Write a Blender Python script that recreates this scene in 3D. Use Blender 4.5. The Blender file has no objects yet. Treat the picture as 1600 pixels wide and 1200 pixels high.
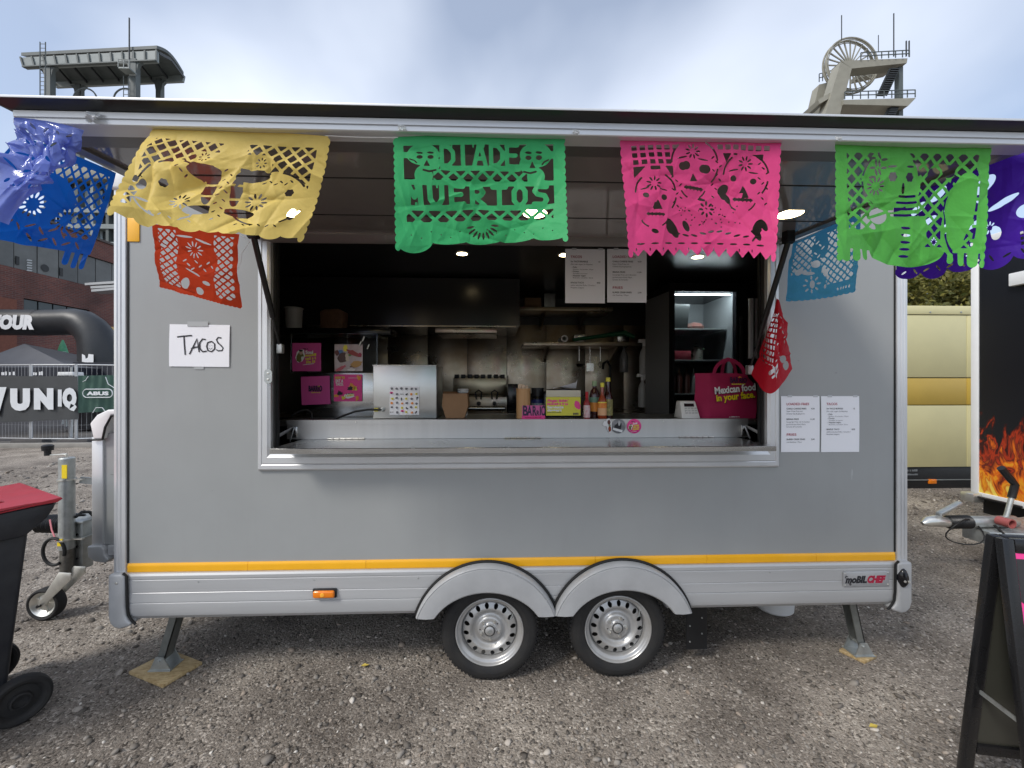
import bpy, bmesh, math, random
import numpy as np
from mathutils import Matrix, Vector
R = math.radians
random.seed(7)
rng = np.random.default_rng(11)
sc = bpy.context.scene
col = sc.collection

# ---------------------------------------------------------------- camera, sky, sun, exposure
EYE, DIST, YAW, FPX = 1.59, 2.2, R(2.0), 640.0       # metres, metres to the trailer wall, radians, focal length for a 1600 px wide picture
cam_d = bpy.data.cameras.new('camera'); cam = bpy.data.objects.new('camera', cam_d); col.objects.link(cam)
cam.location = (0, -DIST, EYE); cam.rotation_euler = (R(90), 0, -YAW)
cam_d.sensor_width = 36; cam_d.lens = 36 * FPX / 1600; cam_d.clip_start = 0.02; cam_d.clip_end = 3000
sc.camera = cam
SUN_AZ, SUN_EL = R(-128), R(43)                       # azimuth from +Y towards +X
sun_dir = Vector((math.sin(SUN_AZ) * math.cos(SUN_EL), math.cos(SUN_AZ) * math.cos(SUN_EL), math.sin(SUN_EL)))
sun_d = bpy.data.lights.new('sun', 'SUN'); sun = bpy.data.objects.new('sun', sun_d); col.objects.link(sun)
sun_d.energy = 1.3; sun_d.angle = R(14); sun_d.color = (1.0, .955, .89)
sun.rotation_euler = (-sun_dir).to_track_quat('-Z', 'Y').to_euler()
sun.location = (-6, -6, 9)
world = bpy.data.worlds.new('World'); sc.world = world; world.use_nodes = True
nt = world.node_tree; nt.nodes.clear(); N = nt.nodes.new; L = nt.links.new
out = N('ShaderNodeOutputWorld'); bg = N('ShaderNodeBackground'); L(bg.outputs[0], out.inputs[0])
sky = N('ShaderNodeTexSky'); sky.sky_type = 'NISHITA'; sky.sun_disc = False
sky.sun_elevation = SUN_EL; sky.sun_rotation = SUN_AZ; sky.air_density = 1.0; sky.dust_density = 1.6; sky.ozone_density = 1.4
tc = N('ShaderNodeTexCoord'); sep = N('ShaderNodeSeparateXYZ'); L(tc.outputs['Generated'], sep.inputs[0])
def wmath(op, a, b=None):
    m = N('ShaderNodeMath'); m.operation = op
    for i, x in enumerate((a, b)):
        if x is None: continue
        if isinstance(x, (int, float)): m.inputs[i].default_value = x
        else: L(x, m.inputs[i])
    return m.outputs[0]
zz = wmath('ADD', wmath('MAXIMUM', sep.outputs[2], 0.0), 0.35)
cmb = N('ShaderNodeCombineXYZ'); L(wmath('DIVIDE', sep.outputs[0], zz), cmb.inputs[0]); L(wmath('DIVIDE', sep.outputs[1], zz), cmb.inputs[1]); cmb.inputs[2].default_value = 16.7
n1 = N('ShaderNodeTexNoise'); n1.inputs['Scale'].default_value = 0.95; n1.inputs['Detail'].default_value = 5; n1.inputs['Roughness'].default_value = .45; n1.inputs['Distortion'].default_value = .2
L(cmb.outputs[0], n1.inputs['Vector'])
rmp = N('ShaderNodeValToRGB'); rmp.color_ramp.elements[0].position = .40; rmp.color_ramp.elements[1].position = .66
rmp.color_ramp.elements[0].color = (.26, .26, .26, 1); rmp.color_ramp.elements[1].color = (1, 1, 1, 1)
L(n1.outputs[0], rmp.inputs[0])
mixc = N('ShaderNodeMix'); mixc.data_type = 'RGBA'; L(rmp.outputs[0], mixc.inputs['Factor'])
L(sky.outputs[0], mixc.inputs['A']); mixc.inputs['B'].default_value = (6.3, 6.75, 7.6, 1)
L(mixc.outputs['Result'], bg.inputs[0]); bg.inputs[1].default_value = 0.10
vs = sc.view_settings; vs.view_transform = 'Standard'; vs.look = 'None'; vs.exposure = 0.80; vs.gamma = 1.0; vs.use_curve_mapping = False
sc.cycles.use_denoising = True; sc.cycles.max_bounces = 8; sc.cycles.transparent_max_bounces = 16; sc.cycles.sample_clamp_indirect = 6; sc.cycles.caustics_reflective = False; sc.cycles.caustics_refractive = False

# ---------------------------------------------------------------- helpers
cY, sY = math.cos(YAW), math.sin(YAW)
def ray(px, py):
    u, v = (px - 800) / FPX, (600 - py) / FPX
    return Vector((u * cY + sY, -u * sY + cY, v))
def at(px, py, Y):
    d = ray(px, py); t = (Y + DIST) / d.y
    return Vector((d.x * t, Y, EYE + d.z * t))
def gnd(px, py, z=0.0):
    d = ray(px, py); t = (z - EYE) / d.z
    return Vector((d.x * t, d.y * t - DIST, z))
def atx(px, py, X):
    d = ray(px, py); t = X / d.x
    return Vector((X, d.y * t - DIST, EYE + d.z * t))

MATS = {}
def mat(name, c, rough=.5, metal=0.0, var=0.0, vs=8.0, bump=0.0, bs=60.0, emis=0.0, spec=.5, rvar=0.0, coat=0.0, transl=0.0, stretch=None, c2=None, trans=0.0, alpha=1.0, ior=1.45, aniso=None):
    if name in MATS: return MATS[name]
    m = bpy.data.materials.new(name); m.use_nodes = True; MATS[name] = m
    nt = m.node_tree; N = nt.nodes.new; L = nt.links.new
    p = nt.nodes['Principled BSDF']; o = nt.nodes['Material Output']
    c = tuple(c) + (1,)
    p.inputs['Base Color'].default_value = c; p.inputs['Roughness'].default_value = rough; p.inputs['Metallic'].default_value = metal
    p.inputs['Specular IOR Level'].default_value = spec; p.inputs['Coat Weight'].default_value = coat; p.inputs['Coat Roughness'].default_value = .08
    p.inputs['Transmission Weight'].default_value = trans; p.inputs['Alpha'].default_value = alpha; p.inputs['IOR'].default_value = ior
    if emis: p.inputs['Emission Color'].default_value = c; p.inputs['Emission Strength'].default_value = emis
    if var or rvar or bump or c2:
        t = N('ShaderNodeTexCoord'); vec = t.outputs['Object']
        if stretch:
            mp = N('ShaderNodeMapping'); mp.inputs['Scale'].default_value = stretch; L(vec, mp.inputs[0]); vec = mp.outputs[0]
    if var or rvar or c2:
        n = N('ShaderNodeTexNoise'); n.inputs['Scale'].default_value = vs; n.inputs['Detail'].default_value = 6; n.inputs['Roughness'].default_value = .62; L(vec, n.inputs['Vector'])
        r = N('ShaderNodeMapRange'); r.inputs[1].default_value = .3; r.inputs[2].default_value = .7; L(n.outputs[0], r.inputs[0])
        if c2:
            mx = N('ShaderNodeMix'); mx.data_type = 'RGBA'; L(r.outputs[0], mx.inputs['Factor']); mx.inputs['A'].default_value = c; mx.inputs['B'].default_value = tuple(c2) + (1,); L(mx.outputs['Result'], p.inputs['Base Color'])
        elif var:
            mx = N('ShaderNodeMix'); mx.data_type = 'RGBA'; L(r.outputs[0], mx.inputs['Factor'])
            mx.inputs['A'].default_value = tuple(min(1, x * (1 - var)) for x in c[:3]) + (1,); mx.inputs['B'].default_value = tuple(min(1, x * (1 + var)) for x in c[:3]) + (1,)
            L(mx.outputs['Result'], p.inputs['Base Color'])
        if rvar:
            r2 = N('ShaderNodeMapRange'); r2.inputs[1].default_value = .3; r2.inputs[2].default_value = .7; r2.inputs[3].default_value = max(.03, rough - rvar); r2.inputs[4].default_value = min(1, rough + rvar)
            L(n.outputs[0], r2.inputs[0]); L(r2.outputs[0], p.inputs['Roughness'])
    if bump:
        n = N('ShaderNodeTexNoise'); n.inputs['Scale'].default_value = bs; n.inputs['Detail'].default_value = 5; L(vec, n.inputs['Vector'])
        b = N('ShaderNodeBump'); b.inputs['Strength'].default_value = 1.0; b.inputs['Distance'].default_value = bump; L(n.outputs[0], b.inputs['Height']); L(b.outputs[0], p.inputs['Normal'])
    if transl:
        tr = N('ShaderNodeBsdfTranslucent'); tr.inputs[0].default_value = c; ms = N('ShaderNodeMixShader'); ms.inputs[0].default_value = transl
        L(p.outputs[0], ms.inputs[1]); L(tr.outputs[0], ms.inputs[2]); L(ms.outputs[0], o.inputs[0])
    return m

class MB:
    def __init__(s): s.v = []; s.f = []
    def add(s, vs, fs):
        k = len(s.v); s.v += [tuple(x) for x in vs]; s.f += [tuple(i + k for i in f) for f in fs]; return s
    def box(s, x0, x1, y0, y1, z0, z1):
        return s.add([(x, y, z) for x in (x0, x1) for y in (y0, y1) for z in (z0, z1)], [(0,1,3,2),(4,6,7,5),(0,4,5,1),(2,3,7,6),(0,2,6,4),(1,5,7,3)])
    def hexa(s, p):      # 8 points: 4 bottom ring, 4 top ring
        return s.add(p, [(3,2,1,0),(4,5,6,7),(0,1,5,4),(1,2,6,5),(2,3,7,6),(3,0,4,7)])
    def obox(s, c, size, M=None):
        M = M or Matrix.Identity(3); c = Vector(c); h = [x / 2 for x in size]
        P = [c + M @ Vector((a * h[0], b * h[1], d * h[2])) for a in (-1, 1) for b in (-1, 1) for d in (-1, 1)]
        return s.add(P, [(0,1,3,2),(4,6,7,5),(0,4,5,1),(2,3,7,6),(0,2,6,4),(1,5,7,3)])
    def bar(s, a, b, w, h, up=(0, 0, 1)):   # box-section bar from a to b
        a, b = Vector(a), Vector(b); d = (b - a); l = d.length; d.normalize(); up = Vector(up)
        x = d.cross(up)
        if x.length < 1e-4: x = d.cross(Vector((1, 0, 0)))
        x.normalize(); y = x.cross(d)
        return s.obox((a + b) / 2, (l, w, h), Matrix((d, x, y)).transposed())
    def prism(s, poly, axis, a, b):         # poly: 2-D outline; axis: the extruded axis
        def P(p, t): return {'x': (t, p[0], p[1]), 'y': (p[0], t, p[1]), 'z': (p[0], p[1], t)}[axis]
        n = len(poly)
        return s.add([P(p, a) for p in poly] + [P(p, b) for p in poly], [tuple(range(n)), tuple(range(2 * n - 1, n - 1, -1))] + [(i, (i + 1) % n, n + (i + 1) % n, n + i) for i in range(n)])
    def tube(s, pts, r, n=8, caps=True):
        pts = [Vector(p) for p in pts]; rs = r if isinstance(r, (list, tuple)) else [r] * len(pts); rings = []
        ref = None
        for i, p in enumerate(pts):
            d = (pts[min(i + 1, len(pts) - 1)] - pts[max(i - 1, 0)]); d.normalize()
            if ref is None: ref = d.orthogonal().normalized()
            x = (ref - d * ref.dot(d)); x.normalize(); ref = x; y = d.cross(x)
            rings.append([p + (x * math.cos(2 * math.pi * k / n) + y * math.sin(2 * math.pi * k / n)) * rs[i] for k in range(n)])
        V = [q for g in rings for q in g]; F = [(i * n + k, i * n + (k + 1) % n, (i + 1) * n + (k + 1) % n, (i + 1) * n + k) for i in range(len(pts) - 1) for k in range(n)]
        if caps: F += [tuple(range(n - 1, -1, -1)), tuple((len(pts) - 1) * n + k for k in range(n))]
        return s.add(V, F)
    def lathe(s, prof, c=(0, 0, 0), axis='z', n=32, closed=False):   # prof: (radius, height)
        c = Vector(c); V = []; m = len(prof)
        for r, h in prof:
            for k in range(n):
                a = 2 * math.pi * k / n; x, y = r * math.cos(a), r * math.sin(a)
                V.append(c + Vector({'z': (x, y, h), 'y': (x, h, y), 'x': (h, x, y)}[axis]))
        F = [(i * n + k, i * n + (k + 1) % n, ((i + 1) % m) * n + (k + 1) % n, ((i + 1) % m) * n + k) for i in range(m if closed else m - 1) for k in range(n)]
        return s.add(V, F)
    def disc(s, c, r, axis='y', n=20, ry=None):
        c = Vector(c); ry = ry or r
        return s.add([c + Vector({'y': (r * math.cos(2*math.pi*k/n), 0, ry * math.sin(2*math.pi*k/n)), 'z': (r * math.cos(2*math.pi*k/n), ry * math.sin(2*math.pi*k/n), 0), 'x': (0, r * math.cos(2*math.pi*k/n), ry * math.sin(2*math.pi*k/n))}[axis]) for k in range(n)], [tuple(range(n))])
    def build(s, name, m, parent=None, bevel=0.0, smooth=True, seg=2, local=False, angle=38, recalc=True):
        me = bpy.data.meshes.new(name); me.from_pydata(s.v, [], s.f)
        if recalc or bevel:
            bm = bmesh.new(); bm.from_mesh(me)
            if recalc: bmesh.ops.recalc_face_normals(bm, faces=bm.faces)
            if bevel:
                es = [e for e in bm.edges if len(e.link_faces) == 2 and e.calc_face_angle(0) > .6]
                bmesh.ops.bevel(bm, geom=es, offset=bevel, segments=seg, affect='EDGES', profile=.5, clamp_overlap=True)
            bm.to_mesh(me); bm.free()
        if smooth:
            me.polygons.foreach_set('use_smooth', [True] * len(me.polygons)); me.set_sharp_from_angle(angle=R(angle))
        me.materials.append(m)
        o = bpy.data.objects.new(name, me); col.objects.link(o)
        if parent is not None: attach(o, parent, local)
        return o

def world_loc(o):
    p = Vector(o.location)
    while o.parent: o = o.parent; p = p + Vector(o.location)
    return p
def attach(o, parent, local=False):
    o.parent = parent
    if not local: o.matrix_parent_inverse = Matrix.Translation(-Vector(parent.get('_o', (0, 0, 0))))
def tag(o, label, cat, group=None, kind=None):
    if label: o['label'] = label
    if cat: o['category'] = cat
    if group: o['group'] = group
    if kind: o['kind'] = kind
    return o
def thing(name, label, cat, loc=(0, 0, 0), rz=0.0, group=None):
    o = bpy.data.objects.new(name, None); col.objects.link(o); o.location = loc; o.rotation_euler = (0, 0, rz); o.empty_display_size = .1
    o['_o'] = tuple(loc); return tag(o, label, cat, group)
def one(name, mb, m, label, cat, group=None, **k):
    return tag(mb.build(name, m, None, **k), label, cat, group)
def structure(name, mb, m, **k):
    o = mb.build(name, m, None, **k); o['kind'] = 'structure'; return o

TEXTS = []
def text(s, m, parent, origin, right=(1, 0, 0), up=(0, 0, 1), w=None, h=None, bold=0.0, shear=0.0, align='L', name='lettering', depth=.0006, spacing=1.0):
    """flat print: a line of writing on a surface; origin = lower left (or centre) of the line"""
    c = bpy.data.curves.new(name, 'FONT'); c.body = s; c.size = 1.0; c.offset = bold; c.shear = shear; c.resolution_u = 3; c.extrude = 0.0; c.space_character = spacing
    c.align_x = {'L': 'LEFT', 'C': 'CENTER', 'R': 'RIGHT'}[align]; c.materials.append(m)
    o = bpy.data.objects.new('text_line', c); col.objects.link(o)
    TEXTS.append((o, parent, Vector(origin), Vector(right).normalized(), Vector(up).normalized(), w, h)); return o
def finish_texts():
    bpy.context.view_layer.update(); dg = bpy.context.evaluated_depsgraph_get(); done = []
    for o, parent, org, rt, up, w, h in TEXTS:
        bb = o.bound_box; W = max(v[0] for v in bb) - min(v[0] for v in bb); ch = .72
        sy = (h / ch) if h else None; sx = (w / W) if (w and W > 1e-6) else None
        if sx is None: sx = sy
        if sy is None: sy = sx
        nrm = rt.cross(up)
        M = Matrix((rt * sx, up * sy, nrm)).transposed().to_4x4(); M.translation = org
        me = bpy.data.meshes.new_from_object(o.evaluated_get(dg)); me.transform(M); me.name = 'lettering'
        n = bpy.data.objects.new('lettering', me); done.append((n, parent))
        c = o.data; bpy.data.objects.remove(o); bpy.data.curves.remove(c)
    for n, parent in done:
        col.objects.link(n)
        if parent is not None: attach(n, parent)

# contour sheets: a field on a grid (positive = material) becomes a mesh with real cut-outs
def contour(F, pos):
    """F: (ny,nx) field; pos(i,j) arrays -> points. Returns verts, faces in grid coordinates (x,y)."""
    ny, nx = F.shape; ins = F > 0; idx = -np.ones(F.shape, int); V = []; Fc = []
    jj, ii = np.nonzero(ins)
    for k, (j, i) in enumerate(zip(jj.tolist(), ii.tolist())): idx[j, i] = k; V.append((i, j))
    E = {}
    Fl = F.tolist(); il = ins.tolist(); xl = idx.tolist()
    def cut(j0, i0, j1, i1):
        key = (j0, i0, j1, i1) if (j0, i0) < (j1, i1) else (j1, i1, j0, i0)
        if key in E: return E[key]
        a, b, c, d = key; f0, f1 = Fl[a][b], Fl[c][d]; t = f0 / (f0 - f1); t = min(.98, max(.02, t))
        V.append((b + (d - b) * t, a + (c - a) * t)); E[key] = len(V) - 1; return E[key]
    for j in range(ny - 1):
        r0, r1 = il[j], il[j + 1]
        for i in range(nx - 1):
            s4 = (r0[i], r0[i + 1], r1[i + 1], r1[i]); n = s4[0] + s4[1] + s4[2] + s4[3]
            if n == 0: continue
            cs = ((j, i), (j, i + 1), (j + 1, i + 1), (j + 1, i))
            if n == 4: Fc.append((xl[j][i], xl[j][i + 1], xl[j + 1][i + 1], xl[j + 1][i])); continue
            poly = []
            for k in range(4):
                a, b = cs[k], cs[(k + 1) % 4]
                if s4[k]: poly.append(xl[a[0]][a[1]])
                if s4[k] != s4[(k + 1) % 4]: poly.append(cut(*a, *b))
            if len(poly) > 2: Fc.append(tuple(poly))
    return np.array(V, float), Fc

# ---------------------------------------------------------------- materials shared
M_alu = mat('brushed_aluminium', (.47, .475, .48), .38, .22, var=.05, vs=3, stretch=(.4, 8, 8), rvar=.07)
M_aluw = mat('anodised_aluminium', (.66, .67, .68), .34, .45, var=.04, vs=4, rvar=.05)
M_cast = mat('cast_grey_cap', (.41, .415, .42), .36, .08, var=.07, vs=9, rvar=.06)
def panel_mat():
    m = mat('grey_side_panel', (.33, .338, .334), .36, 0, var=.045, vs=1.6, rvar=.06, bump=.0004, bs=5); nt = m.node_tree; N = nt.nodes.new; L = nt.links.new; p = nt.nodes['Principled BSDF']
    src = p.inputs['Base Color'].links[0].from_socket; t = N('ShaderNodeTexCoord')
    def layer(src, scale, st, a, b, c, amt):      # rain streaks and scuffs
        mp = N('ShaderNodeMapping'); mp.inputs['Scale'].default_value = st; L(t.outputs['Object'], mp.inputs[0]); n = N('ShaderNodeTexNoise'); n.inputs['Scale'].default_value = scale; n.inputs['Detail'].default_value = 4; L(mp.outputs[0], n.inputs['Vector'])
        r = N('ShaderNodeMapRange'); r.inputs[1].default_value = a; r.inputs[2].default_value = b; r.inputs[4].default_value = amt; L(n.outputs[0], r.inputs[0]); x = N('ShaderNodeMix'); x.data_type = 'RGBA'; L(r.outputs[0], x.inputs['Factor']); L(src, x.inputs['A']); x.inputs['B'].default_value = c + (1,); return x.outputs['Result']
    src = layer(src, 9, (1, 1, .10), .56, .80, (.25, .245, .23), .14); src = layer(src, 30, (.35, 1, 1.6), .735, .76, (.12, .12, .12), .55); src = layer(src, 14, (1.4, 1, .3), .74, .77, (.55, .56, .56), .5); L(src, p.inputs['Base Color']); return m
M_grey = panel_mat()
M_steel = mat('stainless_steel', (.52, .52, .505), .24, 1.0, var=.05, vs=5, stretch=(1, 1, 9), rvar=.06)
M_steel_dull = mat('kitchen_wall_steel', (.43, .40, .34), .32, .85, c2=(.25, .175, .10), vs=1.9, rvar=.1, bump=.004, bs=1.7)
M_black = mat('black_plastic', (.012, .012, .013), .42, 0, rvar=.08, vs=20)
M_blackg = mat('gloss_black', (.010, .010, .012), .16)
M_rubber = mat('tyre_rubber', (.015, .015, .016), .78, 0, c2=(.026, .024, .022), vs=12, bump=.0008, bs=160)
M_gask = mat('rubber_gasket', (.010, .010, .010), .6)
M_galv = mat('galvanised_steel', (.47, .49, .48), .42, .75, var=.14, vs=26, rvar=.08)
M_zinc = mat('zinc_bright', (.70, .69, .64), .3, .85, var=.1, vs=30)
M_silver = mat('silver_wheel_paint', (.50, .505, .51), .34, .45, c2=(.40, .385, .36), vs=9, rvar=.05)
M_orange = mat('reflective_orange', (.95, .47, .018), .35, 0, var=.05, vs=6, coat=.3)
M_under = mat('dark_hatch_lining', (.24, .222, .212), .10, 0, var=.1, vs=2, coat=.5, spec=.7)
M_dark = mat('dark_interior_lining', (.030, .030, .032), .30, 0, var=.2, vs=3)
M_white = mat('white_paint', (.78, .78, .77), .45, 0, var=.03, vs=7)
M_paper = mat('white_paper', (.86, .86, .89), .75, 0, bump=.0006, bs=14)
M_ink = mat('black_ink', (.02, .02, .025), .6)
M_inkg = mat('grey_ink', (.16, .16, .18), .6)
M_inkr = mat('crimson_ink', (.40, .012, .05), .6)
M_lamp = mat('warm_lamp_glow', (1.0, .79, .44), .4, emis=9.0)
M_amber = mat('amber_lens', (.85, .22, .01), .12, 0, coat=.6)
M_yellow = mat('yellow_sticker', (.85, .62, .02), .4)
M_osb = mat('chipboard', (.30, .19, .07), .75, 0, c2=(.62, .48, .27), vs=26, bump=.002, bs=70, stretch=(1, 3.4, 1))
M_pinkp = mat('pink_print', (.60, .085, .30), .4, 0, var=.04, vs=6)
M_hot = mat('hot_pink_print', (.86, .06, .30), .45)
M_yell = mat('yellow_print', (.80, .70, .08), .5)
M_wht = mat('white_print', (.85, .85, .85), .5)
M_navy = mat('navy_print', (.030, .016, .06), .5)
M_orgp = mat('orange_print', (.85, .34, .06), .5)
M_glass = mat('clear_glass', (.9, .95, .95), .03, 0, trans=1.0, ior=1.1)

# ---------------------------------------------------------------- ground
def gravel_mat():
    m = bpy.data.materials.new('gravel'); m.use_nodes = True; nt = m.node_tree; N = nt.nodes.new; L = nt.links.new
    p = nt.nodes['Principled BSDF']; t = N('ShaderNodeTexCoord'); p.inputs['Roughness'].default_value = .9; p.inputs['Specular IOR Level'].default_value = .25
    def noise(s, d=6):
        n = N('ShaderNodeTexNoise'); n.inputs['Scale'].default_value = s; n.inputs['Detail'].default_value = d; n.inputs['Roughness'].default_value = .65; L(t.outputs['Object'], n.inputs['Vector']); return n.outputs[0]
    def ramp(x, a, b, ca, cb):
        r = N('ShaderNodeValToRGB'); e = r.color_ramp.elements; e[0].position = a; e[1].position = b; e[0].color = ca + (1,); e[1].color = cb + (1,); L(x, r.inputs[0]); return r.outputs[0]
    def mix(a, b, f, mode='MIX'):
        x = N('ShaderNodeMix'); x.data_type = 'RGBA'; x.blend_type = mode
        for s, v in (('A', a), ('B', b), ('Factor', f)):
            if isinstance(v, (float, tuple)): x.inputs[s].default_value = v
            else: L(v, x.inputs[s])
        return x.outputs['Result']
    base = ramp(noise(.9), .3, .7, (.225, .200, .175), (.360, .325, .288))
    fine = ramp(noise(120, 6), .36, .66, (.50, .49, .48), (1.30, 1.28, 1.26))
    c = mix(base, fine, 1.0, 'MULTIPLY')
    v = N('ShaderNodeTexVoronoi'); v.inputs['Scale'].default_value = 95; v.inputs['Randomness'].default_value = 1; L(t.outputs['Object'], v.inputs['Vector'])
    sepc = N('ShaderNodeSeparateColor'); L(v.outputs['Color'], sepc.inputs[0])
    peb = ramp(sepc.outputs[0], .1, .95, (.09, .078, .066), (.50, .455, .405))
    pm = ramp(sepc.outputs[1], .62, .68, (0, 0, 0), (1, 1, 1))
    c = mix(c, peb, pm)
    big = ramp(noise(1.7, 5), .36, .64, (.74, .72, .70), (1.22, 1.21, 1.19))
    c = mix(c, big, 1.0, 'MULTIPLY'); c = mix(c, ramp(noise(.42, 4), .38, .62, (.80, .79, .79), (1.16, 1.15, 1.13)), 1.0, 'MULTIPLY'); L(c, p.inputs['Base Color'])
    ad = N('ShaderNodeMath'); ad.operation = 'MULTIPLY_ADD'; L(v.outputs['Distance'], ad.inputs[0]); ad.inputs[1].default_value = -.35; L(noise(75, 8), ad.inputs[2])
    b = N('ShaderNodeBump'); b.inputs['Strength'].default_value = 1; b.inputs['Distance'].default_value = .012; L(ad.outputs[0], b.inputs['Height']); L(b.outputs[0], p.inputs['Normal'])
    return m
M_gravel = gravel_mat()
g = MB(); g.add([(-1500, -1500, 0), (1500, -1500, 0), (1500, 1500, 0), (-1500, 1500, 0)], [(0, 1, 2, 3)])
structure('ground', g, M_gravel, smooth=False)
M_asph = mat('worn_asphalt', (.17, .16, .15), .9, 0, var=.16, vs=2.5, bump=.004, bs=60)
r_ = MB(); r_.add([(-60, 8.0, .006), (-7.2, 8.6, .006), (-5, 40, .006), (-60, 40, .006)], [(0, 1, 2, 3)])
structure('road', r_, M_asph, smooth=False)
k_ = MB()
k_.bar((-40, 7.95, .05), (-7.2, 8.55, .05), .16, .12)
structure('kerb', k_, mat('kerb_stone', (.30, .28, .25), .85, var=.15, vs=4), bevel=.01)

# loose stones lying on the gravel: uncountable, one object
def stones():
    t = (1 + 5 ** .5) / 2
    ico = np.array([(-1, t, 0), (1, t, 0), (-1, -t, 0), (1, -t, 0), (0, -1, t), (0, 1, t), (0, -1, -t), (0, 1, -t), (t, 0, -1), (t, 0, 1), (-t, 0, -1), (-t, 0, 1)]) / (1 + t * t) ** .5
    tri = np.array([(0,11,5),(0,5,1),(0,1,7),(0,7,10),(0,10,11),(1,5,9),(5,11,4),(11,10,2),(10,7,6),(7,1,8),(3,9,4),(3,4,2),(3,2,6),(3,6,8),(3,8,9),(4,9,5),(2,4,11),(6,2,10),(8,6,7),(9,8,1)])
    n = 44000
    # more of them close to the camera, spread over the area in view
    d = 0.9 + 5.2 * rng.random(n) ** 1.7; u = rng.uniform(-1.35, 1.35, n)
    X = u * d; Y = d - DIST; keep = np.ones(n, bool)
    extra = 9000
    Xe = rng.uniform(-9, -2.0, extra); Ye = rng.uniform(-.5, 7.8, extra)
    Xr = rng.uniform(2.4, 6.5, 3000); Yr = rng.uniform(-.5, 4.5, 3000)
    X = np.concatenate([X, Xe, Xr]); Y = np.concatenate([Y, Ye, Yr]); n = len(X)
    s = np.exp(rng.normal(-5.28, .62, n)); s = np.clip(s, .0020, .024); far = np.clip((Y + DIST) / 4.0, .8, 2.2); s = s * far
    big = (rng.random(n) < .008) & (Y > -1.0); s[big] *= 1.5
    pat = np.sin(X * 1.9 + 1.3 * np.sin(Y * 1.3)) * np.sin(Y * 2.3 + X * .7) + rng.normal(0, .55, n); hide = (pat < -.55) & ~big; s[hide] *= .45
    ang = rng.uniform(0, 2 * np.pi, n); sq = rng.uniform(.35, .75, n); el = rng.uniform(.7, 1.35, n)
    V = np.repeat(ico[None], n, 0) * (1 + rng.uniform(-.42, .36, (n, 12, 1)))
    V[:, :, 0] *= el[:, None]; V[:, :, 2] *= sq[:, None]
    tl = rng.uniform(-.5, .5, n); z = V[:, :, 2] + V[:, :, 0] * tl[:, None]
    x = V[:, :, 0] * np.cos(ang)[:, None] - V[:, :, 1] * np.sin(ang)[:, None]; y = V[:, :, 0] * np.sin(ang)[:, None] + V[:, :, 1] * np.cos(ang)[:, None]
    P = np.stack([x * s[:, None] + X[:, None], y * s[:, None] + Y[:, None], z * s[:, None] + (s * sq * .35)[:, None]], -1).reshape(-1, 3)
    T = (tri[None] + 12 * np.arange(n)[:, None, None]).reshape(-1, 3)
    me = bpy.data.meshes.new('loose_stones'); me.vertices.add(len(P)); me.vertices.foreach_set('co', P.ravel())
    me.loops.add(T.size); me.loops.foreach_set('vertex_index', T.ravel()); me.polygons.add(len(T)); me.polygons.foreach_set('loop_start', np.arange(0, T.size, 3)); me.polygons.foreach_set('loop_total', np.full(len(T), 3))
    me.update(); me.validate()
    m = bpy.data.materials.new('stone'); m.use_nodes = True; nt = m.node_tree; p = nt.nodes['Principled BSDF']; p.inputs['Roughness'].default_value = .88; p.inputs['Specular IOR Level'].default_value = .3
    gi = nt.nodes.new('ShaderNodeNewGeometry'); rr = nt.nodes.new('ShaderNodeValToRGB'); cr = rr.color_ramp
    cr.elements[0].color = (.09, .078, .066, 1); cr.elements[1].color = (.66, .62, .56, 1); e = cr.elements.new(.45); e.color = (.20, .176, .152, 1); e = cr.elements.new(.8); e.color = (.32, .29, .255, 1); e = cr.elements.new(.9); e.color = (.30, .24, .19, 1)
    nt.links.new(gi.outputs['Random Per Island'], rr.inputs[0]); nt.links.new(rr.outputs[0], p.inputs['Base Color'])
    me.materials.append(m); o = bpy.data.objects.new('loose_stones', me); col.objects.link(o)
    tag(o, 'loose grey and brown pebbles strewn over the gravel ground', 'pebbles', kind='stuff')
stones()

# ---------------------------------------------------------------- the food trailer
X0, X1, YB, ZB, ZT = -1.990, 2.272, 2.10, .363, 2.68
WX0, WX1, WZ0, WZ1 = -1.254, 1.537, 1.137, 2.40        # outer edge of the serving window frame
T = thing('food_trailer', 'grey food trailer with serving hatch open, standing on gravel', 'food trailer', ((X0 + X1) / 2, 1.0, 0))
post = .066
# front wall panel (four butted pieces round the opening)
fx0, fx1, fz0 = X0 + post, X1 - post, .655
IX0, IX1, IZ0, IZ1 = WX0 + .03, WX1 - .03, WZ0 + .03, 2.37
w = MB()
for a in ((fx0, IX0, fz0, ZT - .05), (IX1, fx1, fz0, ZT - .05), (IX0, IX1, fz0, IZ0), (IX0, IX1, IZ1, ZT - .05)):
    w.box(a[0], a[1], 0, .04, a[2], a[3])
w.build('side_panel', M_grey, T, smooth=False)
w = MB(); w.box(X0 + .01, X1 - .01, YB - .04, YB, fz0, ZT - .05); w.build('rear_wall', M_grey, T, smooth=False)
w = MB(); w.box(X0 + .004, X0 + .044, .066, YB - .04, fz0, ZT - .05); w.build('end_wall', M_grey, T, smooth=False)
w = MB(); w.box(X1 - .044, X1 - .004, .066, YB - .04, fz0, ZT - .05); w.build('end_wall', M_grey, T, smooth=False)
w = MB(); w.box(X0 + .002, X1 - .002, -.012, YB, ZT - .05, ZT); w.build('roof', M_aluw, T, bevel=.012)
w = MB(); w.box(X0 + .05, X1 - .05, .05, YB - .05, .50, .56); w.build('floor', M_dark, T, smooth=False)
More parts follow.
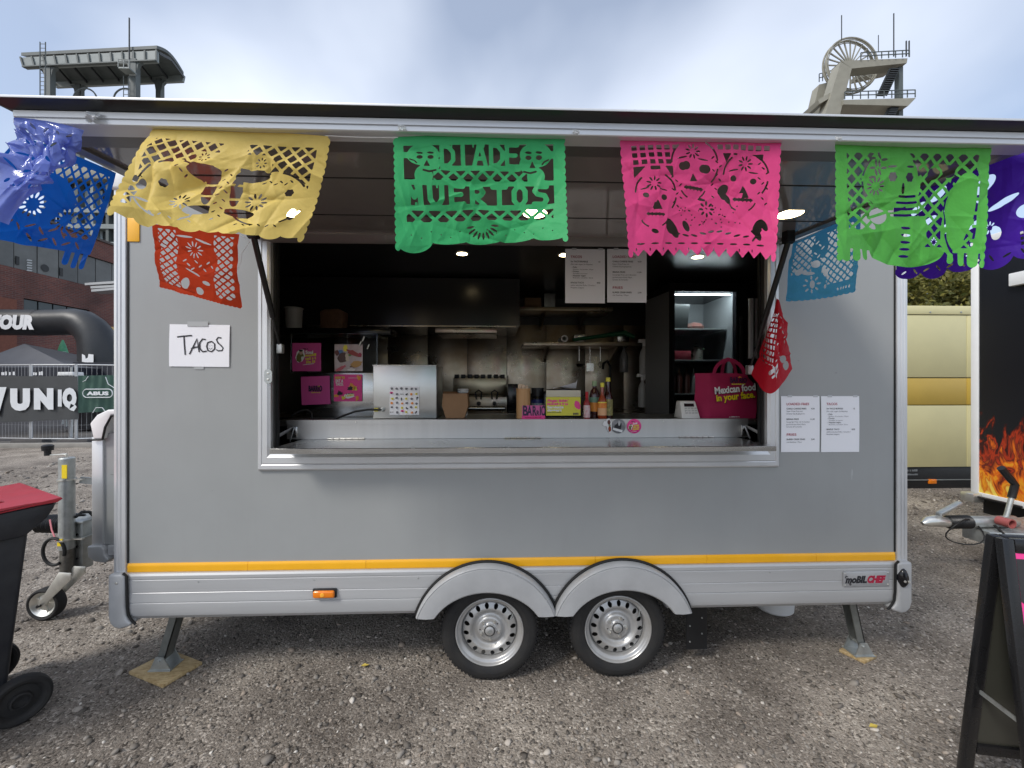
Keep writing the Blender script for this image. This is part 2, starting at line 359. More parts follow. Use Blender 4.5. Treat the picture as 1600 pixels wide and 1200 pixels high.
# corner posts: grooved profile
def corner_post(xa, xb):
    m = MB(); s = (xb - xa); n = 14; poly = []
    for i in range(n + 1):
        t = i / n; x = xa + s * t; y = -.012 + (.010 if t in (0, 1) else 0) + (.0035 if i in (5, 9) else 0) + .004 * (2 * t - 1) ** 2
        poly.append((x, y))
    poly += [(xb, .066), (xa, .066)]
    m.prism(poly, 'z', .60, ZT - .055)
    return m.build('corner_post', M_aluw, T, angle=25)
corner_post(X0, X0 + post); corner_post(X1 - post, X1)
for xa, xb in ((X0 + post, X0 + post + .007), (X1 - post - .007, X1 - post)):
    m = MB(); m.box(xa, xb, -.004, .0, .66, ZT - .056); m.build('gasket', M_gask, T, smooth=False)
for xa in (X0 - .012, X1 - post - .012):
    m = MB(); m.box(xa, xa + post + .024, -.026, .08, ZT - .085, ZT + .012); m.build('roof_corner_cap', M_white, T, bevel=.015, seg=3)
# orange reflective strips
m = MB(); x = X0 + post + .004
while x < X1 - post - .02:
    e = min(x + .612, X1 - post - .004); m2 = MB()
    m2.prism([(-.006, .612), (-.009, .620), (-.006, .631), (-.009, .640), (-.006, .650), (-.004, .657), (.0, .657), (.0, .612)], 'x', x, e - .0015)
    m2.build('reflective_strip', M_orange, T); x = e
m = MB(); m.box(X0 + post + .002, X0 + post + .062, -.006, -.0005, 2.33, 2.46); m.build('reflector', M_orange, T, bevel=.002)
# skirt profile: grooved, rolled under at the bottom
sk = [(-.004, .6115), (-.016, .608), (-.022, .598), (-.022, .583), (-.0195, .581), (-.0195, .577), (-.022, .575), (-.022, .515), (-.020, .513), (-.020, .511), (-.022, .509), (-.024, .463), (-.020, .461), (-.020, .459), (-.024, .456), (-.026, .415), (-.020, .392), (-.004, .372), (.022, .363), (.06, .363), (.06, .6115)]
w1 = at(765, 985, -.005); w2 = at(966, 981, -.005)
for xa, xb in ((X0 + .05, w1.x - .27), (w1.x + .27, w2.x - .27), (w2.x + .27, X1 - .05)):
    m = MB(); m.prism(sk, 'x', xa, xb); m.build('skirt', M_alu, T, angle=22)
up_ = [p for p in sk if p[1] >= .535]
up_ = up_[:7] + [(-.022, .535), (.06, .535), (.06, .6115)]
for wx in (w1.x, w2.x):
    m = MB(); m.prism(up_, 'x', wx - .27, wx + .27); m.build('skirt', M_alu, T, angle=22)
m = MB(); m.box(X0 + .05, X1 - .05, .25, YB, .40, .497); m.build('chassis', M_black, T)
for sx, xa in ((1, X0 + .004), (-1, X1 - .010)):   # cast end caps of the skirt
    P = []
    n = 9
    prof = [(-.050 + 0, .603), (-.046, .612), (-.036, .617)]
    m = MB(); pts = []
    outl = [(.0, .617), (.060, .617), (.072, .612), (.079, .600), (.080, .45), (.084, .41), (.093, .385), (.115, .362), (.10, .350), (.060, .338), (.030, .345), (.010, .365), (.0, .40)]
    poly = [(xa + sx * p[0], p[1]) for p in outl]
    m.prism(poly, 'y', -.044, .16)
    m.build('skirt_end_cap', M_cast, T, bevel=.011, seg=3)
    m = MB(); m.tube([(xa + sx * p[0], -.031, p[1]) for p in [(.066, .619), (.083, .605), (.087, .45), (.092, .405), (.108, .378), (.128, .356)]], .006, 8); m.build('gasket', M_gask, T)
    m = MB(); m.lathe([(0, -.003), (.004, -.0025), (.006, 0), (.006, .003)], (xa + sx * .045, -.046, .575), 'y', 10); m.build('screw', M_zinc, T)
for x in (-1.55, -.96, -.42, 1.48, 1.9):
    m = MB(); m.lathe([(0, -.002), (.004, -.0015), (.005, .001)], (x, -.022, .565), 'y', 8); m.build('rivet', M_galv, T)
# nameplate
a = at(1317, 893, -.024); b = at(1388, 915, -.024)
m = MB(); m.box(a.x, b.x, -.030, -.024, b.z, a.z); npl = m.build('nameplate', mat('nameplate_metal', (.50, .51, .53), .35, .5), T, bevel=.002)
text('moBIL', M_ink, npl, (a.x + .008, -.0306, b.z + .022), w=.123, h=.036, bold=.06, shear=.28)
text('CHEF', M_inkr, npl, (a.x + .130, -.0306, b.z + .022), w=.104, h=.036, bold=.07, shear=.28)
m = MB(); m.tube([(a.x + .006, -.032, b.z + .048), (a.x + .012, -.032, b.z + .060), (a.x + .020, -.032, b.z + .056)], .0022, 6); m.build('logo_swirl', M_ink, npl)
m = MB(); m.tube([(a.x + .028, -.032, b.z + .020), (a.x + .034, -.032, b.z + .010), (a.x + .040, -.032, b.z + .014), (a.x + .036, -.032, b.z + .019)], .0018, 6); m.build('logo_swirl', M_ink, npl)
for dx in (.008, b.x - a.x - .008):
    for dz in (.009, a.z - b.z - .009):
        m = MB(); m.lathe([(0, -.003), (.0035, -.002), (.0045, 0)], (a.x + dx, -.030, b.z + dz), 'y', 10); m.build('screw', M_zinc, npl)
# rear lamp on the right end cap
c = at(1413, 904, -.05); m = MB(); m.lathe([(0, -.026), (.018, -.022), (.028, -.010), (.031, 0), (.031, .01)], (0, 0, 0), 'y', 24)
m.v = [(x * .85, y, z * 1.75) for x, y, z in m.v]; m.v = [(x + c.x, y + c.y + .01, z + c.z) for x, y, z in m.v]
lp = m.build('rear_marker_lamp', M_blackg, T)
for dx, dz in ((-.010, -.010), (.013, -.012)):
    m = MB(); m.lathe([(0, -.004), (.006, -.003), (.007, 0)], (c.x + dx, c.y - .014, c.z + dz), 'y', 10); m.build('lamp_screw', M_zinc, lp)
# amber side marker
c = at(508, 926, -.024); m = MB(); m.box(c.x - .062, c.x + .062, -.034, -.022, c.z - .025, c.z + .025); mk = m.build('side_marker', M_black, T, bevel=.006)
m = MB(); m.box(c.x - .055, c.x + .055, -.050, -.032, c.z - .019, c.z + .019); m.build('lens', M_amber, mk, bevel=.010, seg=3)
m = MB(); m.lathe([(0, -.003), (.010, -.002), (.012, .002)], (c.x - .005, -.050, c.z), 'y', 14); m.build('reflector_dot', mat('amber_light', (1, .45, .05), .2), mk)

# fenders, wheels
def arch(cx, cz):
    n = 40; out = []; inn = []; zb = .384; Ro, a_, b_ = .386, .303, .244
    a0 = math.asin((zb - cz) / Ro); a1 = math.pi - a0
    for i in range(n + 1):
        t = a0 + (a1 - a0) * i / n; out.append((cx + Ro * math.cos(t), cz + Ro * math.sin(t)))
    b0 = math.asin((zb - cz) / b_)
    for i in range(n + 1):
        t = b0 + (math.pi - 2 * b0) * i / n; inn.append((cx + a_ * math.cos(t), cz + b_ * math.sin(t)))
    m = MB(); V = []
    levels = []     # cross-section rings from outer back edge to inner back edge
    def lerp(k): return [(o[0] + (i_[0] - o[0]) * k, o[1] + (i_[1] - o[1]) * k) for o, i_ in zip(out, inn)]
    for k, y in ((0, -.020), (0, -.060), (.03, -.074), (.07, -.080), (.09, -.083), (.115, -.079), (.14, -.084), (.55, -.090), (.93, -.086), (.98, -.080), (1.0, -.070), (1.0, .02)):
        levels.append([(p[0], y, p[1]) for p in lerp(k)])
    for r in levels: V += r
    q = n + 1; F = [(i * q + j, i * q + j + 1, (i + 1) * q + j + 1, (i + 1) * q + j) for i in range(len(levels) - 1) for j in range(n)]
    F += [tuple(i * q for i in range(len(levels))), tuple(i * q + n for i in range(len(levels)))]
    m.add(V, F); f = m.build('fender', M_cast, T, angle=30)
    m = MB(); m.tube([(p[0] + (p[0] - cx) * .012, -.034, p[1] + (p[1] - cz) * .012) for p in out], .0085, 8); m.build('gasket', M_gask, f)
    for k in (4, 13, 27, 36):
        p = lerp(.115)[k]; m = MB(); m.lathe([(0, -.003), (.0035, -.002), (.004, .002)], (p[0], -.081, p[1]), 'y', 8); m.build('rivet', M_galv, f)
def wheel(cx, cy, rot):
    cz = .2625; root = thing('wheel', None, None); 
    del root['_o']; root.parent = T; root.matrix_parent_inverse = Matrix.Translation(-Vector(T['_o'])); root.location = (cx, cy, cz)
    m = MB()
    prof = [(.176, .020), (.180, .004), (.186, -.004), (.196, -.010), (.212, -.0135), (.214, -.0125), (.216, -.0135), (.232, -.012), (.246, -.006), (.253, .002), (.2575, .012), (.260, .022)]
    prof += [(.2615, .03), (.2615, .048), (.256, .049), (.256, .056), (.2618, .057), (.2622, .085), (.2565, .086), (.2565, .093), (.2622, .094), (.2618, .122), (.256, .123), (.256, .130), (.2615, .131), (.258, .16), (.24, .19), (.18, .19)]
    m.lathe(prof, (0, 0, 0), 'y', 72); m.build('tyre', M_rubber, root, angle=28)
    m = MB()
    for k in range(72):      # shoulder sipes standing slightly proud, seen at the tread edge
        a = 2 * math.pi * k / 72
        m.obox((.2575 * math.cos(a), .018, .2575 * math.sin(a)), (.010, .020, .0125), Matrix.Rotation(-a, 3, 'Y'))
    o = m.build('tread_blocks', M_rubber, root); o['kind'] = 'stuff'
    m = MB(); m.lathe([(.181, .006), (.1835, .000), (.182, -.005), (.178, -.006), (.174, -.002), (.172, .006), (.168, .010), (.160, .012), (.155, .016), (.153, .026), (.150, .036), (.147, .052), (.150, .10)], (0, 0, 0), 'y', 64)
    rim = m.build('rim', M_silver, root, angle=50)
    # disc with sixteen oval holes
    nth, nr = 224, 26; th = np.linspace(0, 2 * np.pi, nth + 1); rr = np.linspace(.030, .149, nr)
    TH, RR = np.meshgrid(th, rr); F = np.full(TH.shape, 1.0)
    for k in range(16):
        a = 2 * np.pi * k / 16 + rot; dx = (np.angle(np.exp(1j * (TH - a)))) * .126; dr = (RR - .1275)
        F = np.minimum(F, np.hypot(dx / .0112, dr / .0150) - 1)
    for k in range(2):
        a = rot + .5 + k * np.pi * .8; dx = (np.angle(np.exp(1j * (TH - a)))) * .055; F = np.minimum(F, np.hypot(dx, RR - .052) / .004 - 1)
    V, Fc = contour(F, None); tt = V[:, 0] / nth * 2 * np.pi; r2 = .030 + V[:, 1] / (nr - 1) * .119
    prx = [.030, .034, .040, .060, .066, .074, .086, .097, .104, .110, .118, .140, .146, .149]
    pry = [.010, .018, .022, .022, .026, .040, .042, .030, .021, .019, .021, .030, .034, .044]
    yy = np.interp(r2, prx, pry)
    m = MB(); m.add(np.stack([r2 * np.cos(tt), yy, r2 * np.sin(tt)], 1).tolist(), Fc); m.build('wheel_disc', M_silver, root, angle=60, recalc=False)
    m = MB(); m.lathe([(0, .07), (.146, .07), (.146, .12)], (0, 0, 0), 'y', 40); m.build('brake_drum', M_black, root)
    m = MB(); m.lathe([(0, .000), (.018, .001), (.023, .004), (.025, .010), (.030, .012), (.031, .02)], (0, 0, 0), 'y', 28); cap = m.build('hub_cap', M_silver, root)
    m = MB(); m.lathe([(.0252, .0085), (.0285, .0085), (.0285, .011)], (0, 0, 0), 'y', 28); m.build('hub_ring', M_gask, root)
    m = MB()
    for q in (-.006, .003, .010): m.bar((-.010 + q * .6, -.0008, -.008 - q * .3 + .002), (.006 + q * .6, -.0008, .006 - q * .3 + .002), .0015, .0035, up=(-.6, 0, .8))
    m.build('hub_emblem', M_galv, root)
    for k in range(5):
        a = 2 * math.pi * k / 5 + rot + .9; p = (.050 * math.cos(a), .018, .050 * math.sin(a))
        m = MB(); m.lathe([(0, -.010), (.006, -.009), (.0078, -.005), (.0085, .004), (.013, .008)], p, 'y', 6); m.build('wheel_bolt', M_zinc, root)
    a = .55; m = MB(); m.tube([(.150 * math.cos(a), .03, .150 * math.sin(a)), (.136 * math.cos(a), .004, .136 * math.sin(a)), (.130 * math.cos(a), -.002, .130 * math.sin(a))], [.004, .004, .003], 8); m.build('valve', M_galv, root)
w1 = at(765, 985, -.005); w2 = at(966, 981, -.005)
for i, wx in enumerate((w1.x, w2.x)):
    arch(wx + (-.015 if i == 0 else .010), .2625); wheel(wx, -.004, (.12, .31)[i])
# dark wheel boxes behind the fenders, mud flap
m = MB(); m.box(w1.x - .32, w2.x + .32, .20, .24, .36, .60); m.build('wheel_box', M_black, T)
a = at(1070, 948, .12); m = MB(); m.box(a.x, a.x + .12, .10, .106, .075, .37); fl = m.build('mud_flap', M_black, T)
for k in range(6):
    m = MB(); m.lathe([(0, -.004), (.004, -.003), (.005, 0)], (a.x + .02 + .07 * (k % 2), .10, .12 + .045 * k), 'y', 8); m.build('rivet', M_galv, fl)
m = MB(); m.bar((w1.x, .15, .2625), (w1.x, 1.9, .2625), .05, .05); m.bar((w2.x, .15, .2625), (w2.x, 1.9, .2625), .05, .05); m.build('axle', M_galv, T)
# stabiliser legs
def stab(top, foot, zf):
    top, foot = Vector(top), Vector(foot); d = (foot - top).normalized(); x = Vector((0, 1, 0)); y = d.cross(x).normalized()
    m = MB(); M3 = Matrix((d, x, y)).transposed(); c = (top + foot) / 2; l = (foot - top).length
    m.obox(c + y * .018, (l, .060, .005), M3); m.obox(c + x * .0275, (l, .005, .041), M3); m.obox(c - x * .0275, (l, .005, .041), M3)
    leg = m.build('stabiliser_leg', mat('leg_steel', (.26, .27, .255), .45, .7, var=.15, vs=20), T)
    m = MB(); m.prism([(foot.x - .050, zf + .0), (foot.x + .060, zf + .0), (foot.x + .060, zf + .005), (foot.x + .02, zf + .075), (foot.x - .02, zf + .075), (foot.x - .05, zf + .005)], 'y', foot.y - .042, foot.y - .036)
    m.prism([(foot.x - .050, zf + .0), (foot.x + .060, zf + .0), (foot.x + .060, zf + .005), (foot.x + .02, zf + .075), (foot.x - .02, zf + .075), (foot.x - .05, zf + .005)], 'y', foot.y + .036, foot.y + .042)
    m.box(foot.x - .055, foot.x + .065, foot.y - .05, foot.y + .05, zf + .0005, zf + .005); m.tube([(foot.x, foot.y - .05, zf + .055), (foot.x, foot.y + .05, zf + .055)], .008, 10)
    m.build('foot', M_galv, leg)
lf = gnd(258, 1040, .02); rf = gnd(1340, 1018, .02)
stab((at(284, 960, lf.y).x, lf.y, .385), (lf.x, lf.y, .075), .0185)
stab((at(1322, 944, rf.y).x, rf.y, .385), (rf.x, rf.y, .075), .0185)
def board(cs, label, th=.018):
    P = [gnd(*c, .0) for c in cs]
    m = MB(); m.hexa([p + Vector((0, 0, .001)) for p in P] + [p + Vector((0, 0, th)) for p in P])
    one('wooden_board', m, M_osb, label, 'board', 'chipboard plates under the stabiliser legs', bevel=.002)
board([(201, 1054), (268, 1020), (316, 1039), (254, 1076)], 'large square chipboard plate under the left stabiliser leg of the trailer')
board([(1311, 1019), (1328, 1010), (1370, 1029), (1351, 1038)], 'small chipboard plate under the right stabiliser leg of the trailer')
bk = MB(); bp = gnd(1228, 966); bk.lathe([(0, 0), (.105, 0), (.118, .012), (.140, .30), (.146, .30), (.146, .31), (.13, .31), (.10, .02), (0, .02)], (bp.x, bp.y + .12, 0.002), 'z', 32)
one('bucket', bk, M_white, 'white plastic bucket standing in the shade under the trailer skirt', 'bucket')

# window frame
fw = .064
m = MB()
def fprof(a, b, inner_a, inner_b):   # mitred frame bar of outer edge a-b and inner edge
    pass
ox0, ox1, oz0, oz1 = WX0, WX1, WZ0, 2.395; bz = .088
rings = []
for off, y in ((0, 0.0), (.0, -.012), (.006, -.018), (.020, -.018), (.023, -.015), (.027, -.018), (.05, -.018), (.058, -.012), (.064, -.010), (.064, .05)):
    k = bz / fw
    rings.append([(ox0 + off, y, oz0 + off * k), (ox1 - off, y, oz0 + off * k), (ox1 - off, y, oz1 - off * .2), (ox0 + off, y, oz1 - off * .2)])
V = [p for r in rings for p in r]; F = [(i * 4 + j, i * 4 + (j + 1) % 4, (i + 1) * 4 + (j + 1) % 4, (i + 1) * 4 + j) for i in range(len(rings) - 1) for j in range(4)]
m.add(V, F); WF = m.build('window_frame', M_aluw, T, angle=20)
jx0, jx1 = ox0 + fw, ox1 - fw
for xa, xb in ((jx0 - .030, jx0 + .006), (jx1 - .004, jx1 + .030)):
    m = MB(); m.box(xa, xb, .012, .055, oz0 + bz - .02, 2.37); m.build('jamb', mat('dark_jamb', (.10, .10, .10), .35, .5), WF)
for xa in (jx0 + .006, jx1 - .016):
    m = MB(); m.box(xa, xa + .010, .035, .05, oz0 + bz - .02, 2.36); m.build('jamb_seal', M_gask, WF)
for px, py in ((419, 588), (1176, 492)):
    c = at(px, py, -.02); m = MB(); n = 10
    pl = [(c.x + .020 * math.cos(a), c.z + .018 + .020 * math.sin(a)) for a in [math.pi * i / n for i in range(n + 1)]] + [(c.x + .020 * math.cos(a), c.z - .018 + .020 * math.sin(a)) for a in [math.pi + math.pi * i / n for i in range(n + 1)]]
    if px < 800:
        m.prism(pl, 'y', -.0215, -.018); lk = m.build('striker_plate', M_galv, WF)
        for dz in (.016, -.016):
            m = MB(); m.lathe([(0, -.003), (.006, -.002), (.007, .001)], (c.x, -.0215, c.z + dz), 'y', 12); m.build('screw', M_zinc, WF)
m = MB(); m.box(jx0 - .02, jx1 + .02, -.006, .20, oz0 + bz - .010, oz0 + bz + .0); m.build('sill', M_steel, WF, bevel=.002)
# serving shelf: tray with front lip, upstand
sz = 1.272; sl = at(421, 703, -.15).x; sr = at(1213, 700, -.15).x; Yb = .20
m = MB(); m.prism([(Yb, sz), (-.146, sz), (-.150, sz - .002), (-.150, sz - .026), (-.146, sz - .026), (-.146, sz - .006), (Yb, sz - .006)], 'x', sl, sr)
shelf = m.build('serving_shelf', M_steel, T, smooth=False)
m = MB(); m.prism([(.196, sz + .001), (.196, 1.357), (.192, 1.357), (.192, 1.383), (.215, 1.383), (.215, sz + .001)], 'x', jx0 - .02, jx1 + .02); up = m.build('upstand', mat('brushed_steel', (.50, .49, .475), .42, .9, var=.10, vs=2.5, stretch=(3, 1, .2), rvar=.06), T, smooth=False)
for px in (514, 556, 743, 814, 893, 1037, 1180):
    c = at(px, 659, .19); m = MB(); m.lathe([(0, -.003), (.003, -.0025), (.0045, 0)], (c.x, .192, 1.370), 'y', 8); m.build('screw', M_zinc, up)
for px0, px1 in ((511, 570), (788, 846), (1061, 1116)):
    m = MB(); xa, xb = at(px0, 683, .19).x, at(px1, 683, .19).x; n = 6
    for k in range(n):
        m.tube([(xa + (xb - xa) * (k + .06) / n, .190, sz + .004), (xa + (xb - xa) * (k + .94) / n, .190, sz + .004)], .0035, 8)
    m.build('hinge', M_zinc, shelf)
for s, px in ((1, 460), (-1, 1163)):
    c = at(px, 668, .19); m = MB(); m.box(c.x - .018, c.x + .018, .186, .192, sz + .01, 1.345); br = m.build('stay_bracket', M_steel, shelf, bevel=.002)
    m = MB(); m.bar((c.x, .184, 1.340), (c.x - s * .06, .02, sz + .012), .004, .018); m.bar((c.x, .184, 1.340), (c.x + s * .02, .10, sz + .004), .004, .014); m.build('stay', mat('stay_steel', (.30, .30, .31), .3, .9), shelf)

# ---------------------------------------------------------------- hatch
HY, HZF, HZW = -1.07, 2.288, 2.368
def hz(y): return HZW + (HZF - HZW) * (y / HY)
H = MB(); hx0, hx1 = -1.275, 1.560
H.prism([(HY + .05, hz(HY + .05)), (.0, hz(0)), (.0, hz(0) + .034), (HY + .05, hz(HY + .05) + .034)], 'x', hx0 + .03, hx1 - .03)
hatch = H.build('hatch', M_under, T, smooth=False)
m = MB()
for ya, yb in ((-.75, -.742), (-.36, -.352)):
    m.prism([(ya, hz(ya) - .0015), (yb, hz(yb) - .0015), (yb, hz(yb) + .004), (ya, hz(ya) + .004)], 'x', hx0 + .05, hx1 - .05)
m.build('panel_seam', M_gask, hatch, smooth=False)
# aluminium edge frame: front grooved profile and the two sides
fz = 2.279
m = MB(); m.prism([(HY, fz), (HY - .003, fz + .002), (HY - .003, fz + .012), (HY + .001, fz + .0135), (HY + .001, fz + .017), (HY - .003, fz + .0185), (HY - .004, fz + .034), (HY, fz + .036), (HY + .05, fz + .036), (HY + .05, fz), ], 'x', hx0 - .004, hx1 + .004)
m.build('hatch_front_rail', M_aluw, hatch, angle=20)
m = MB(); m.prism([(HY + .05, fz + .0), (HY + .11, fz + .003), (HY + .11, fz + .012), (HY + .05, fz + .012)], 'x', hx0 + .04, hx1 - .04); m.build('hatch_inner_rail', mat('dim_rail', (.13, .125, .12), .3, .2), hatch)
for xa, xb in ((hx0 - .004, hx0 + .042), (hx1 - .042, hx1 + .004)):
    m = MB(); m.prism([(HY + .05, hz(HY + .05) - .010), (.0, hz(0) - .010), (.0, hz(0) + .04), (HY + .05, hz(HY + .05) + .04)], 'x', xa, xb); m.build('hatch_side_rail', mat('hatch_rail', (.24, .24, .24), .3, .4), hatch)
m = MB(); m.prism([(-.07, hz(-.07) - .004), (-.02, hz(-.02) - .030), (.0, hz(0) - .034), (.0, hz(0)), (-.07, hz(-.07))], 'x', hx0 + .05, hx1 - .05); m.build('hinge_rail', mat('hinge_rail', (.30, .28, .27), .3, .4), hatch)
# black rain lip flaring outward over the rails, light top edge
m = MB()
ya, za, yb, zb = HY - .006, fz + .036, HY - .038, fz + .044; e = .034
P = [(hx0 - .008, ya, za), (hx1 + .008, ya, za), (hx1 + .008 + e, yb, zb), (hx0 - .008 - e, yb, zb), (hx0 - .008, ya + .006, za), (hx1 + .008, ya + .006, za), (hx1 + .002 + e, yb + .008, zb), (hx0 - .002 - e, yb + .008, zb)]
m.hexa(P)
for xs in (-1, 1):
    xi, xo = (hx0 - .008, hx0 - .008 - e) if xs < 0 else (hx1 + .008, hx1 + .008 + e)
    m.hexa([(xi, ya, za), (xi, .0, hz(0) + .04), (xo, .0, hz(0) + .054), (xo, yb, zb), (xi - xs * .004, ya, za), (xi - xs * .004, .0, hz(0) + .04), (xo - xs * .004, .0, hz(0) + .054), (xo - xs * .004, yb, zb)])
m.build('rain_lip', mat('black_lip', (.022, .022, .022), .28), hatch, smooth=False)
m = MB(); m.box(hx0 - .01 - e, hx1 + .01 + e, yb - .001, yb + .03, zb + .0005, zb + .0075); m.build('lip_edge', M_aluw, hatch, bevel=.002)
m = MB(); m.prism([(yb + .012, zb + .006), (0, hz(0) + .09), (0, hz(0) + .096), (yb + .012, zb + .012)], 'x', hx0 - e, hx1 + e); m.build('hatch_top', M_aluw, hatch, smooth=False)
# round down-lights in the hatch lining
for px in (455, 836, 1234):
    d = ray(px, 331); k = (HZW - .027 - EYE) / d.z; y = d.y * k - DIST; x = d.x * k; zc = hz(y)
    m = MB(); m.lathe([(.052, -.002), (.064, -.004), (.074, -.002), (.076, .001)], (x, y, zc - .001), 'z', 32); lamp = m.build('downlight', mat('lamp_ring', (.35, .34, .32), .3, .6), hatch)
    m = MB(); m.disc((x, y, zc - .003), .053, 'z', 32); m.build('lamp_glass', M_lamp, hatch)
# gas struts
for (tx, ty), (mx, my), (bx, by) in (((396, 368), (425, 497), (438, 545)), ((1232, 376), (1198, 500), (1171, 578))):
    b = at(bx, by, .03); t = at(tx, ty, -.20); k = .70; mid = t.lerp(b, k)
    m = MB(); m.tube([t, mid], .0135, 14); st = m.build('gas_strut', M_black, T)
    m = MB(); m.tube([mid, b], .006, 10); m.build('rod', M_black, st)
    m = MB(); m.box(t.x - .02, t.x + .02, t.y - .02, t.y + .02, t.z - .012, hz(t.y) + .002); m.tube([(t.x - .022, t.y, t.z), (t.x + .022, t.y, t.z)], .016, 12); m.build('ball_joint', M_black, st)
    m = MB(); m.obox(b, (.03, .03, .05)); m.build('strut_foot', M_galv, st, bevel=.004)

# ---------------------------------------------------------------- drawbar, box, jockey wheel (the trailer's left end)
bx0 = at(143, 800, .27).x; bxc = X0 + .004; by0, by1 = .27, 1.85
bz1 = at(160, 640, .27).z; bz0 = at(160, 868, .27).z
m = MB(); m.box(bx0 + .05, bxc, by0 + .012, by1, bz0 + .06, bz1 - .14); m.build('front_box', M_grey, T, smooth=False)
m = MB(); m.box(bx0, bx0 + .062, by0, by0 + .06, bz0 + .05, bz1 - .16); m.build('box_corner_post', M_aluw, T, bevel=.004)
m = MB(); m.prism([(bx0 + .02, bz1 - .17), (bx0 + .0, bz1 - .08), (bx0 + .04, bz1 - .03), (bx0 + .10, bz1), (bxc, bz1 + .005), (bxc, bz1 - .02), (bx0 + .12, bz1 - .03), (bx0 + .09, bz1 - .10), (bx0 + .075, bz1 - .17)], 'y', by0 - .012, by1); m.build('box_lid', M_white, T, bevel=.008, seg=3)
m = MB(); m.tube([(bx0 + .012, by0 - .014, bz1 - .175), (bx0 + .075, by0 - .014, bz1 - .172), (bx0 + .09, by0 - .014, bz1 - .10), (bx0 + .125, by0 - .014, bz1 - .035), (bxc, by0 - .014, bz1 - .026)], .006, 8); m.build('gasket', M_gask, T)
m = MB(); m.prism([(bx0 - .012, bz0 + .06), (bx0 + .066, bz0 + .06), (bx0 + .085, bz0 + .04), (bx0 + .085, bz0 + .01), (bx0 + .11, bz0 - .02), (bx0 + .09, bz0 - .04), (bx0 + .03, bz0 - .03), (bx0 - .008, bz0 - .005)], 'y', by0 - .016, by0 + .1); m.build('box_foot_cap', M_cast, T, bevel=.008, seg=3)
m = MB(); m.box(bx0 + .09, bxc, by0 + .0, by1, bz0 + .0, bz0 + .058); m.build('box_skirt', M_aluw, T, bevel=.004)
yc = 1.02
m = MB()
m.bar((X0, .45, .50), (-2.95, yc - .03, .52), .06, .09); m.bar((X0, 1.60, .50), (-2.95, yc + .03, .52), .06, .09)
m.bar((-2.85, yc, .53), (-3.25, yc, .55), .10, .10); m.build('drawbar', M_galv, T, bevel=.006)
c = at(112, 832, .86)
m = MB()
for (dx, z0_, z1_, hw) in ((0.0, -.14, .10, .07),):
    pass
cb = at(122, 822, .80)
m.box(cb.x - .06, cb.x + .05, .78, .86, cb.z - .30, cb.z + .03); m.box(cb.x - .08, cb.x + .07, .76, .88, cb.z + .03, cb.z + .045); m.box(cb.x - .08, cb.x + .06, .76, .88, cb.z - .085, cb.z - .07)
clamp = m.build('drawbar_bracket', M_galv, T, bevel=.004)
for k in range(7):
    m = MB(); m.lathe([(0, -.008), (.007, -.007), (.009, 0)], (cb.x - .04 + .055 * (k % 2), .78, cb.z - .01 - .042 * k), 'y', 6); m.build('bolt', M_black, clamp)
# jockey wheel
jt = at(104.5, 716, .74); jb = at(104.5, 893, .74)
J = thing('jockey_wheel', None, None); del J['_o']; J.parent = T; J.matrix_parent_inverse = Matrix.Translation(-Vector(T['_o']))
m = MB(); m.lathe([(0, jb.z + .16), (.042, jb.z + .16), (.042, jt.z), (.036, jt.z + .006), (0, jt.z + .006)], (jt.x, .74, 0), 'z', 28); m.build('tube', M_galv, J)
m = MB(); m.lathe([(.036, jb.z - .03), (.036, jb.z + .17)], (jt.x, .74, 0), 'z', 24); m.build('inner_tube', mat('greasy_tube', (.20, .19, .17), .4, .7, var=.3, vs=30), J)
for z in (at(104, 749, .74).z, at(104, 842, .74).z):
    m = MB(); m.lathe([(.043, -.006), (.050, -.005), (.050, .005), (.043, .006)], (jt.x, .74, z), 'z', 28, closed=True); m.box(jt.x + .046, jt.x + .11, .73, .75, z - .004, z + .004); m.build('clamp_ring', M_zinc, J)
m = MB(); m.bar((jt.x + .05, .78, at(104, 752, .74).z), (bx0 + .10, .9, at(150, 776, .74).z), .012, .045); m.build('support_strut', M_galv, J)
z = at(104, 712, .74).z; m = MB(); m.tube([(jt.x, .74, jt.z), (jt.x, .74, z + .01), (jt.x - .13, .74, z + .004)], .006, 8); m.build('crank', M_zinc, J)
m = MB(); m.lathe([(0, .0), (.018, .002), (.018, .035), (.03, .038), (.032, .07), (.02, .078), (0, .08)], (jt.x - .128, .74, z), 'z', 18); m.build('crank_knob', M_black, J)
for (px, py0, py1) in ((99, 727, 748), (92, 843, 854)):
    a, b = at(px - 4, py0, .69), at(px + 4, py1, .69); m = MB(); m.box(a.x, b.x, .695, .699, b.z, a.z); m.build('warning_sticker', M_yellow, J)
wc = at(68, 920, .66); jr = .112
m = MB(); m.lathe([(.080, .0), (.084, -.010), (.094, -.015), (.103, -.010), (.1055, .0), (.1055, .040), (.102, .052), (.085, .055)], (wc.x, .66, jr - .004), 'y', 40); m.build('tyre', M_rubber, J)
m = MB(); m.lathe([(0, .0), (.020, -.002), (.022, .010), (.055, .014), (.066, .004), (.076, -.006), (.083, -.010), (.083, .04)], (wc.x, .66, jr + .002), 'y', 36); m.build('hub', M_zinc, J)
m = MB()
for k in range(5):
    a = 2 * math.pi * k / 5; m.bar((wc.x + .02 * math.cos(a), .672, jr + .02 * math.sin(a)), (wc.x + .066 * math.cos(a), .672, jr + .066 * math.sin(a)), .012, .012)
m.build('spoke', M_zinc, J)
m = MB(); P0 = Vector((wc.x, .648, jr)); P1 = at(106, 898, .66); d = (P1 - P0); nrm = Vector((-d.z, 0, d.x)).normalized()
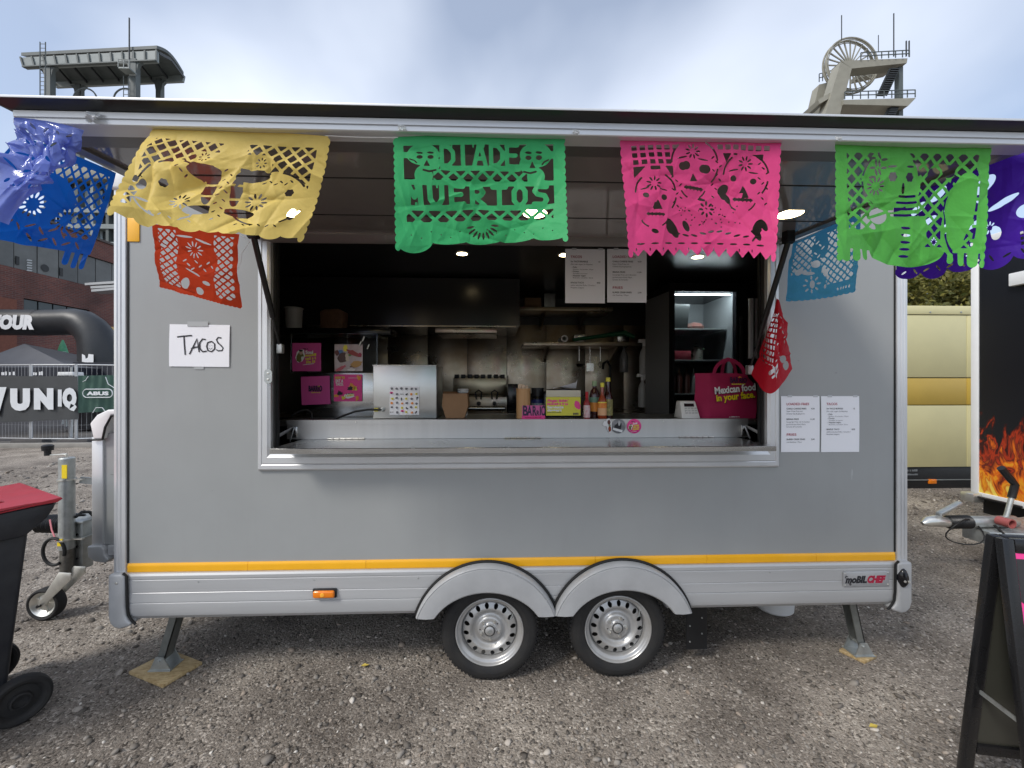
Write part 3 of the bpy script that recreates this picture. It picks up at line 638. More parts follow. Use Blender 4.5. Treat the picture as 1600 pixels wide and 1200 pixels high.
for y in (.640, .735):
    m.prism([(P0.x - nrm.x * .018, P0.z - nrm.z * .018), (P1.x - nrm.x * .05, P1.z - nrm.z * .04), (P1.x + d.x * .25, P1.z + d.z * .1), (P1.x + nrm.x * .05, P1.z + nrm.z * .04), (P0.x + nrm.x * .018, P0.z + nrm.z * .018), (P0.x - d.x * .08, P0.z - d.z * .08)], 'y', y, y + .006)
m.build('fork', M_zinc, J, bevel=.0015)
m = MB(); m.tube([(wc.x, .62, jr), (wc.x, .75, jr)], .009, 10); m.build('axle', M_black, J)
# rubber bellows, coupling, cables
bl = at(66, 822, .98); br_ = at(98, 818, .98); m = MB(); pr = []
n = 18
for i in range(n + 1): pr.append((.052 + .012 * (i % 2) + .012 * i / n, -.17 + .30 * i / n))
m.lathe(pr, (br_.x, .98, br_.z), 'x', 24); m.build('bellows', M_black, T)
m = MB(); m.tube([(br_.x - .17, .98, br_.z), (br_.x - .27, .98, br_.z + .0), (br_.x - .36, .98, br_.z + .02)], [.03, .035, .045], 14); m.build('coupling', M_zinc, T)
m = MB(); pts = []
for i in range(25):
    a = -.3 + 5.6 * i / 24; q = at(84 + 17 * math.cos(a), 862 - 21 * math.sin(a), .70); pts.append(q)
m.tube(pts, .010, 8); m.build('cable', M_gask, T)
m = MB(); m.tube([at(78, 812, .90), at(81, 828, .87), at(88, 845, .83)], .005, 6); m.build('breakaway_cable', mat('red_cable', (.62, .2, .22), .4), T)
m = MB(); m.tube([at(118, 808, .75), at(128, 800, .80), at(140, 800, .85), at(146, 806, .9)], .010, 8); m.build('cable', M_gask, T)

# ---------------------------------------------------------------- inside the trailer: fixed lining and fittings are parts of it
ICZ = 2.475
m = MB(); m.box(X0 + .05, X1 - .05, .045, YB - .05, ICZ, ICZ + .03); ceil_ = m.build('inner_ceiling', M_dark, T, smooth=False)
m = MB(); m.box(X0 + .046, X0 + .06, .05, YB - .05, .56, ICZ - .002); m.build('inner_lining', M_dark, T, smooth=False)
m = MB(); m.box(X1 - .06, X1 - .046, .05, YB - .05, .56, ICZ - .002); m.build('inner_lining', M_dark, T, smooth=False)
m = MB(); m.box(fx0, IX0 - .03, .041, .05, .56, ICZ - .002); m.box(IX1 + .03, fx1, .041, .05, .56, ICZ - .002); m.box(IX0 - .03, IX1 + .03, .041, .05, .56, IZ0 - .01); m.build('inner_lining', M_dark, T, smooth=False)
x = X0 + .06; BW = 2.02
while x < X1 - .08:          # steel wall sheets with narrow joints
    e = min(x + .405, X1 - .062); m = MB(); m.box(x + .002, e - .002, BW, BW + .02, 1.0, 2.2); m.build('wall_sheet', M_steel_dull, T, bevel=.002); x = e
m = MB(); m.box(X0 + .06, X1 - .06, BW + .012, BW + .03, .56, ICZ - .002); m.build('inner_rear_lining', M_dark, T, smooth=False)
for px, py in ((722, 396), (882, 398), (1090, 401)):
    d = ray(px, py); k = (ICZ - EYE) / d.z; c = Vector((d.x * k, d.y * k - DIST, ICZ))
    m = MB(); m.lathe([(.036, -.003), (.050, -.004), (.052, .0)], c, 'z', 24); m.build('ceiling_lamp', M_galv, T)
    m = MB(); m.disc((c.x, c.y, ICZ - .004), .036, 'z', 24); m.build('ceiling_lamp_glass', M_lamp, T)
# extractor hood
h0, h1 = at(432, 470, 1.15), at(812, 470, 1.15); hzt, hzb = ICZ - .004, at(600, 508, 1.15).z
m = MB(); m.prism([(1.15, hzb), (1.15, hzt - .02), (1.20, hzt), (BW - .004, hzt), (BW - .004, hzb + .02), (1.19, hzb + .02), (1.19, hzb)], 'x', h0.x, h1.x); hood = m.build('extractor_hood', mat('hood_black', (.022, .022, .024), .22), T, smooth=False)
a, b = at(680, 512, 1.16), at(776, 520, 1.16); m = MB(); m.box(a.x, b.x, 1.16, 1.6, b.z, a.z); m.build('hood_filter_rail', M_steel_dull, hood, bevel=.002)
a, b = at(500, 506, 1.16), at(806, 511, 1.16); m = MB(); m.box(a.x, b.x, 1.155, 1.18, b.z, a.z); m.build('hood_edge', M_steel_dull, hood)
# worktop behind the upstand
m = MB(); m.box(jx0 - .10, jx1 + .10, .216, .70, 1.345, 1.377); m.build('worktop', mat('worktop_steel', (.32, .32, .31), .3, .9), T, smooth=False)
m = MB(); m.box(X0 + .062, X1 - .065, 1.42, BW - .002, 1.30, 1.33); m.build('rear_worktop', M_steel_dull, T, smooth=False)
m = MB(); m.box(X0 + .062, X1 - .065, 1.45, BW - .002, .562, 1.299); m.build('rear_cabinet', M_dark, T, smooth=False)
def wshelf(px0, px1, py, Y0):
    a, b = at(px0, py, Y0), at(px1, py, Y0); m = MB(); m.box(a.x, b.x, Y0, BW - .001, a.z - .035, a.z); s = m.build('wall_shelf', M_steel_dull, T, bevel=.002)
    for px in (px0 + 40, px1 - 40):
        c = at(px, py, Y0); m = MB(); m.prism([(Y0 + .05, a.z - .036), (BW - .002, a.z - .036), (BW - .002, a.z - .17)], 'x', c.x - .012, c.x + .012); m.build('shelf_bracket', M_steel_dull, s)
    return a.z
zs = wshelf(818, 1010, 534, 1.62); wshelf(812, 958, 479, 1.62)
# right: added bright rail standing in for the reflection on the inner frame
m = MB(); a, b = at(1172, 466, .30), at(1184, 560, .30); m.box(a.x, b.x, .30, .32, b.z, a.z); m.build('reflection_rail', M_aluw, T, bevel=.002)
m = MB(); m.box(a.x + .02, a.x + .028, .296, .30, b.z, a.z); m.build('reflection_rail_groove', M_gask, T)

# ---- kitchen things
def rect(px0, py0, px1, py1, Y): a, b = at(px0, py0, Y), at(px1, py1, Y); return a.x, b.x, b.z, a.z
# gas range
x0, x1, z0, z1 = rect(700, 585, 792, 650, 1.46)
G = thing('gas_range', 'steel gas range with black burner guards against the rear wall', 'range', ((x0 + x1) / 2, 1.7, 1.33))
m = MB(); m.box(x0, x1, 1.46, 1.95, 1.332, z1 - .20); m.build('body', M_steel_dull, G, bevel=.004)
m = MB(); m.box(x0, x1, 1.90, 1.95, z1 - .19, z1 - .02); m.build('backsplash', mat('worn_steel', (.42, .38, .28), .3, .9), G, bevel=.004)
for k in range(8):
    t = x0 + (x1 - x0) * (k + .5) / 8; m = MB(); m.box(t - .022, t + .022, 1.895, 1.955, z1 - .03, z1 + .01); m.build('burner_guard', M_black, G, bevel=.004)
for k in range(2):
    t = x0 + (x1 - x0) * (.52 + .27 * k); m = MB(); m.lathe([(.0, -.03), (.016, -.028), (.02, 0)], (t, 1.46, z1 - .26), 'y', 16); m.build('knob', M_black, G)
    m = MB(); m.tube([(t - .02, 1.44, z1 - .22), (t - .028, 1.44, z1 - .16), (t, 1.44, z1 - .14), (t + .028, 1.44, z1 - .16), (t + .02, 1.44, z1 - .22)], .007, 8); m.build('pan_handle', M_black, G)
m = MB(); m.tube([(x0 + .02, 1.40, z1 - .30), (x1 - .02, 1.40, z1 - .30)], .02, 12); m.build('hand_rail', M_steel, G)
# paper roll and green hose on the shelf, spray bottles on the rail
c = at(882, 526, 1.66); m = MB(); m.lathe([(.020, 0), (.034, 0), (.034, .22), (.020, .22)], (c.x, 1.66, zs + .036), 'y', 24, closed=True); one('paper_roll', m, M_white, 'white paper roll lying on the upper steel wall shelf', 'paper roll')
m = MB(); m.tube([at(895, 531, 1.68), at(940, 525, 1.72), at(975, 520, 1.74), at(992, 527, 1.72)], [.016, .02, .026, .02], 12); one('green_hose', m, mat('green_rubber', (.01, .10, .045), .35), 'green hose lying along the wall shelf beside the paper roll', 'hose')
def spray(px, py0, py1, Y, colr, lab):
    a, b = at(px, py0, Y), at(px, py1, Y); h = a.z - b.z; S = thing('spray_bottle', lab, 'spray bottle', (b.x, Y, b.z), group='spray bottles by the rear wall')
    m = MB(); m.lathe([(0, 0), (.036, 0), (.040, .01), (.040, h * .52), (.030, h * .66), (.014, h * .74), (.014, h * .82)], (b.x, Y, b.z), 'z', 20); m.build('bottle', colr, S)
    m = MB(); m.prism([(b.x - .055, a.z - h * .10), (b.x - .05, a.z), (b.x + .02, a.z), (b.x + .035, a.z - h * .08), (b.x + .015, a.z - h * .2), (b.x - .015, a.z - h * .2), (b.x - .012, a.z - h * .10)], 'y', Y - .015, Y + .015); m.build('trigger', M_black if px < 990 else M_white, S, bevel=.003)
spray(975, 536, 582, 1.75, mat('smoke_plastic', (.14, .14, .14), .3), 'dark spray bottle hanging below the wall shelf')
spray(1006, 530, 585, 1.55, mat('milky_plastic', (.42, .42, .40), .35), 'white spray bottle with white trigger, upper of the two beside the fridge')
spray(1004, 584, 636, 1.55, mat('milky_plastic', (.42, .42, .40), .35), 'white spray bottle standing below the other white one beside the fridge')
c = at(953, 604, 1.7); m = MB(); m.tube([(c.x, 1.7, 1.33), (c.x, 1.7, at(953, 572, 1.7).z), at(949, 564, 1.66), at(943, 568, 1.60), at(942, 576, 1.58)], .012, 12); one('water_tap', m, M_black, 'tall black swan-neck water tap behind the sauce bottles', 'tap')
# pots at the upper left
CZ = at(480, 512, .95).z
m = MB(); a, b = at(432, 516, .95), at(610, 523, .95); m.box(a.x - .2, b.x, .95, 1.14, b.z, CZ - .001); m.build('upper_ledge', M_blackg, T, bevel=.003)
a, b = at(444, 482, 1.0), at(470, 511, 1.0); rr_ = (b.x - a.x) / 2; m = MB(); m.lathe([(0, 0), (rr_ * .86, 0), (rr_ * .9, .01), (rr_, a.z - CZ), (rr_ * 1.12, a.z - CZ + .002), (rr_ * 1.1, a.z - CZ + .008), (rr_ * .96, a.z - CZ), (rr_ * .86, .01), (0, .01)], ((a.x + b.x) / 2, 1.02, CZ), 'z', 28)
one('plastic_tub', m, mat('tub_white', (.50, .49, .46), .4), 'off-white plastic tub on the dark ledge at the upper left of the kitchen', 'tub')
a, b = at(500, 486, 1.0), at(534, 512, 1.0); m = MB(); m.prism([(a.x, CZ), (b.x, CZ), (b.x + .01, a.z), (b.x - .03, a.z + .02), (a.x + .03, a.z + .015), (a.x - .005, a.z)], 'y', 1.0, 1.12); one('paper_sack', m, mat('brown_sack', (.16, .085, .05), .7, var=.3, vs=20), 'crumpled brown paper sack on the dark ledge beside the tub', 'sack', bevel=.01)

# fridge
x0, x1, z0, z1 = rect(1046, 455, 1168, 668, 1.05)
FR = thing('glass_door_fridge', 'black upright fridge with lit glass door and steel shelves', 'fridge', ((x0 + x1) / 2, 1.35, .56))
yb_ = 1.62
m = MB(); m.box(x0, x0 + .05, 1.06, yb_, .56, z1 + .07); m.box(x1 - .09, x1, 1.06, yb_, .56, z1 + .07); m.box(x0 + .05, x1 - .09, 1.06, yb_, z1, z1 + .07); m.box(x0 + .05, x1 - .09, yb_ - .04, yb_, .60, z1); m.box(x0 + .05, x1 - .09, 1.06, yb_, .56, .80); m.build('cabinet', M_blackg, FR, smooth=False)
m = MB(); m.box(x0 + .051, x0 + .056, 1.10, yb_ - .045, .82, z1 - .002); m.box(x1 - .096, x1 - .091, 1.10, yb_ - .045, .82, z1 - .002); m.box(x0 + .058, x1 - .098, yb_ - .05, yb_ - .044, .82, z1 - .002); m.build('liner', mat('fridge_liner', (.34, .36, .37), .4), FR, smooth=False)
m = MB(); m.box(x0 + .07, x1 - .12, 1.085, 1.10, z1 - .02, z1 - .012); m.build('led_strip', mat('led_white', (.85, .95, 1.0), .4, emis=34.0), FR)
m = MB(); m.box(x0 + .045, x1 - .085, 1.050, 1.056, .80, z1 + .01); m.build('door_glass', M_glass, FR, smooth=False)
m = MB(); m.box(x1 - .075, x1 - .05, 1.02, 1.045, 1.3, z1 - .2); m.build('door_handle', M_black, FR, bevel=.006)
szs = []
for py in (513, 562, 615, 660):
    z = at(1090, py, 1.16).z; szs.append(z); m = MB(); m.box(x0 + .058, x1 - .10, 1.17, yb_ - .06, z - .012, z); m.build('shelf', mat('shelf_wire', (.55, .57, .57), .35, .4), FR, bevel=.002)
def inf(name, m, mt, lab, cat, **k): return one(name, m, mt, lab, cat, 'food kept in the fridge', **k)
fx = x0 + .07
m = MB(); zt = szs[0]; a = at(1060, 475, 1.2); m.hexa([(fx, 1.2, zt), (fx + .15, 1.2, zt), (fx + .15, 1.4, zt), (fx, 1.4, zt), (fx - .01, 1.19, a.z), (fx + .165, 1.19, a.z), (fx + .165, 1.41, a.z), (fx - .01, 1.41, a.z)]); inf('food_container', m, mat('dark_tub', (.06, .065, .065), .25), 'dark plastic food container with lid on the top fridge shelf', 'container', bevel=.006)
m = MB(); q = fx + .20; m.lathe([(0, .0), (.07, .0), (.085, .03), (.06, .06), (0, .075)], (q + .06, 1.32, szs[0]), 'z', 20); inf('food_pack', m, mat('pale_pack', (.30, .27, .24), .5, c2=(.35, .10, .08), vs=22), 'pale wrapped food pack on the top fridge shelf', 'food pack')
m = MB(); m.box(fx, fx + .17, 1.18, 1.36, szs[1] + .001, szs[1] + .075); inf('cardboard_box', m, mat('red_carton', (.42, .02, .06), .5, c2=(.55, .12, .14), vs=14), 'red carton on the middle fridge shelf, left of the plants', 'carton', bevel=.003)
m = MB()
for k in range(40):
    p = Vector((random.gauss(fx + .24, .035), random.gauss(1.28, .04), szs[1] + .02 + abs(random.gauss(0, .05)))); d = Vector((random.gauss(0, 1), random.gauss(0, 1), random.gauss(0, 1))).normalized() * .025; e_ = d.orthogonal().normalized() * .010
    m.add([p - d, p + e_, p + d, p - e_], [(0, 1, 2, 3)])
inf('herb_bunch', m, mat('herb_green', (.05, .09, .05), .6), 'bunch of green herbs on the middle fridge shelf', 'herbs', recalc=False)
for k in range(4):
    m = MB(); xx = fx + .02 + .062 * k; m.lathe([(0, 0), (.026, 0), (.027, .01), (.026, .14), (.018, .165), (.008, .175), (.005, .215), (0, .215)], (xx, 1.21, szs[2] + .001), 'z', 16)
    inf('sauce_bottle', m, mat('brown_sauce', (.14, .045, .035), .3) if k < 3 else mat('white_sauce', (.55, .55, .52), .35), ('%s squeeze bottle of brown sauce on the lower fridge shelf' % ('leftmost', 'second', 'third')[k]) if k < 3 else 'white squeeze bottle at the right end of the lower fridge shelf', 'sauce bottle')
m = MB(); m.box(fx, fx + .2, 1.2, 1.4, szs[3] + .001, szs[3] + .10); inf('food_box', m, mat('green_tub', (.22, .25, .20), .4), 'pale food tub on the bottom fridge shelf', 'tub', bevel=.01)
# grey tall cabinet door left of the fridge
a, b = at(1015, 462, 1.30), at(1046, 450, 1.02)
m = MB(); m.hexa([(a.x, 1.40, .7), (b.x - .003, 1.02, .7), (b.x - .003, 1.045, .7), (a.x + .02, 1.42, .7), (a.x, 1.40, 2.33), (b.x - .003, 1.02, 2.33), (b.x - .003, 1.045, 2.33), (a.x + .02, 1.42, 2.33)])
one('cabinet_door', m, mat('grey_door', (.16, .165, .165), .4), 'plain grey tall cabinet door standing ajar left of the fridge', 'door', smooth=False)

# ---- more kitchen things on the rear worktop, shelf and wall
def lathe_thing(name, prof, c, m_, lab, cat, group=None, n=28): m = MB(); m.lathe(prof, c, 'z', n); return one(name, m, m_, lab, cat, group)
M_pan = mat('black_iron', (.018, .018, .018), .35, .3)
for px, Y, r, h, lab in ((868, 1.62, .15, .12, 'wide black cooking pot behind the napkin dispenser'), (815, 1.60, .11, .17, 'tall black stock pot on the rear worktop behind the cutlery cup')):
    c = at(px, 620, Y); K = thing('cooking_pot', lab, 'pot', (c.x, Y, 1.331), group='pots on the rear worktop'); m = MB(); m.lathe([(0, 0), (r * .95, 0), (r, .02), (r, h), (r + .008, h + .004), (r - .006, h), (r - .01, .02), (0, .02)], (c.x, Y, 1.331), 'z', 28); m.build('pot', M_pan, K)
    for q in (-1, 1): m = MB(); m.tube([(c.x + q * r, Y - .04, 1.331 + h * .8), (c.x + q * (r + .04), Y, 1.331 + h * .82), (c.x + q * r, Y + .04, 1.331 + h * .8)], .006, 8); m.build('handle', M_pan, K)
x0, x1, z0, z1 = rect(793, 600, 806, 655, 1.47); m = MB(); m.box(x0, x1 + .02, 1.47, 1.9, 1.331, z1); one('deep_fryer', m, M_blackg, 'narrow black deep fryer beside the gas range', 'fryer', bevel=.006)
for px, l, kind, lab in ((905, .20, 0, 'steel ladle hanging under the wall shelf, leftmost utensil'), (922, .24, 1, 'steel spatula hanging under the wall shelf between ladle and whisk'), (938, .21, 2, 'steel whisk hanging under the wall shelf, rightmost utensil')):
    c = at(px, 541, 1.70); K = thing('kitchen_utensil', lab, 'utensil', (c.x, 1.70, c.z - l), group='utensils hanging under the wall shelf'); m = MB(); m.tube([(c.x, 1.70, c.z), (c.x, 1.70, c.z - l * .7)], .004, 8); m.build('handle', M_steel, K); m = MB()
    if kind == 0: m.lathe([(0, 0), (.03, .004), (.042, .03), (.040, .03), (.028, .006), (0, .003)], (c.x, 1.68, c.z - l), 'z', 18)
    elif kind == 1: m.box(c.x - .035, c.x + .035, 1.698, 1.701, c.z - l, c.z - l * .68)
    else:
        for q in range(5): a_ = math.pi * q / 5; m.tube([(c.x, 1.70, c.z - l * .68), (c.x + .028 * math.cos(a_), 1.70 + .028 * math.sin(a_), c.z - l * .85), (c.x, 1.70, c.z - l), (c.x - .028 * math.cos(a_), 1.70 - .028 * math.sin(a_), c.z - l * .85), (c.x, 1.70, c.z - l * .68)], .0015, 5)
    m.build('head', M_steel, K)
zu = at(850, 479, 1.62).z
for i, (px, w, h, mm, lab) in enumerate(((832, .16, .10, mat('kraft_carton', (.26, .15, .08), .7), 'brown carton on the upper wall shelf left of the menus'), (858, .11, .14, mat('tin_grey', (.30, .30, .29), .35, .6), 'grey metal tin on the upper wall shelf beside the carton'))):
    c = at(px, 479, 1.75); m = MB(); m.box(c.x - w / 2, c.x + w / 2, 1.70, 1.84, zu + .001, zu + h); one(('carton', 'metal_tin')[i], m, mm, lab, ('carton', 'tin')[i], bevel=.004)
for i, (px, lab) in enumerate(((905, 'left of two steel food pans on the lower wall shelf'), (972, 'right of two steel food pans on the lower wall shelf'))):
    c = at(px, 534, 1.84); m = MB(); w = .12; m.hexa([(c.x - w * .45, 1.80, zs + .001), (c.x + w * .45, 1.80, zs + .001), (c.x + w * .45, 1.94, zs + .001), (c.x - w * .45, 1.94, zs + .001), (c.x - w / 2, 1.79, zs + .09), (c.x + w / 2, 1.79, zs + .09), (c.x + w / 2, 1.95, zs + .09), (c.x - w / 2, 1.95, zs + .09)]); one('food_pan', m, M_steel, lab, 'food pan', 'food pans on the wall shelf', bevel=.004)
lathe_thing('cup_stack', [(0, 0), (.028, 0), (.034, .07)] + [(.034 + .004 * (q % 2), .07 + .008 * q) for q in range(14)] + [(.03, .18), (0, .18)], (at(672, 600, .55).x + .22, .55, 1.379), M_white, 'stack of white paper cups behind the kraft food box', 'cups')
for i, (dx, zi, w, h, c_, nm, lab) in enumerate(((.26, 1, .09, .11, (.32, .30, .26), 'food_jar', 'pale jar at the right of the middle fridge shelf'), (.02, 0, .0, .0, (0, 0, 0), '', ''), (.19, 3, .10, .09, (.42, .06, .05), 'food_carton', 'red carton at the right of the bottom fridge shelf'))):
    if nm: m = MB(); m.lathe([(0, 0), (w / 2, 0), (w / 2, h * .75), (w * .4, h * .85), (w * .4, h), (0, h)], (fx + dx, 1.26, szs[zi] + .001), 'z', 18); inf(nm, m, mat('fridge_item_%d' % i, c_, .45), lab, nm.split('_')[1])

# ---- display case with posters
gx0, gx1, gz0, gz1 = rect(455, 522, 590, 655, .46)
D = thing('display_case', 'glass display case with steel base at the left end of the counter', 'display case', ((gx0 + gx1) / 2, .58, 1.378))
a = at(478, 582, .46); b = at(583, 645, .46)
m = MB(); m.box(a.x, b.x + .01, .46, .69, 1.378, a.z); m.build('steel_base', M_steel, D, bevel=.004)
m = MB(); m.box(gx0, gx1, .455, .459, a.z + .002, gz1); m.build('front_pane', M_glass, D, smooth=False)
m = MB(); m.box(gx0, gx1, .46, .69, gz1 + .001, gz1 + .006); m.build('top_pane', mat('dark_glass', (.015, .02, .02), .06), D, smooth=False)
m = MB(); m.box(gx0 + .0, gx0 + .008, .46, .47, a.z, gz1); m.box(gx1 - .008, gx1, .46, .47, a.z, gz1); m.build('frame', M_blackg, D)
c = at(570, 526, .45); m = MB()
for dx, dz in ((0, 0), (-.02, -.03), (.03, -.05)): m.tube([(c.x + dx, .44, c.z + dz), (c.x + dx - .012, .44, c.z + dz - .03)], .005, 8)
m.build('clip', M_zinc, D)
def poster(name, px0, py0, px1, py1, Y, m_, label, tilt=0.0, cat='poster', group='posters taped on the counter'):
    x0, x1, z0, z1 = rect(px0, py0, px1, py1, Y)
    m = MB(); n = 8; V = []; F = []
    for j in range(n + 1):
        for i in range(n + 1):
            s, t = i / n, j / n; V.append((x0 + (x1 - x0) * s + tilt * (t - .5), Y - .0015 - .002 * math.sin(math.pi * t) * (abs(s - .5) * 2) ** 3, z0 + (z1 - z0) * t - tilt * (s - .5)))
    for j in range(n):
        for i in range(n): q = j * (n + 1) + i; F.append((q, q + 1, q + n + 2, q + n + 1))
    m.add(V, F); o = one(name, m, m_, label, cat, group, recalc=False); return o, (x0, x1, z0, z1)
def blob(parent, m_, cx, cz, rx, rz, Y, name='printed_shape', n=14, jag=.12, rot=0.0):
    m = MB(); P = []
    for k in range(n):
        a = 2 * math.pi * k / n; r = 1 + random.uniform(-jag, jag); x, z = rx * r * math.cos(a), rz * r * math.sin(a)
        P.append((cx + x * math.cos(rot) - z * math.sin(rot), Y, cz + x * math.sin(rot) + z * math.cos(rot)))
    m.add(P, [tuple(range(n))]); return m.build(name, m_, parent, smooth=False, recalc=False)
def squig(parent, m_, x0, x1, z, h, Y, tilt=0.0):   # a line of print too small to read: uneven marks
    m = MB(); x = x0
    while x < x1 - h * .3:
        w = h * random.uniform(.35, .75); hh = h * random.uniform(.65, 1.0)
        q = (x - x0) * tilt
        m.add([(x, Y, z + q), (min(x + w, x1), Y, z + q), (min(x + w, x1), Y, z + hh + q), (x, Y, z + hh + q)], [(0, 1, 2, 3)]); x += w + h * (.12 if random.random() < .8 else .5)
    m.build('small_print', m_, parent, smooth=False, recalc=False)
def lady(o, cx, cz, s, Y):
    blob(o, M_wht, cx, cz, .50 * s, .78 * s, Y - .0008, n=16, rot=-.25); blob(o, mat('olive_print', (.17, .17, .05), .5), cx - .05 * s, cz - .12 * s, .38 * s, .62 * s, Y - .0012, rot=-.25)
    blob(o, mat('skin_print', (.62, .42, .35), .5), cx + .06 * s, cz + .40 * s, .20 * s, .25 * s, Y - .0016); blob(o, M_ink, cx + .05 * s, cz + .60 * s, .22 * s, .12 * s, Y - .002); blob(o, M_wht, cx + .20 * s, cz - .3 * s, .10 * s, .28 * s, Y - .002)
Yp = .450
o, (x0, x1, z0, z1) = poster('pink_poster', 457, 536, 502, 580, Yp, M_pinkp, 'pink poster with caped figure, upper left on the display case')
s = (x1 - x0) / 45; lady(o, x0 + 13 * s, z0 + 24 * s, 14 * s, Yp - .004)
text("I'M A", M_ink, o, (x0 + 17 * s, Yp - .006, z1 - 10.5 * s), w=8 * s, h=2.4 * s, bold=.02)
text('Soul', M_wht, o, (x0 + 21 * s, Yp - .006, z1 - 17 * s), w=12 * s, h=5 * s, bold=.05)
for k in range(3): squig(o, M_yell, x0 + (20 + k) * s, x0 + (38 - k) * s, z1 - (22 + 5.3 * k) * s, 4.4 * s, Yp - .006, .12)
squig(o, M_wht, x0 + 17 * s, x0 + 35 * s, z0 + 9.5 * s, 1.3 * s, Yp - .006, .12)
m_ph = mat('food_photo_ground', (.62, .56, .56), .35, c2=(.42, .30, .29), vs=9)
o, (x0, x1, z0, z1) = poster('food_photo', 523, 538, 567, 580, Yp, m_ph, 'colour photo of tacos, upper right on the display case')
s = (x1 - x0) / 44
blob(o, M_yell, x0 + 17 * s, z1 - 6 * s, 4 * s, 6 * s, Yp - .005, n=6); blob(o, mat('blue_cloth', (.10, .22, .45), .5), x0 + 8 * s, z1 - 13 * s, 6 * s, 4 * s, Yp - .005, rot=.5)
for px, pz, a, b, ro, c in ((30, 14, 12, 3.4, -.4, (.32, .04, .03)), (14, 22, 8, 8, 0, (.10, .05, .04)), (20, 21, 3, 6, .2, (.62, .52, .40)), (10, 26, 2.4, 5, .5, (.55, .45, .38)), (34, 31, 10, 5, .35, (.50, .27, .07)), (33, 33, 8, 3, .35, (.20, .10, .03)), (10, 38, 9, 2.6, .5, (.55, .12, .15)), (40, 16, 3, 3, 0, (.36, .02, .06)), (4, 14, 3, 5, .3, (.15, .05, .04)), (27, 40, 6, 2, 0, (.75, .70, .68)), (24, 17, 2.4, 2, 0, (.12, .22, .05))):
    blob(o, mat('photo_%d_%d' % (px, pz), c, .4), x0 + px * s, z1 - pz * s, a * s, b * s, Yp - .006 - .0002 * px / 10, rot=ro, jag=.25)
o, (x0, x1, z0, z1) = poster('pink_poster', 471, 588, 516, 632, .452, M_pinkp, 'plain pink poster with small dark logo, lower left on the steel base', tilt=-.006)
text('BARRIO', M_navy, o, ((x0 + x1) / 2, .444, (z0 + z1) / 2 - .004), w=.085, h=.034, bold=.05, align='C'); squig(o, M_yell, x0 + .065, x1 - .06, (z0 + z1) / 2 - .016, .006, .444)
blob(o, M_yell, x0 + .112, (z0 + z1) / 2 + .026, .008, .006, .444, n=4)
o, (x0, x1, z0, z1) = poster('pink_poster', 522, 585, 566, 627, .452, M_hot, 'bright pink poster on how to eat a taco, lower right on the steel base')
s = (x1 - x0) / 44
text('HOW TO', M_yell, o, (x0 + 2.5 * s, .4435, z1 - 7 * s), w=15 * s, h=3.6 * s, bold=.05); text('EAT A', M_wht, o, (x0 + 3 * s, .4435, z1 - 12.5 * s), w=12 * s, h=4.6 * s, bold=.05); text('TACO.', M_wht, o, (x0 + 3.5 * s, .4435, z1 - 17.5 * s), w=12 * s, h=4.2 * s, bold=.05)
for px, pz, a, b, c in ((39, 5, 3, 3.5, M_orgp), (5, 34, 4, 2, M_orgp), (15, 37, 3, 3, M_yell), (37, 38, 3, 3.4, M_orgp), (28, 20, 6, 5, M_orgp), (26, 22, 4, 3.5, M_ink), (9, 29, 4, 3, M_ink), (34, 23, 2.5, 3.5, M_yell)): blob(o, c, x0 + px * s, z1 - pz * s, a * s, b * s, .4437 - .0003 * (c is M_ink), jag=.4)
blob(o, M_wht, x0 + 24 * s, z1 - 34 * s, 8.5 * s, 4 * s, .444, rot=.12); squig(o, M_yell, x0 + 18 * s, x0 + 31 * s, z1 - 35.5 * s, 3.4 * s, .4432, .12); squig(o, M_ink, x0 + 19 * s, x0 + 30 * s, z1 - 31.8 * s, 1.6 * s, .4432, .12); squig(o, M_wht, x0 + 23 * s, x0 + 38 * s, z1 - 6 * s, .8 * s, .4432)
# ---- steel box with its patterned sheet
x0, x1, z0, z1 = rect(583, 570, 682, 652, .33)
B = thing('steel_warmer_box', 'square brushed steel appliance box on the counter with patterned sheet', 'appliance', ((x0 + x1) / 2, .45, 1.378))
m = MB(); m.box(x0, x1, .33, .60, 1.379, z1 - .004); m.build('body', mat('satin_steel', (.56, .56, .54), .33, .9, var=.06, vs=3, rvar=.06), B, bevel=.004)
m = MB(); m.box(x0 - .004, x1 + .002, .326, .60, z1 - .006, z1); m.build('top_plate', M_steel, B, bevel=.002)
c = at(598, 640, .33); m = MB(); m.lathe([(0, -.022), (.007, -.022), (.008, -.01), (.013, -.008), (.014, 0)], (c.x, .33, c.z), 'y', 16); m.build('cable_gland', M_galv, B)
m = MB(); a = at(588, 640, .32); m.box(a.x - .012, a.x + .012, .318, .320, a.z - .012, a.z + .01); m.build('cable_tag', M_yell, B)
m = MB(); pts = [(c.x, .312, c.z), at(575, 640, .30), at(555, 643, .29), at(535, 650, .28), at(520, 657, .27)]; m.tube(pts, .006, 8); m.build('power_cable', M_gask, B)
m = MB(); m.tube([at(455, 650, .30), at(468, 642, .30), at(480, 640, .31), at(487, 645, .31), at(488, 656, .3)], .006, 8); one('black_cable', m, M_gask, 'loose black cable looping over the counter below the pink poster', 'cable')
o, (x0, x1, z0, z1) = poster('patterned_sheet', 609, 604, 655, 648, .327, M_paper, 'white sheet with small colourful doodles stuck on the steel box')
s = (x1 - x0) / 46; Yq = .3205; random.seed(3)
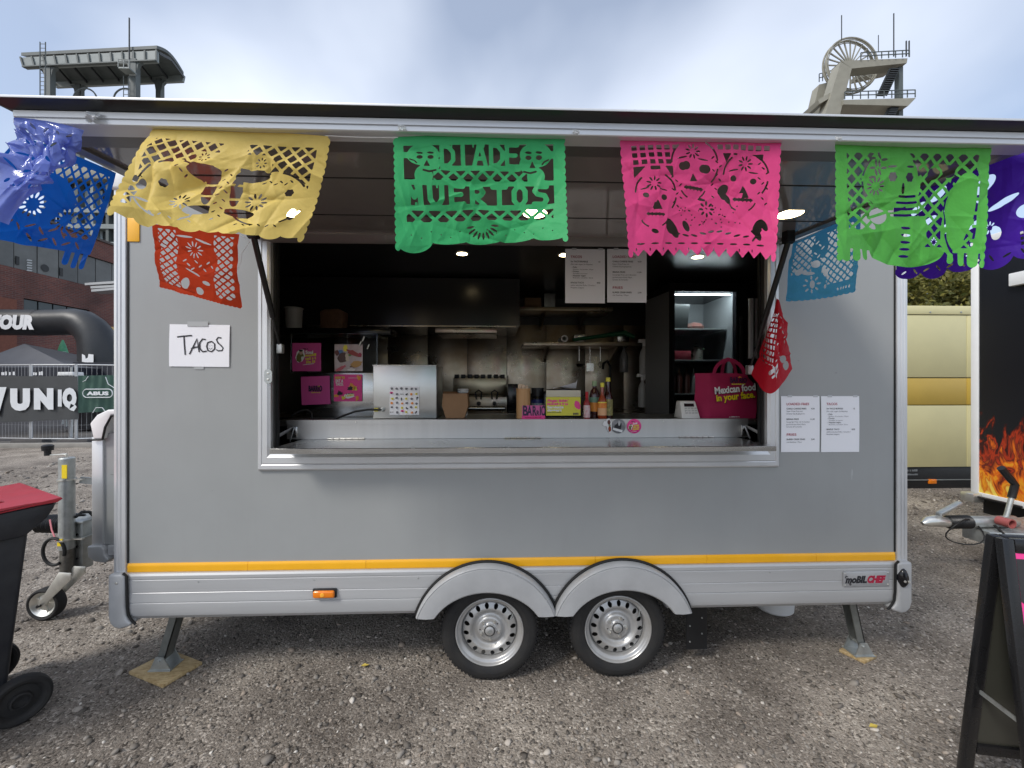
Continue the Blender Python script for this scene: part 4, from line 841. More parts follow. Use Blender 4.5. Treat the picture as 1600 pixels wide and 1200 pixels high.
for i in range(6):
    for j in range(6):
        cx, cz = x0 + (4 + 7.6 * i + random.uniform(-1, 1)) * s, z0 + (4 + 7.3 * j + random.uniform(-1, 1)) * s; k = (i * 7 + j * 5 + i * j) % 6
        c = (M_ink, M_inkg, M_hot, M_yell, M_orgp, M_ink)[k]
        if k == 0: squig(o, M_ink, cx - 2.6 * s, cx + 2.6 * s, cz - .5 * s, 1.7 * s, Yq)
        elif k == 2:
            for q in range(5): blob(o, M_hot, cx + 1.3 * s * math.cos(.4 + .6 * q), cz + 1.3 * s * math.sin(.4 + .6 * q), 2.0 * s, .7 * s, Yq, n=6, rot=.4 + .6 * q, jag=.05)
        elif k == 5:
            for q in range(3): blob(o, M_ink, cx + random.uniform(-1.5, 1.5) * s, cz + random.uniform(-2, 2) * s, .9 * s, 1.2 * s, Yq, n=7, jag=.3)
        else:
            blob(o, c, cx, cz, 2.0 * s, 1.9 * s, Yq, n=9, jag=.25)
            if k in (3, 4): blob(o, M_ink if k == 3 else M_inkr, cx + .3 * s, cz, .8 * s, .7 * s, Yq - .0005, n=6)
random.seed(21)
# ---- kraft food box
x0, x1, z0, z1 = rect(690, 612, 732, 651, .36); M_kraft = mat('kraft_board', (.30, .17, .085), .7, var=.06, vs=20)
K = thing('kraft_food_box', 'open brown kraft paper food box standing on the counter', 'food box', ((x0 + x1) / 2, .42, 1.378)); xm = (x0 + x1) / 2; hw = (x1 - x0) / 2; zt = z1; zm = z1 - .09
def ring(z, k, dy): return [(xm - hw * k, .36, z), (xm + hw * k, .36, z), (xm + hw * k * 1.0, .36 + dy, z), (xm - hw * k, .36 + dy, z)]
m = MB(); r0, r1, r2 = ring(1.379, .68, .11), ring(zm, .97, .15), ring(zt - .012, .9, .15)
m.add(r0 + r1 + r2, [(0, 1, 2, 3), (0, 1, 5, 4), (1, 2, 6, 5), (2, 3, 7, 6), (3, 0, 4, 7), (4, 5, 9, 8), (5, 6, 10, 9), (6, 7, 11, 10), (7, 4, 8, 11)]); m.build('box', M_kraft, K, smooth=False, recalc=False)
m = MB(); m.add([(xm - hw * .9, .361, zt - .012), (xm + hw * .3, .361, zt - .012), (xm + hw * .1, .33, zt), (xm - hw * .8, .33, zt + .002)], [(0, 1, 2, 3)]); m.add([(xm + hw * .9, .361, zt - .012), (xm + hw * .9, .5, zt - .012), (xm + hw * 1.08, .5, zt + .01), (xm + hw * 1.05, .38, zt + .008)], [(0, 1, 2, 3)]); m.build('flap', M_kraft, K, smooth=False, recalc=False)
# ---- wooden cutlery holder
x0, x1, z0, z1 = rect(807, 607, 829, 652, .30); cx = (x0 + x1) / 2; r = (x1 - x0) / 2; M_wood = mat('bamboo', (.50, .27, .11), .5, c2=(.58, .34, .16), vs=6, stretch=(14, 14, 1))
K = thing('cutlery_cup', 'round bamboo cup holding wooden cutlery on the counter', 'cutlery cup', (cx, .30, 1.378))
m = MB(); m.lathe([(0, 0), (r, 0), (r, z1 - 1.379), (r * .88, z1 - 1.379), (r * .86, .01), (0, .01)], (cx, .32, 1.379), 'z', 30); m.build('cup', M_wood, K)
for dx, dy, h, w in ((-.5, .0, .030, .012), (-.25, .3, .028, .013), (.0, -.1, .026, .011), (.5, .1, .020, .010)):
    m = MB(); m.lathe([(.005, -.10), (.006, -.02), (w, h * .3), (w * .9, h * .75), (.0, h)], (0, 0, 0), 'z', 12); m.v = [(a + cx + dx * r, b * .3 + .32 + dy * r, c + z1) for a, b, c in m.v]; m.build('spoon', mat('pale_wood', (.66, .50, .36), .6), K)
# ---- jar and logo sign
x0, x1, z0, z1 = rect(832, 606, 849, 650, .40); cx = (x0 + x1) / 2; r = (x1 - x0) / 2 * 1.15; h = z1 - 1.379
K = thing('dark_jar', 'dark jar with black lid and blue white label behind the logo sign', 'jar', (cx, .4, 1.378)); m = MB(); m.lathe([(0, 0), (r, 0), (r, h * .62), (r * .8, h * .7)], (cx, .42, 1.379), 'z', 24); m.build('jar', M_blackg, K)
m = MB(); m.lathe([(r * .8, h * .7), (r * .95, h * .71), (r * 1.02, h), (0, h)], (cx, .42, 1.379), 'z', 24); m.build('lid', M_black, K)
m = MB(); m.lathe([(r * 1.01, h * .10), (r * 1.012, h * .48)], (cx, .42, 1.379), 'z', 24); m.build('label_paper', mat('jar_label', (.55, .60, .55), .5, c2=(.05, .10, .20), vs=40), K); m = MB(); m.lathe([(r * 1.012, h * .48), (r * 1.012, h * .60)], (cx, .42, 1.379), 'z', 24); m.build('label_band', mat('deep_blue', (.02, .03, .16), .4), K)
x0, x1, z0, z1 = rect(815, 632, 851, 653, .265)
K = thing('logo_sign', 'small standing logo sign with navy letters on a pink base strip', 'sign', ((x0 + x1) / 2, .265, 1.378))
m = MB(); m.hexa([(x0, .262, 1.379), (x1 + .004, .262, 1.379), (x1 + .004, .275, 1.379), (x0, .275, 1.379), (x0 + .003, .262, 1.399), (x1 + .002, .262, 1.399), (x1 + .002, .275, 1.399), (x0 + .003, .275, 1.399)]); m.build('base', M_hot, K)
m = MB(); m.box(x0 + .004, x1, .268, .271, 1.399, z1 - .006); m.build('backing', mat('rose_board', (.62, .12, .33), .5), K)
for ch, a, w, zo, hh in (('B', .0, .22, 0, 1), ('A', .21, .22, 0, .98), ('R', .42, .19, 0, .95), ('R', .60, .13, .0, .5), ('I', .735, .05, .05, .85), ('O', .81, .19, 0, .98)):
    text(ch, M_navy, K, (x0 + .006 + (x1 - x0) * a, .2665, 1.400 + (z1 - 1.40) * zo), w=(x1 - x0) * w * .95, h=(z1 - 1.405) * hh, bold=.03)
squig(K, M_inkr, x0 + .02, x1 - .02, 1.3855, .006, .2615)
# ---- napkin dispenser
x0, x1, z0, z1 = rect(850, 603, 911, 652, .285); cx = (x0 + x1) / 2
K = thing('napkin_dispenser', 'black napkin dispenser with yellow card front and napkin sticking out', 'napkin dispenser', (cx, .33, 1.378))
m = MB(); zt = z1 - .012; m.prism([(x0 + .008, 1.385), (x1 - .008, 1.385), (x1, 1.42), (x1 - .003, zt - .04), (x1 - .02, zt - .012), (cx, zt), (x0 + .02, zt - .012), (x0 + .003, zt - .04), (x0, 1.42)], 'y', .290, .42); m.build('housing', M_blackg, K, bevel=.008, seg=3)
m = MB(); m.box(x0 + .014, x1 - .014, .285, .289, zt - .055, zt - .014); m.build('face_plate', mat('cream_plate', (.62, .58, .46), .4), K, bevel=.003)
m = MB(); m.box(x0 + .012, x1 - .016, .281, .286, 1.398, zt - .056); cd = m.build('card', mat('lemon_card', (.72, .68, .07), .5), K)
w = x1 - x0 - .028
text("Finger lickin'", M_hot, K, (x0 + .019, .2804, zt - .085), w=w * .62, h=.016, bold=.05, shear=.2); squig(K, M_hot, x0 + .019, x0 + .019 + w * .6, zt - .104, .014, .2804)
text('Serviette', M_wht, K, (x0 + .019, .2804, zt - .124), w=w * .48, h=.015, bold=.06); text('dessert', M_wht, K, (x0 + .019, .2804, zt - .142), w=w * .42, h=.014, bold=.06); squig(K, M_ink, x0 + .02, x0 + .02 + w * .4, zt - .151, .004, .2804)
text('BARRIO', M_navy, K, (x1 - .062, .2804, 1.403), w=.034, h=.012, bold=.05); blob(K, M_hot, x1 - .035, zt - .105, .018, .026, .2804, rot=.4)
m = MB(); V = [(cx - .06, .33, zt - .006), (cx - .02, .31, zt + .006), (x1 - .04, .31, zt + .034), (x1 - .026, .33, zt + .052), (x1 - .028, .36, zt - .004), (cx - .05, .38, zt + .002)]; m.add(V, [(0, 1, 5), (1, 4, 5), (1, 2, 4), (2, 3, 4)]); m.build('napkin', M_paper, K, smooth=False, recalc=False)
# ---- bottles
def bottle(px0, px1, py0, Y, prof, body, cap, lab_m, label, lz=(.12, .55)):
    x0, x1, z0, z1 = rect(px0, py0, px1, 652, Y); cx = (x0 + x1) / 2; r = (x1 - x0) / 2; h = z1 - 1.379
    K = thing('sauce_bottle', label, 'sauce bottle', (cx, Y, 1.378), group='sauce bottles on the counter')
    ch = prof[-1][1]; m = MB(); m.lathe([(0, 0)] + [(r * a, h * b) for a, b in prof], (cx, Y, 1.379), 'z', 24); m.build('glass', body, K)
    rr = prof[-1][0] * r; m = MB(); m.lathe([(rr * 1.15, h * ch), (rr * 1.2, h * (ch + .01)), (rr * 1.15, h), (0, h)], (cx, Y, 1.379), 'z', 20); m.build('cap', cap, K)
    for a, b, mm in lab_m: m = MB(); m.lathe([(r * 1.012, h * a), (r * 1.012, h * b)], (cx, Y, 1.379), 'z', 28); m.build('label_paper', mm, K)
M_cola = mat('dark_syrup', (.045, .008, .006), .08, coat=.6); M_chili = mat('chili_sauce', (.30, .045, .01), .1, coat=.6); M_redcap = mat('red_cap', (.45, .01, .02), .4); M_gcap = mat('green_cap', (.30, .42, .24), .3)
bottle(912, 922, 612, .27, [(.95, .0), (1, .02), (1, .58), (.55, .70), (.4, .78)], mat('red_hot_sauce', (.30, .02, .02), .15), M_redcap, [(.05, .50, mat('pale_label', (.70, .66, .66), .5, c2=(.62, .30, .32), vs=60))], 'small hot sauce bottle with red cap beside the napkin dispenser')
bottle(921, 937, 595, .33, [(.95, 0), (1, .02), (1, .62), (.8, .72), (.42, .80), (.40, .86)], M_cola, M_gcap, [(.18, .42, M_orgp), (.42, .56, mat('teal_label', (.16, .30, .22), .5))], 'dark red sauce bottle with clear green cap and orange label')
bottle(934, 948, 598, .27, [(.95, 0), (1, .02), (1, .48), (.7, .58), (.38, .66), (.36, .88)], M_chili, M_yell, [(.10, .30, mat('peach_label', (.75, .42, .22), .5)), (.30, .44, mat('red_orange_label', (.72, .12, .02), .5, c2=(.78, .35, .06), vs=50)), (.44, .47, M_yell)], 'orange chili sauce bottle with yellow cap, slim neck')
bottle(943, 957, 590, .35, [(.95, 0), (1, .02), (1, .48), (.75, .60), (.46, .68), (.44, .90)], M_cola, M_yell, [(.06, .46, mat('bee_label', (.66, .60, .22), .5, c2=(.10, .09, .05), vs=45))], 'tallest sauce bottle, dark glass with yellow cap and yellow label')
# ---- card reader
x0, x1, z0, z1 = rect(1065, 627, 1094, 652, .26)
K = thing('card_reader', 'white card payment terminal on the counter left of the tote bag', 'card reader', ((x0 + x1) / 2, .3, 1.378)); m = MB()
m.hexa([(x0, .255, 1.379), (x1, .255, 1.379), (x1, .37, 1.379), (x0, .37, 1.379), (x0 + .006, .30, z1), (x1 - .010, .30, z1), (x1 - .010, .35, z1), (x0 + .006, .35, z1)]); m.build('body', mat('ivory_plastic', (.72, .71, .68), .4), K, bevel=.006)
def slope(t): return (.255 + .045 * t - .0035, 1.379 + (z1 - 1.379) * t)
m = MB(); (ya, za), (yb2, zb2) = slope(.68), slope(.86); m.add([(x0 + .028, ya, za), (x1 - .026, ya, za), (x1 - .026, yb2, zb2), (x0 + .028, yb2, zb2)], [(0, 1, 2, 3)]); m.build('screen', M_blackg, K, smooth=False)
for j in range(3):
    for i in range(4):
        yk, zk = slope(.58 - .13 * j); m = MB(); m.obox((x0 + .035 + .02 * i, yk + .001, zk), (.014, .003, .008)); m.build('key', mat('key_grey', (.50, .50, .48), .5), K)
# ---- tote bag
x0, x1, z0, z1 = rect(1092, 583, 1183, 652, .27); M_tote = mat('crimson_fabric', (.36, .012, .075), .75, var=.08, vs=7, bump=.0012, bs=260)
K = thing('tote_bag', 'crimson fabric tote bag with printed slogan at the right end of the counter', 'tote bag', ((x0 + x1) / 2, .34, 1.378))
m = MB(); n = 14; V = []; F = []
def tote(s, t, side):     # s 0..1 across, t 0..1 up
    xl, xr = x0 + .055 - .030 * t * 0, x1 - .004 - .055 * max(0, t - .62) / .38
    x = xl + (xr - xl) * s; bulge = .016 * math.sin(math.pi * s) * math.sin(math.pi * min(1, t * 1.1)); y = .272 - bulge + .004 * math.sin(9 * s + 4 * t) + .002 * math.sin(21 * t + 7 * s)
    z = 1.379 + (z1 - 1.379) * t * (1 - .05 * s * 0) - (.012 * s ** 6 if t > .9 else 0)
    return (x, y, z)
for j in range(n + 1):
    for i in range(n + 1): V.append(tote(i / n, j / n, 0))
for j in range(n):
    for i in range(n): q = j * (n + 1) + i; F.append((q, q + 1, q + n + 2, q + n + 1))
k0 = len(V)
for j in range(n + 1):      # left gusset and back
    t = j / n; a = tote(0, t, 0); V += [(x0 + .006 + .02 * (1 - t) * 0 - .004 * t, .33 + .01 * math.sin(6 * t), a[2]), (x0 + .05, .42, a[2]), (x1 - .02, .42, a[2])]
for j in range(n):
    a, b = j * (n + 1), (j + 1) * (n + 1); c, d = k0 + 3 * j, k0 + 3 * (j + 1)
    F += [(c, a, b, d), (c + 1, c, d, d + 1), (c + 2, c + 1, d + 1, d + 2), (a + n, c + 2, d + 2, b + n)]
m.add(V, F); m.build('bag', M_tote, K, recalc=False, angle=60)
w = x1 - x0
def strap(pa, pb, top, y):
    a, b, c = at(*pa, y), at(*pb, y), at(*top, y); P = []
    for i in range(17):
        t = i / 16; e = math.sin(math.pi * t) ** .55; x = a.x + (b.x - a.x) * t; z = a.z + (b.z - a.z) * t + (c.z - (a.z + b.z) / 2) * e; P.append((x, y + .01 * math.sin(3 * t), z))
    m = MB(); V = []; F = []
    for i, p in enumerate(P):
        q0 = Vector(P[max(0, i - 1)]); q1 = Vector(P[min(16, i + 1)]); d = (q1 - q0).normalized(); nn = Vector((-d.z, 0, d.x)) * .011
        V += [Vector(p) - nn, Vector(p) + nn]
    for i in range(16): F.append((2 * i, 2 * i + 1, 2 * i + 3, 2 * i + 2))
    m.add(V, F); m.build('handle', M_tote, K, recalc=False)
strap((1115, 585), (1164, 585), (1140, 562), .262); strap((1128, 584), (1150, 584), (1141, 561), .40)
yt = .249
text('BAR', M_navy, K, (x0 + w * .50, yt, z1 - .058), w=w * .145, h=.034, bold=.04); text('RIO', M_navy, K, (x0 + w * .655, yt, z1 - .058), w=w * .13, h=.030, bold=.04); blob(K, M_orgp, x0 + w * .665, z1 - .026, .012, .008, yt, n=4); squig(K, M_yell, x0 + w * .53, x0 + w * .76, z1 - .071, .008, yt)
for dz, mm, dy in ((-.003, M_ink, 0.0006), (0, M_wht, 0)):
    text('Mexican food', mm, K, (x0 + w * .24 - dz, yt + dy, z1 - .128 + dz), right=(1, 0, .10), up=(-.10, 0, 1), w=w * .70, h=.042, bold=.035)
for dz, mm, dy in ((-.003, M_ink, 0.0006), (0, mat('bag_yellow', (.85, .68, .01), .5), 0)):
    text('in your face.', mm, K, (x0 + w * .27 - dz, yt + dy, z1 - .172 + dz), right=(1, 0, .10), up=(-.10, 0, 1), w=w * .66, h=.040, bold=.035)
squig(K, M_wht, x0 + w * .5, x0 + w * .68, 1.386, .006, .258)
# ---- stickers on the upstand
Ys = .189
def sticker(cx, cz, r, mm, label): m = MB(); m.lathe([(0, -.001), (r * .96, -.001), (r, 0)], (cx, Ys + .002, cz), 'y', 32); return one('sticker', m, mm, label, 'sticker', 'stickers on the counter edge')
c = at(991, 666, Ys); o = sticker(c.x, c.z, .043, M_hot, 'round pink sticker with yellow lettering on the counter edge'); lady(o, c.x - .022, c.z - .004, .024, Ys - .0002)
text("I'M A", M_ink, o, (c.x - .018, Ys - .003, c.z + .024), w=.020, h=.006, bold=.03); text('Soul', M_wht, o, (c.x - .008, Ys - .003, c.z + .010), right=(1, 0, .15), up=(-.15, 0, 1), w=.026, h=.011, bold=.05)
for k in range(3): squig(o, M_yell, c.x - .010, c.x + .030, c.z - .003 - .0105 * k, .009, Ys - .003, .15)
squig(o, M_wht, c.x - .02, c.x + .016, c.z - .035, .003, Ys - .003, .15)
c = at(966.5, 666, Ys); o = sticker(c.x, c.z, .043, mat('grey_print', (.10, .10, .105), .4, c2=(.34, .34, .35), vs=26), 'round black and white photo sticker beside the pink sticker')
blob(o, M_ink, c.x - .004, c.z - .004, .024, .026, Ys - .0012, n=9, jag=.3); blob(o, mat('light_grey_print', (.5, .5, .5), .5), c.x + .004, c.z + .018, .007, .016, Ys - .0016)
m = MB(); m.obox((c.x - .006, Ys - .002, c.z - .022), (.058, .001, .014), Matrix.Rotation(R(16), 3, 'Y')); m.build('banderole', M_wht, o)
c = at(951, 665, Ys); m = MB(); P = [(c.x + x * .018, c.z + z * .042) for x, z in ((-.6, .95), (.3, 1.0), (1, .5), (1.05, -.3), (.9, -.9), (.3, -1.0), (-.4, -.6), (-.6, -.1), (-1.6, -.05), (-2.0, .2), (-1.5, .6), (-.9, .6))]; m.prism(P, 'y', Ys, Ys + .001)
o = one('sticker', m, M_wht, 'small white cut-out sticker with red and brown figure at the left of the stickers', 'sticker', 'stickers on the counter edge'); blob(o, mat('brown_print', (.13, .05, .04), .5), c.x + .002, c.z + .020, .009, .014, Ys - .001); blob(o, M_chili, c.x + .006, c.z - .020, .009, .017, Ys - .001); blob(o, mat('sage_print', (.30, .34, .24), .5), c.x + .006, c.z + .001, .008, .007, Ys - .001)

# ---------------------------------------------------------------- menus and the handwritten sign
def menu(px0, py0, px1, py1, Y, kind, label, group):
    o, (x0, x1, z0, z1) = poster('menu_sheet', px0, py0, px1, py1, Y, M_paper, label, cat='menu', group=group); s = (x1 - x0) / 60.0; y = Y - .0042
    W = x1 - x0
    def ln(t, px, py, w, h, mm, bold=0.0, al='L'): text(t, mm, o, (x0 + px * s, y, z1 - py * s), w=w * s, h=h * s, bold=bold, align=al)
    if kind == 'fries':
        ln('LOADED FRIES', 8, 13.6, 35, 3.6, M_inkr, .006)
        ln('CHILLI CHEESE FRIES', 8, 20, 31, 2.2, M_ink, .01); ln('9,50', 52, 20, 5.5, 2.1, M_ink, .01, 'R'); ln('Super Crisp Fries mit', 8, 23.8, 25, 2, M_inkg); ln('Cheese Dip & Jalapenos.', 8, 27.6, 29, 2, M_inkg)
        ln('BIRRIA FRIES', 8, 36, 19, 2.2, M_ink, .01); ln('11,50', 52, 36, 6.5, 2.1, M_ink, .01, 'R'); ln('knusprige Fries mit 5 Stunden', 8, 40, 36, 2, M_inkg); ln('geschmortem Rind, Mayo,', 8, 43.8, 30, 2, M_inkg); ln('Limette & Koriander', 8, 47.4, 24, 2, M_inkg)
        ln('FRIES', 8, 60, 15, 3.6, M_inkr, .006); ln('SUPER CRISP FRIES', 8, 66.6, 29, 2.2, M_ink, .01); ln('5,00', 52, 66.6, 5.5, 2.1, M_ink, .01, 'R'); ln('mit Ketchup / Mayo', 8, 70.6, 24, 2, M_inkg)
    else:
        ln('TACOS', 8, 13.6, 17, 3.6, M_inkr, .006); ln('3er TACO BUNDLE', 8, 20, 26, 2.2, M_ink, .01); ln('12', 53, 20, 2.6, 2.1, M_ink, .01, 'R'); ln('(Mix oder vegan: 2x Nopales)', 8, 24, 33, 1.9, M_inkg)
        for k, (a, b, wa, wb) in enumerate((('- Pollo', 'Ananas, Koriander, Mayo', 8, 31), ('- Chorizo', 'Kartoffeln, Koriander', 11, 22), ('- Nopales vegan', 'Bohnen, Limette, Salsa', 21, 30))): ln(a, 9.5, 28.4 + 6.3 * k, wa, 2.0, M_ink, .01); ln(b, 11.5, 31.4 + 6.3 * k, wb, 1.6, M_inkg)
        ln('SINGLE TACO', 8, 51.6, 20, 2.2, M_ink, .01); ln('4,50', 53, 51.6, 5.5, 2.1, M_ink, .01, 'R'); ln('wähle zwischen Pollo / Chorizo /', 8, 55.4, 38, 2, M_inkg); ln('Nopales (vegan)', 8, 59, 20, 2, M_inkg)
    for px in (10, 50):
        m = MB(); m.box(x0 + px * s, x0 + (px + 7) * s, Y - .0032, Y - .0026, z1 - 1.6 * s, z1 + 1.4 * s); m.build('tape', mat('clear_tape', (.55, .56, .58), .15), o, smooth=False)
    return o
menu(1220, 619, 1280, 706, -.001, 'fries', 'white menu sheet headed LOADED FRIES on the outer grey wall', 'menus on the outer wall')
menu(1282.5, 619, 1342, 706, -.001, 'tacos', 'white menu sheet headed TACOS on the outer grey wall', 'menus on the outer wall')
menu(883, 389, 945, 474, .16, 'tacos', 'white menu sheet headed TACOS hanging inside the hatch opening', 'menus hanging inside the opening')
menu(948.5, 389, 1010, 473, .16, 'fries', 'white menu sheet headed LOADED FRIES hanging inside the hatch opening', 'menus hanging inside the opening')
m = MB(); a, b = at(868, 386, .17), at(1022, 386, .17); m.box(a.x, b.x, .163, .172, a.z, a.z + .05); m.build('menu_rail', M_black, T)
o, (x0, x1, z0, z1) = poster('handwritten_sign', 265, 507, 359, 573, -.003, M_paper, 'handwritten white paper sign reading TACOS taped to the grey wall', cat='sign', group=None, tilt=.003)
s = (x1 - x0) / 94.0; hand = []
def st(*pts): hand.append([(x0 + (p[0] - 265) * s, -.0105, z1 - (p[1] - 507) * s) for p in pts])
st((277.5, 527), (286, 525.8), (294, 525), (300.5, 524.5)); st((288, 526), (288.6, 538), (290, 555.5)); st((296.5, 554.5), (303, 541), (308.5, 529.5), (310, 540), (311.8, 551)); st((299, 546), (305, 543.5), (312, 542.5))
st((322, 531), (317, 530), (312.5, 536), (312.6, 545), (317, 550.5), (323.5, 549.5)); st((330, 534), (325, 536), (323.4, 542), (325.5, 548.5), (331, 550.5), (336, 546), (336, 538), (331.5, 534), (327.5, 535))
st((346.5, 528.5), (341.5, 527.5), (338.8, 531), (341, 536), (346, 540.5), (349.3, 544.5), (347.5, 548.5), (341.5, 549), (338.5, 547)); st((327.2, 544.5), (329.5, 546.5), (332.5, 544)); st((328.2, 540.6), (328.4, 541.6)); st((331.6, 540.2), (331.8, 541.2))
m = MB()
for h_ in hand[:-3]: m.tube(h_, .0036, 6)
for h_ in hand[-3:]: m.tube(h_, .0012, 6)
m.v = [(x, -.0066 + (y + .0105) * .1, z) for x, y, z in m.v]; m.build('lettering', M_ink, o, recalc=False)
m = MB(); cx = (x0 + x1) / 2; m.box(cx - .06, cx + .045, -.0072, -.0068, z1 - .010, z1 + .016); m.build('tape', mat('matt_tape', (.41, .42, .42), .2), o, smooth=False)
m = MB(); m.box(cx - .03, cx + .02, -.003, -.0024, z0 - .014, z0 + .004); m.build('tape', MATS['matt_tape'], o, smooth=False)

# ---------------------------------------------------------------- cut-paper bunting: real cut-outs from a field, then hung and crumpled
class Sheet:
    """x 0..w, y 0..h (down); P > 0 is paper. cut() takes paper away, add() puts it back."""
    def __init__(s, w, h, nx):
        s.w, s.h, s.nx = w, h, nx; s.ny = int(nx * h / w); x = np.linspace(-.03, w + .03, s.nx); y = np.linspace(-.03, h + .08, s.ny + 6); s.x, s.y = np.meshgrid(x, y); s.P = np.full(s.x.shape, -1.0); s.xs, s.ys = x, y
    def add(s, f): s.P = np.maximum(s.P, f)
    def cut(s, f): s.P = np.minimum(s.P, -f)
    def box(s, x0, x1, y0, y1): return np.minimum(np.minimum(s.x - x0, x1 - s.x), np.minimum(s.y - y0, y1 - s.y))
    def ell(s, cx, cy, rx, ry=None, rot=0.0):
        ry = ry or rx; c, n = math.cos(rot), math.sin(rot); dx, dy = s.x - cx, s.y - cy; a, b = dx * c + dy * n, -dx * n + dy * c
        return (1 - np.hypot(a / rx, b / ry)) * min(rx, ry)
    def seg(s, x0, y0, x1, y1, r):
        dx, dy = x1 - x0, y1 - y0; t = np.clip(((s.x - x0) * dx + (s.y - y0) * dy) / (dx * dx + dy * dy + 1e-9), 0, 1); return r - np.hypot(s.x - x0 - t * dx, s.y - y0 - t * dy)
    def poly(s, pts):        # convex polygon
        f = np.full(s.x.shape, 9.0); n = len(pts); area = sum(pts[i][0] * pts[(i + 1) % n][1] - pts[(i + 1) % n][0] * pts[i][1] for i in range(n)); sg = 1 if area > 0 else -1
        for i in range(n):
            (a, b), (c, d) = pts[i], pts[(i + 1) % n]; l = math.hypot(c - a, d - b); f = np.minimum(f, sg * ((c - a) * (s.y - b) - (d - b) * (s.x - a)) / l)
        return f
    def stroke(s, pts, r):
        f = np.full(s.x.shape, -9.0)
        for a, b in zip(pts[:-1], pts[1:]): f = np.maximum(f, s.seg(*a, *b, r))
        return f
    def lattice(s, pitch, bw, ang=45, ox=0, oy=0):      # >0 in the holes
        a = R(ang); u = (s.x - ox) * math.cos(a) + (s.y - oy) * math.sin(a); v = -(s.x - ox) * math.sin(a) + (s.y - oy) * math.cos(a)
        du = pitch / 2 - np.abs((u % pitch) - pitch / 2); dv = pitch / 2 - np.abs((v % pitch) - pitch / 2); return np.minimum(du, dv) - bw / 2
    def lat_in(s, region, *a, **k): s.cut(np.minimum(region, s.lattice(*a, **k)))
    def burst(s, cx, cy, r0, r1, n, wd, a0=0.0, span=2 * math.pi):
        for k in range(n):
            a = a0 + span * k / n; rm = (r0 + r1) / 2; s.cut(s.ell(cx + rm * math.cos(a), cy + rm * math.sin(a), (r1 - r0) / 2, wd, a))
    def scallop(s, side, n, r, top=.02):
        for k in range(n):
            t = (k + .5) / n
            if side in 'LR': s.add(s.ell(0 if side == 'L' else s.w, top + (s.h - top) * t, r, s.h / n * .55))
            else: s.add(s.ell(s.w * t, s.h, s.w / n * .55, r))
    def skull(s, cx, cy, r, eye=.24, tilt=0.0, flower=True, teeth=True):
        s.add(s.ell(cx, cy, r * .92, r)); s.add(s.ell(cx - .1 * r, cy + .82 * r, r * .55, r * .5))
        for q in (-1, 1): s.cut(s.ell(cx + q * r * .42 - .08 * r, cy + .12 * r + q * .06 * r, eye * r, eye * r)); s.cut(s.ell(cx + q * r * .42 - .08 * r, cy - .24 * r + q * .05 * r, .22 * r, .035 * r, q * .2))
        s.cut(s.poly([(cx - .08 * r, cy + .34 * r), (cx + .08 * r, cy + .68 * r), (cx - .24 * r, cy + .68 * r)]))
        if teeth:
            s.cut(s.seg(cx - .45 * r, cy + .92 * r, cx + .28 * r, cy + 1.0 * r, .055 * r))
            for k in range(5): s.cut(s.ell(cx - .4 * r + .16 * r * k, cy + .93 * r + .02 * r * k, .03 * r, .10 * r))
        if flower: s.burst(cx - .05 * r, cy - .55 * r, .10 * r, .30 * r, 8, .035 * r)
    def ring(s, cx, cy, rx, ry, w, arcs):      # thin cuts following an ellipse, with bridges left between them
        ang = np.degrees(np.arctan2((s.y - cy) / ry, (s.x - cx) / rx)) % 360; d = w / 2 - np.abs(np.hypot((s.x - cx) / rx, (s.y - cy) / ry) - 1) * min(rx, ry)
        for a0, a1 in arcs: m_ = (a0 + a1) / 2; h_ = (a1 - a0) / 2; s.cut(np.minimum(d, (h_ - np.abs((ang - m_ + 180) % 360 - 180)) * .004))
    def leaves(s, pts, l, wd, a=0.0):
        for i, (x, y) in enumerate(pts): s.cut(s.ell(x, y, l, wd, a + (.7 if i % 2 else -.7)))
    def mesh(s): return contour(s.P, None)

def crumple(x, y, amp, seed, f=9.0, n=70):
    """creased tissue: soft swells plus many short sharp fold ridges"""
    g = np.random.default_rng(seed); z = np.zeros_like(x)
    for k in range(3): z += .38 * np.sin(x * g.uniform(2, 5) + y * g.uniform(1, 4) + g.uniform(0, 6))
    for k in range(n):
        a = g.uniform(0, np.pi); cx, cy = g.uniform(0, 1.4), g.uniform(.05, 1.1); dx, dy = x - cx, y - cy; d = dx * math.cos(a) + dy * math.sin(a); l = -dx * math.sin(a) + dy * math.cos(a)
        w = g.uniform(.02, .11) * 9 / f; ln = g.uniform(.08, .38); A = g.choice([-1, 1]) * g.uniform(.25, 1.0) * (w / .07) ** .6
        z += A * np.where(d > 0, np.exp(-d / w), np.exp(d / (w * g.uniform(.25, 1)))) * np.exp(-(l / ln) ** 2)
    return z * amp
def patch(ctrl, u, v):       # Lagrange surface through a grid of (px, py, Y) points
    G = np.array([[tuple(at(*c)) for c in row] for row in ctrl]); nv, nu = G.shape[:2]
    def lag(t, n):
        k = np.linspace(0, 1, n); B = []
        for i in range(n):
            b = np.ones_like(t)
            for j in range(n):
                if j != i: b = b * (t - k[j]) / (k[i] - k[j])
            B.append(b)
        return np.stack(B, -1)
    return np.einsum('ki,kj,jid->kd', lag(u, nu), lag(v, nv), G)
def paper_mat(name, c, tr=.36, rough=.5):
    return mat(name, c, rough, 0, var=.07, vs=14, transl=tr, bump=.0014, bs=75, spec=.28)
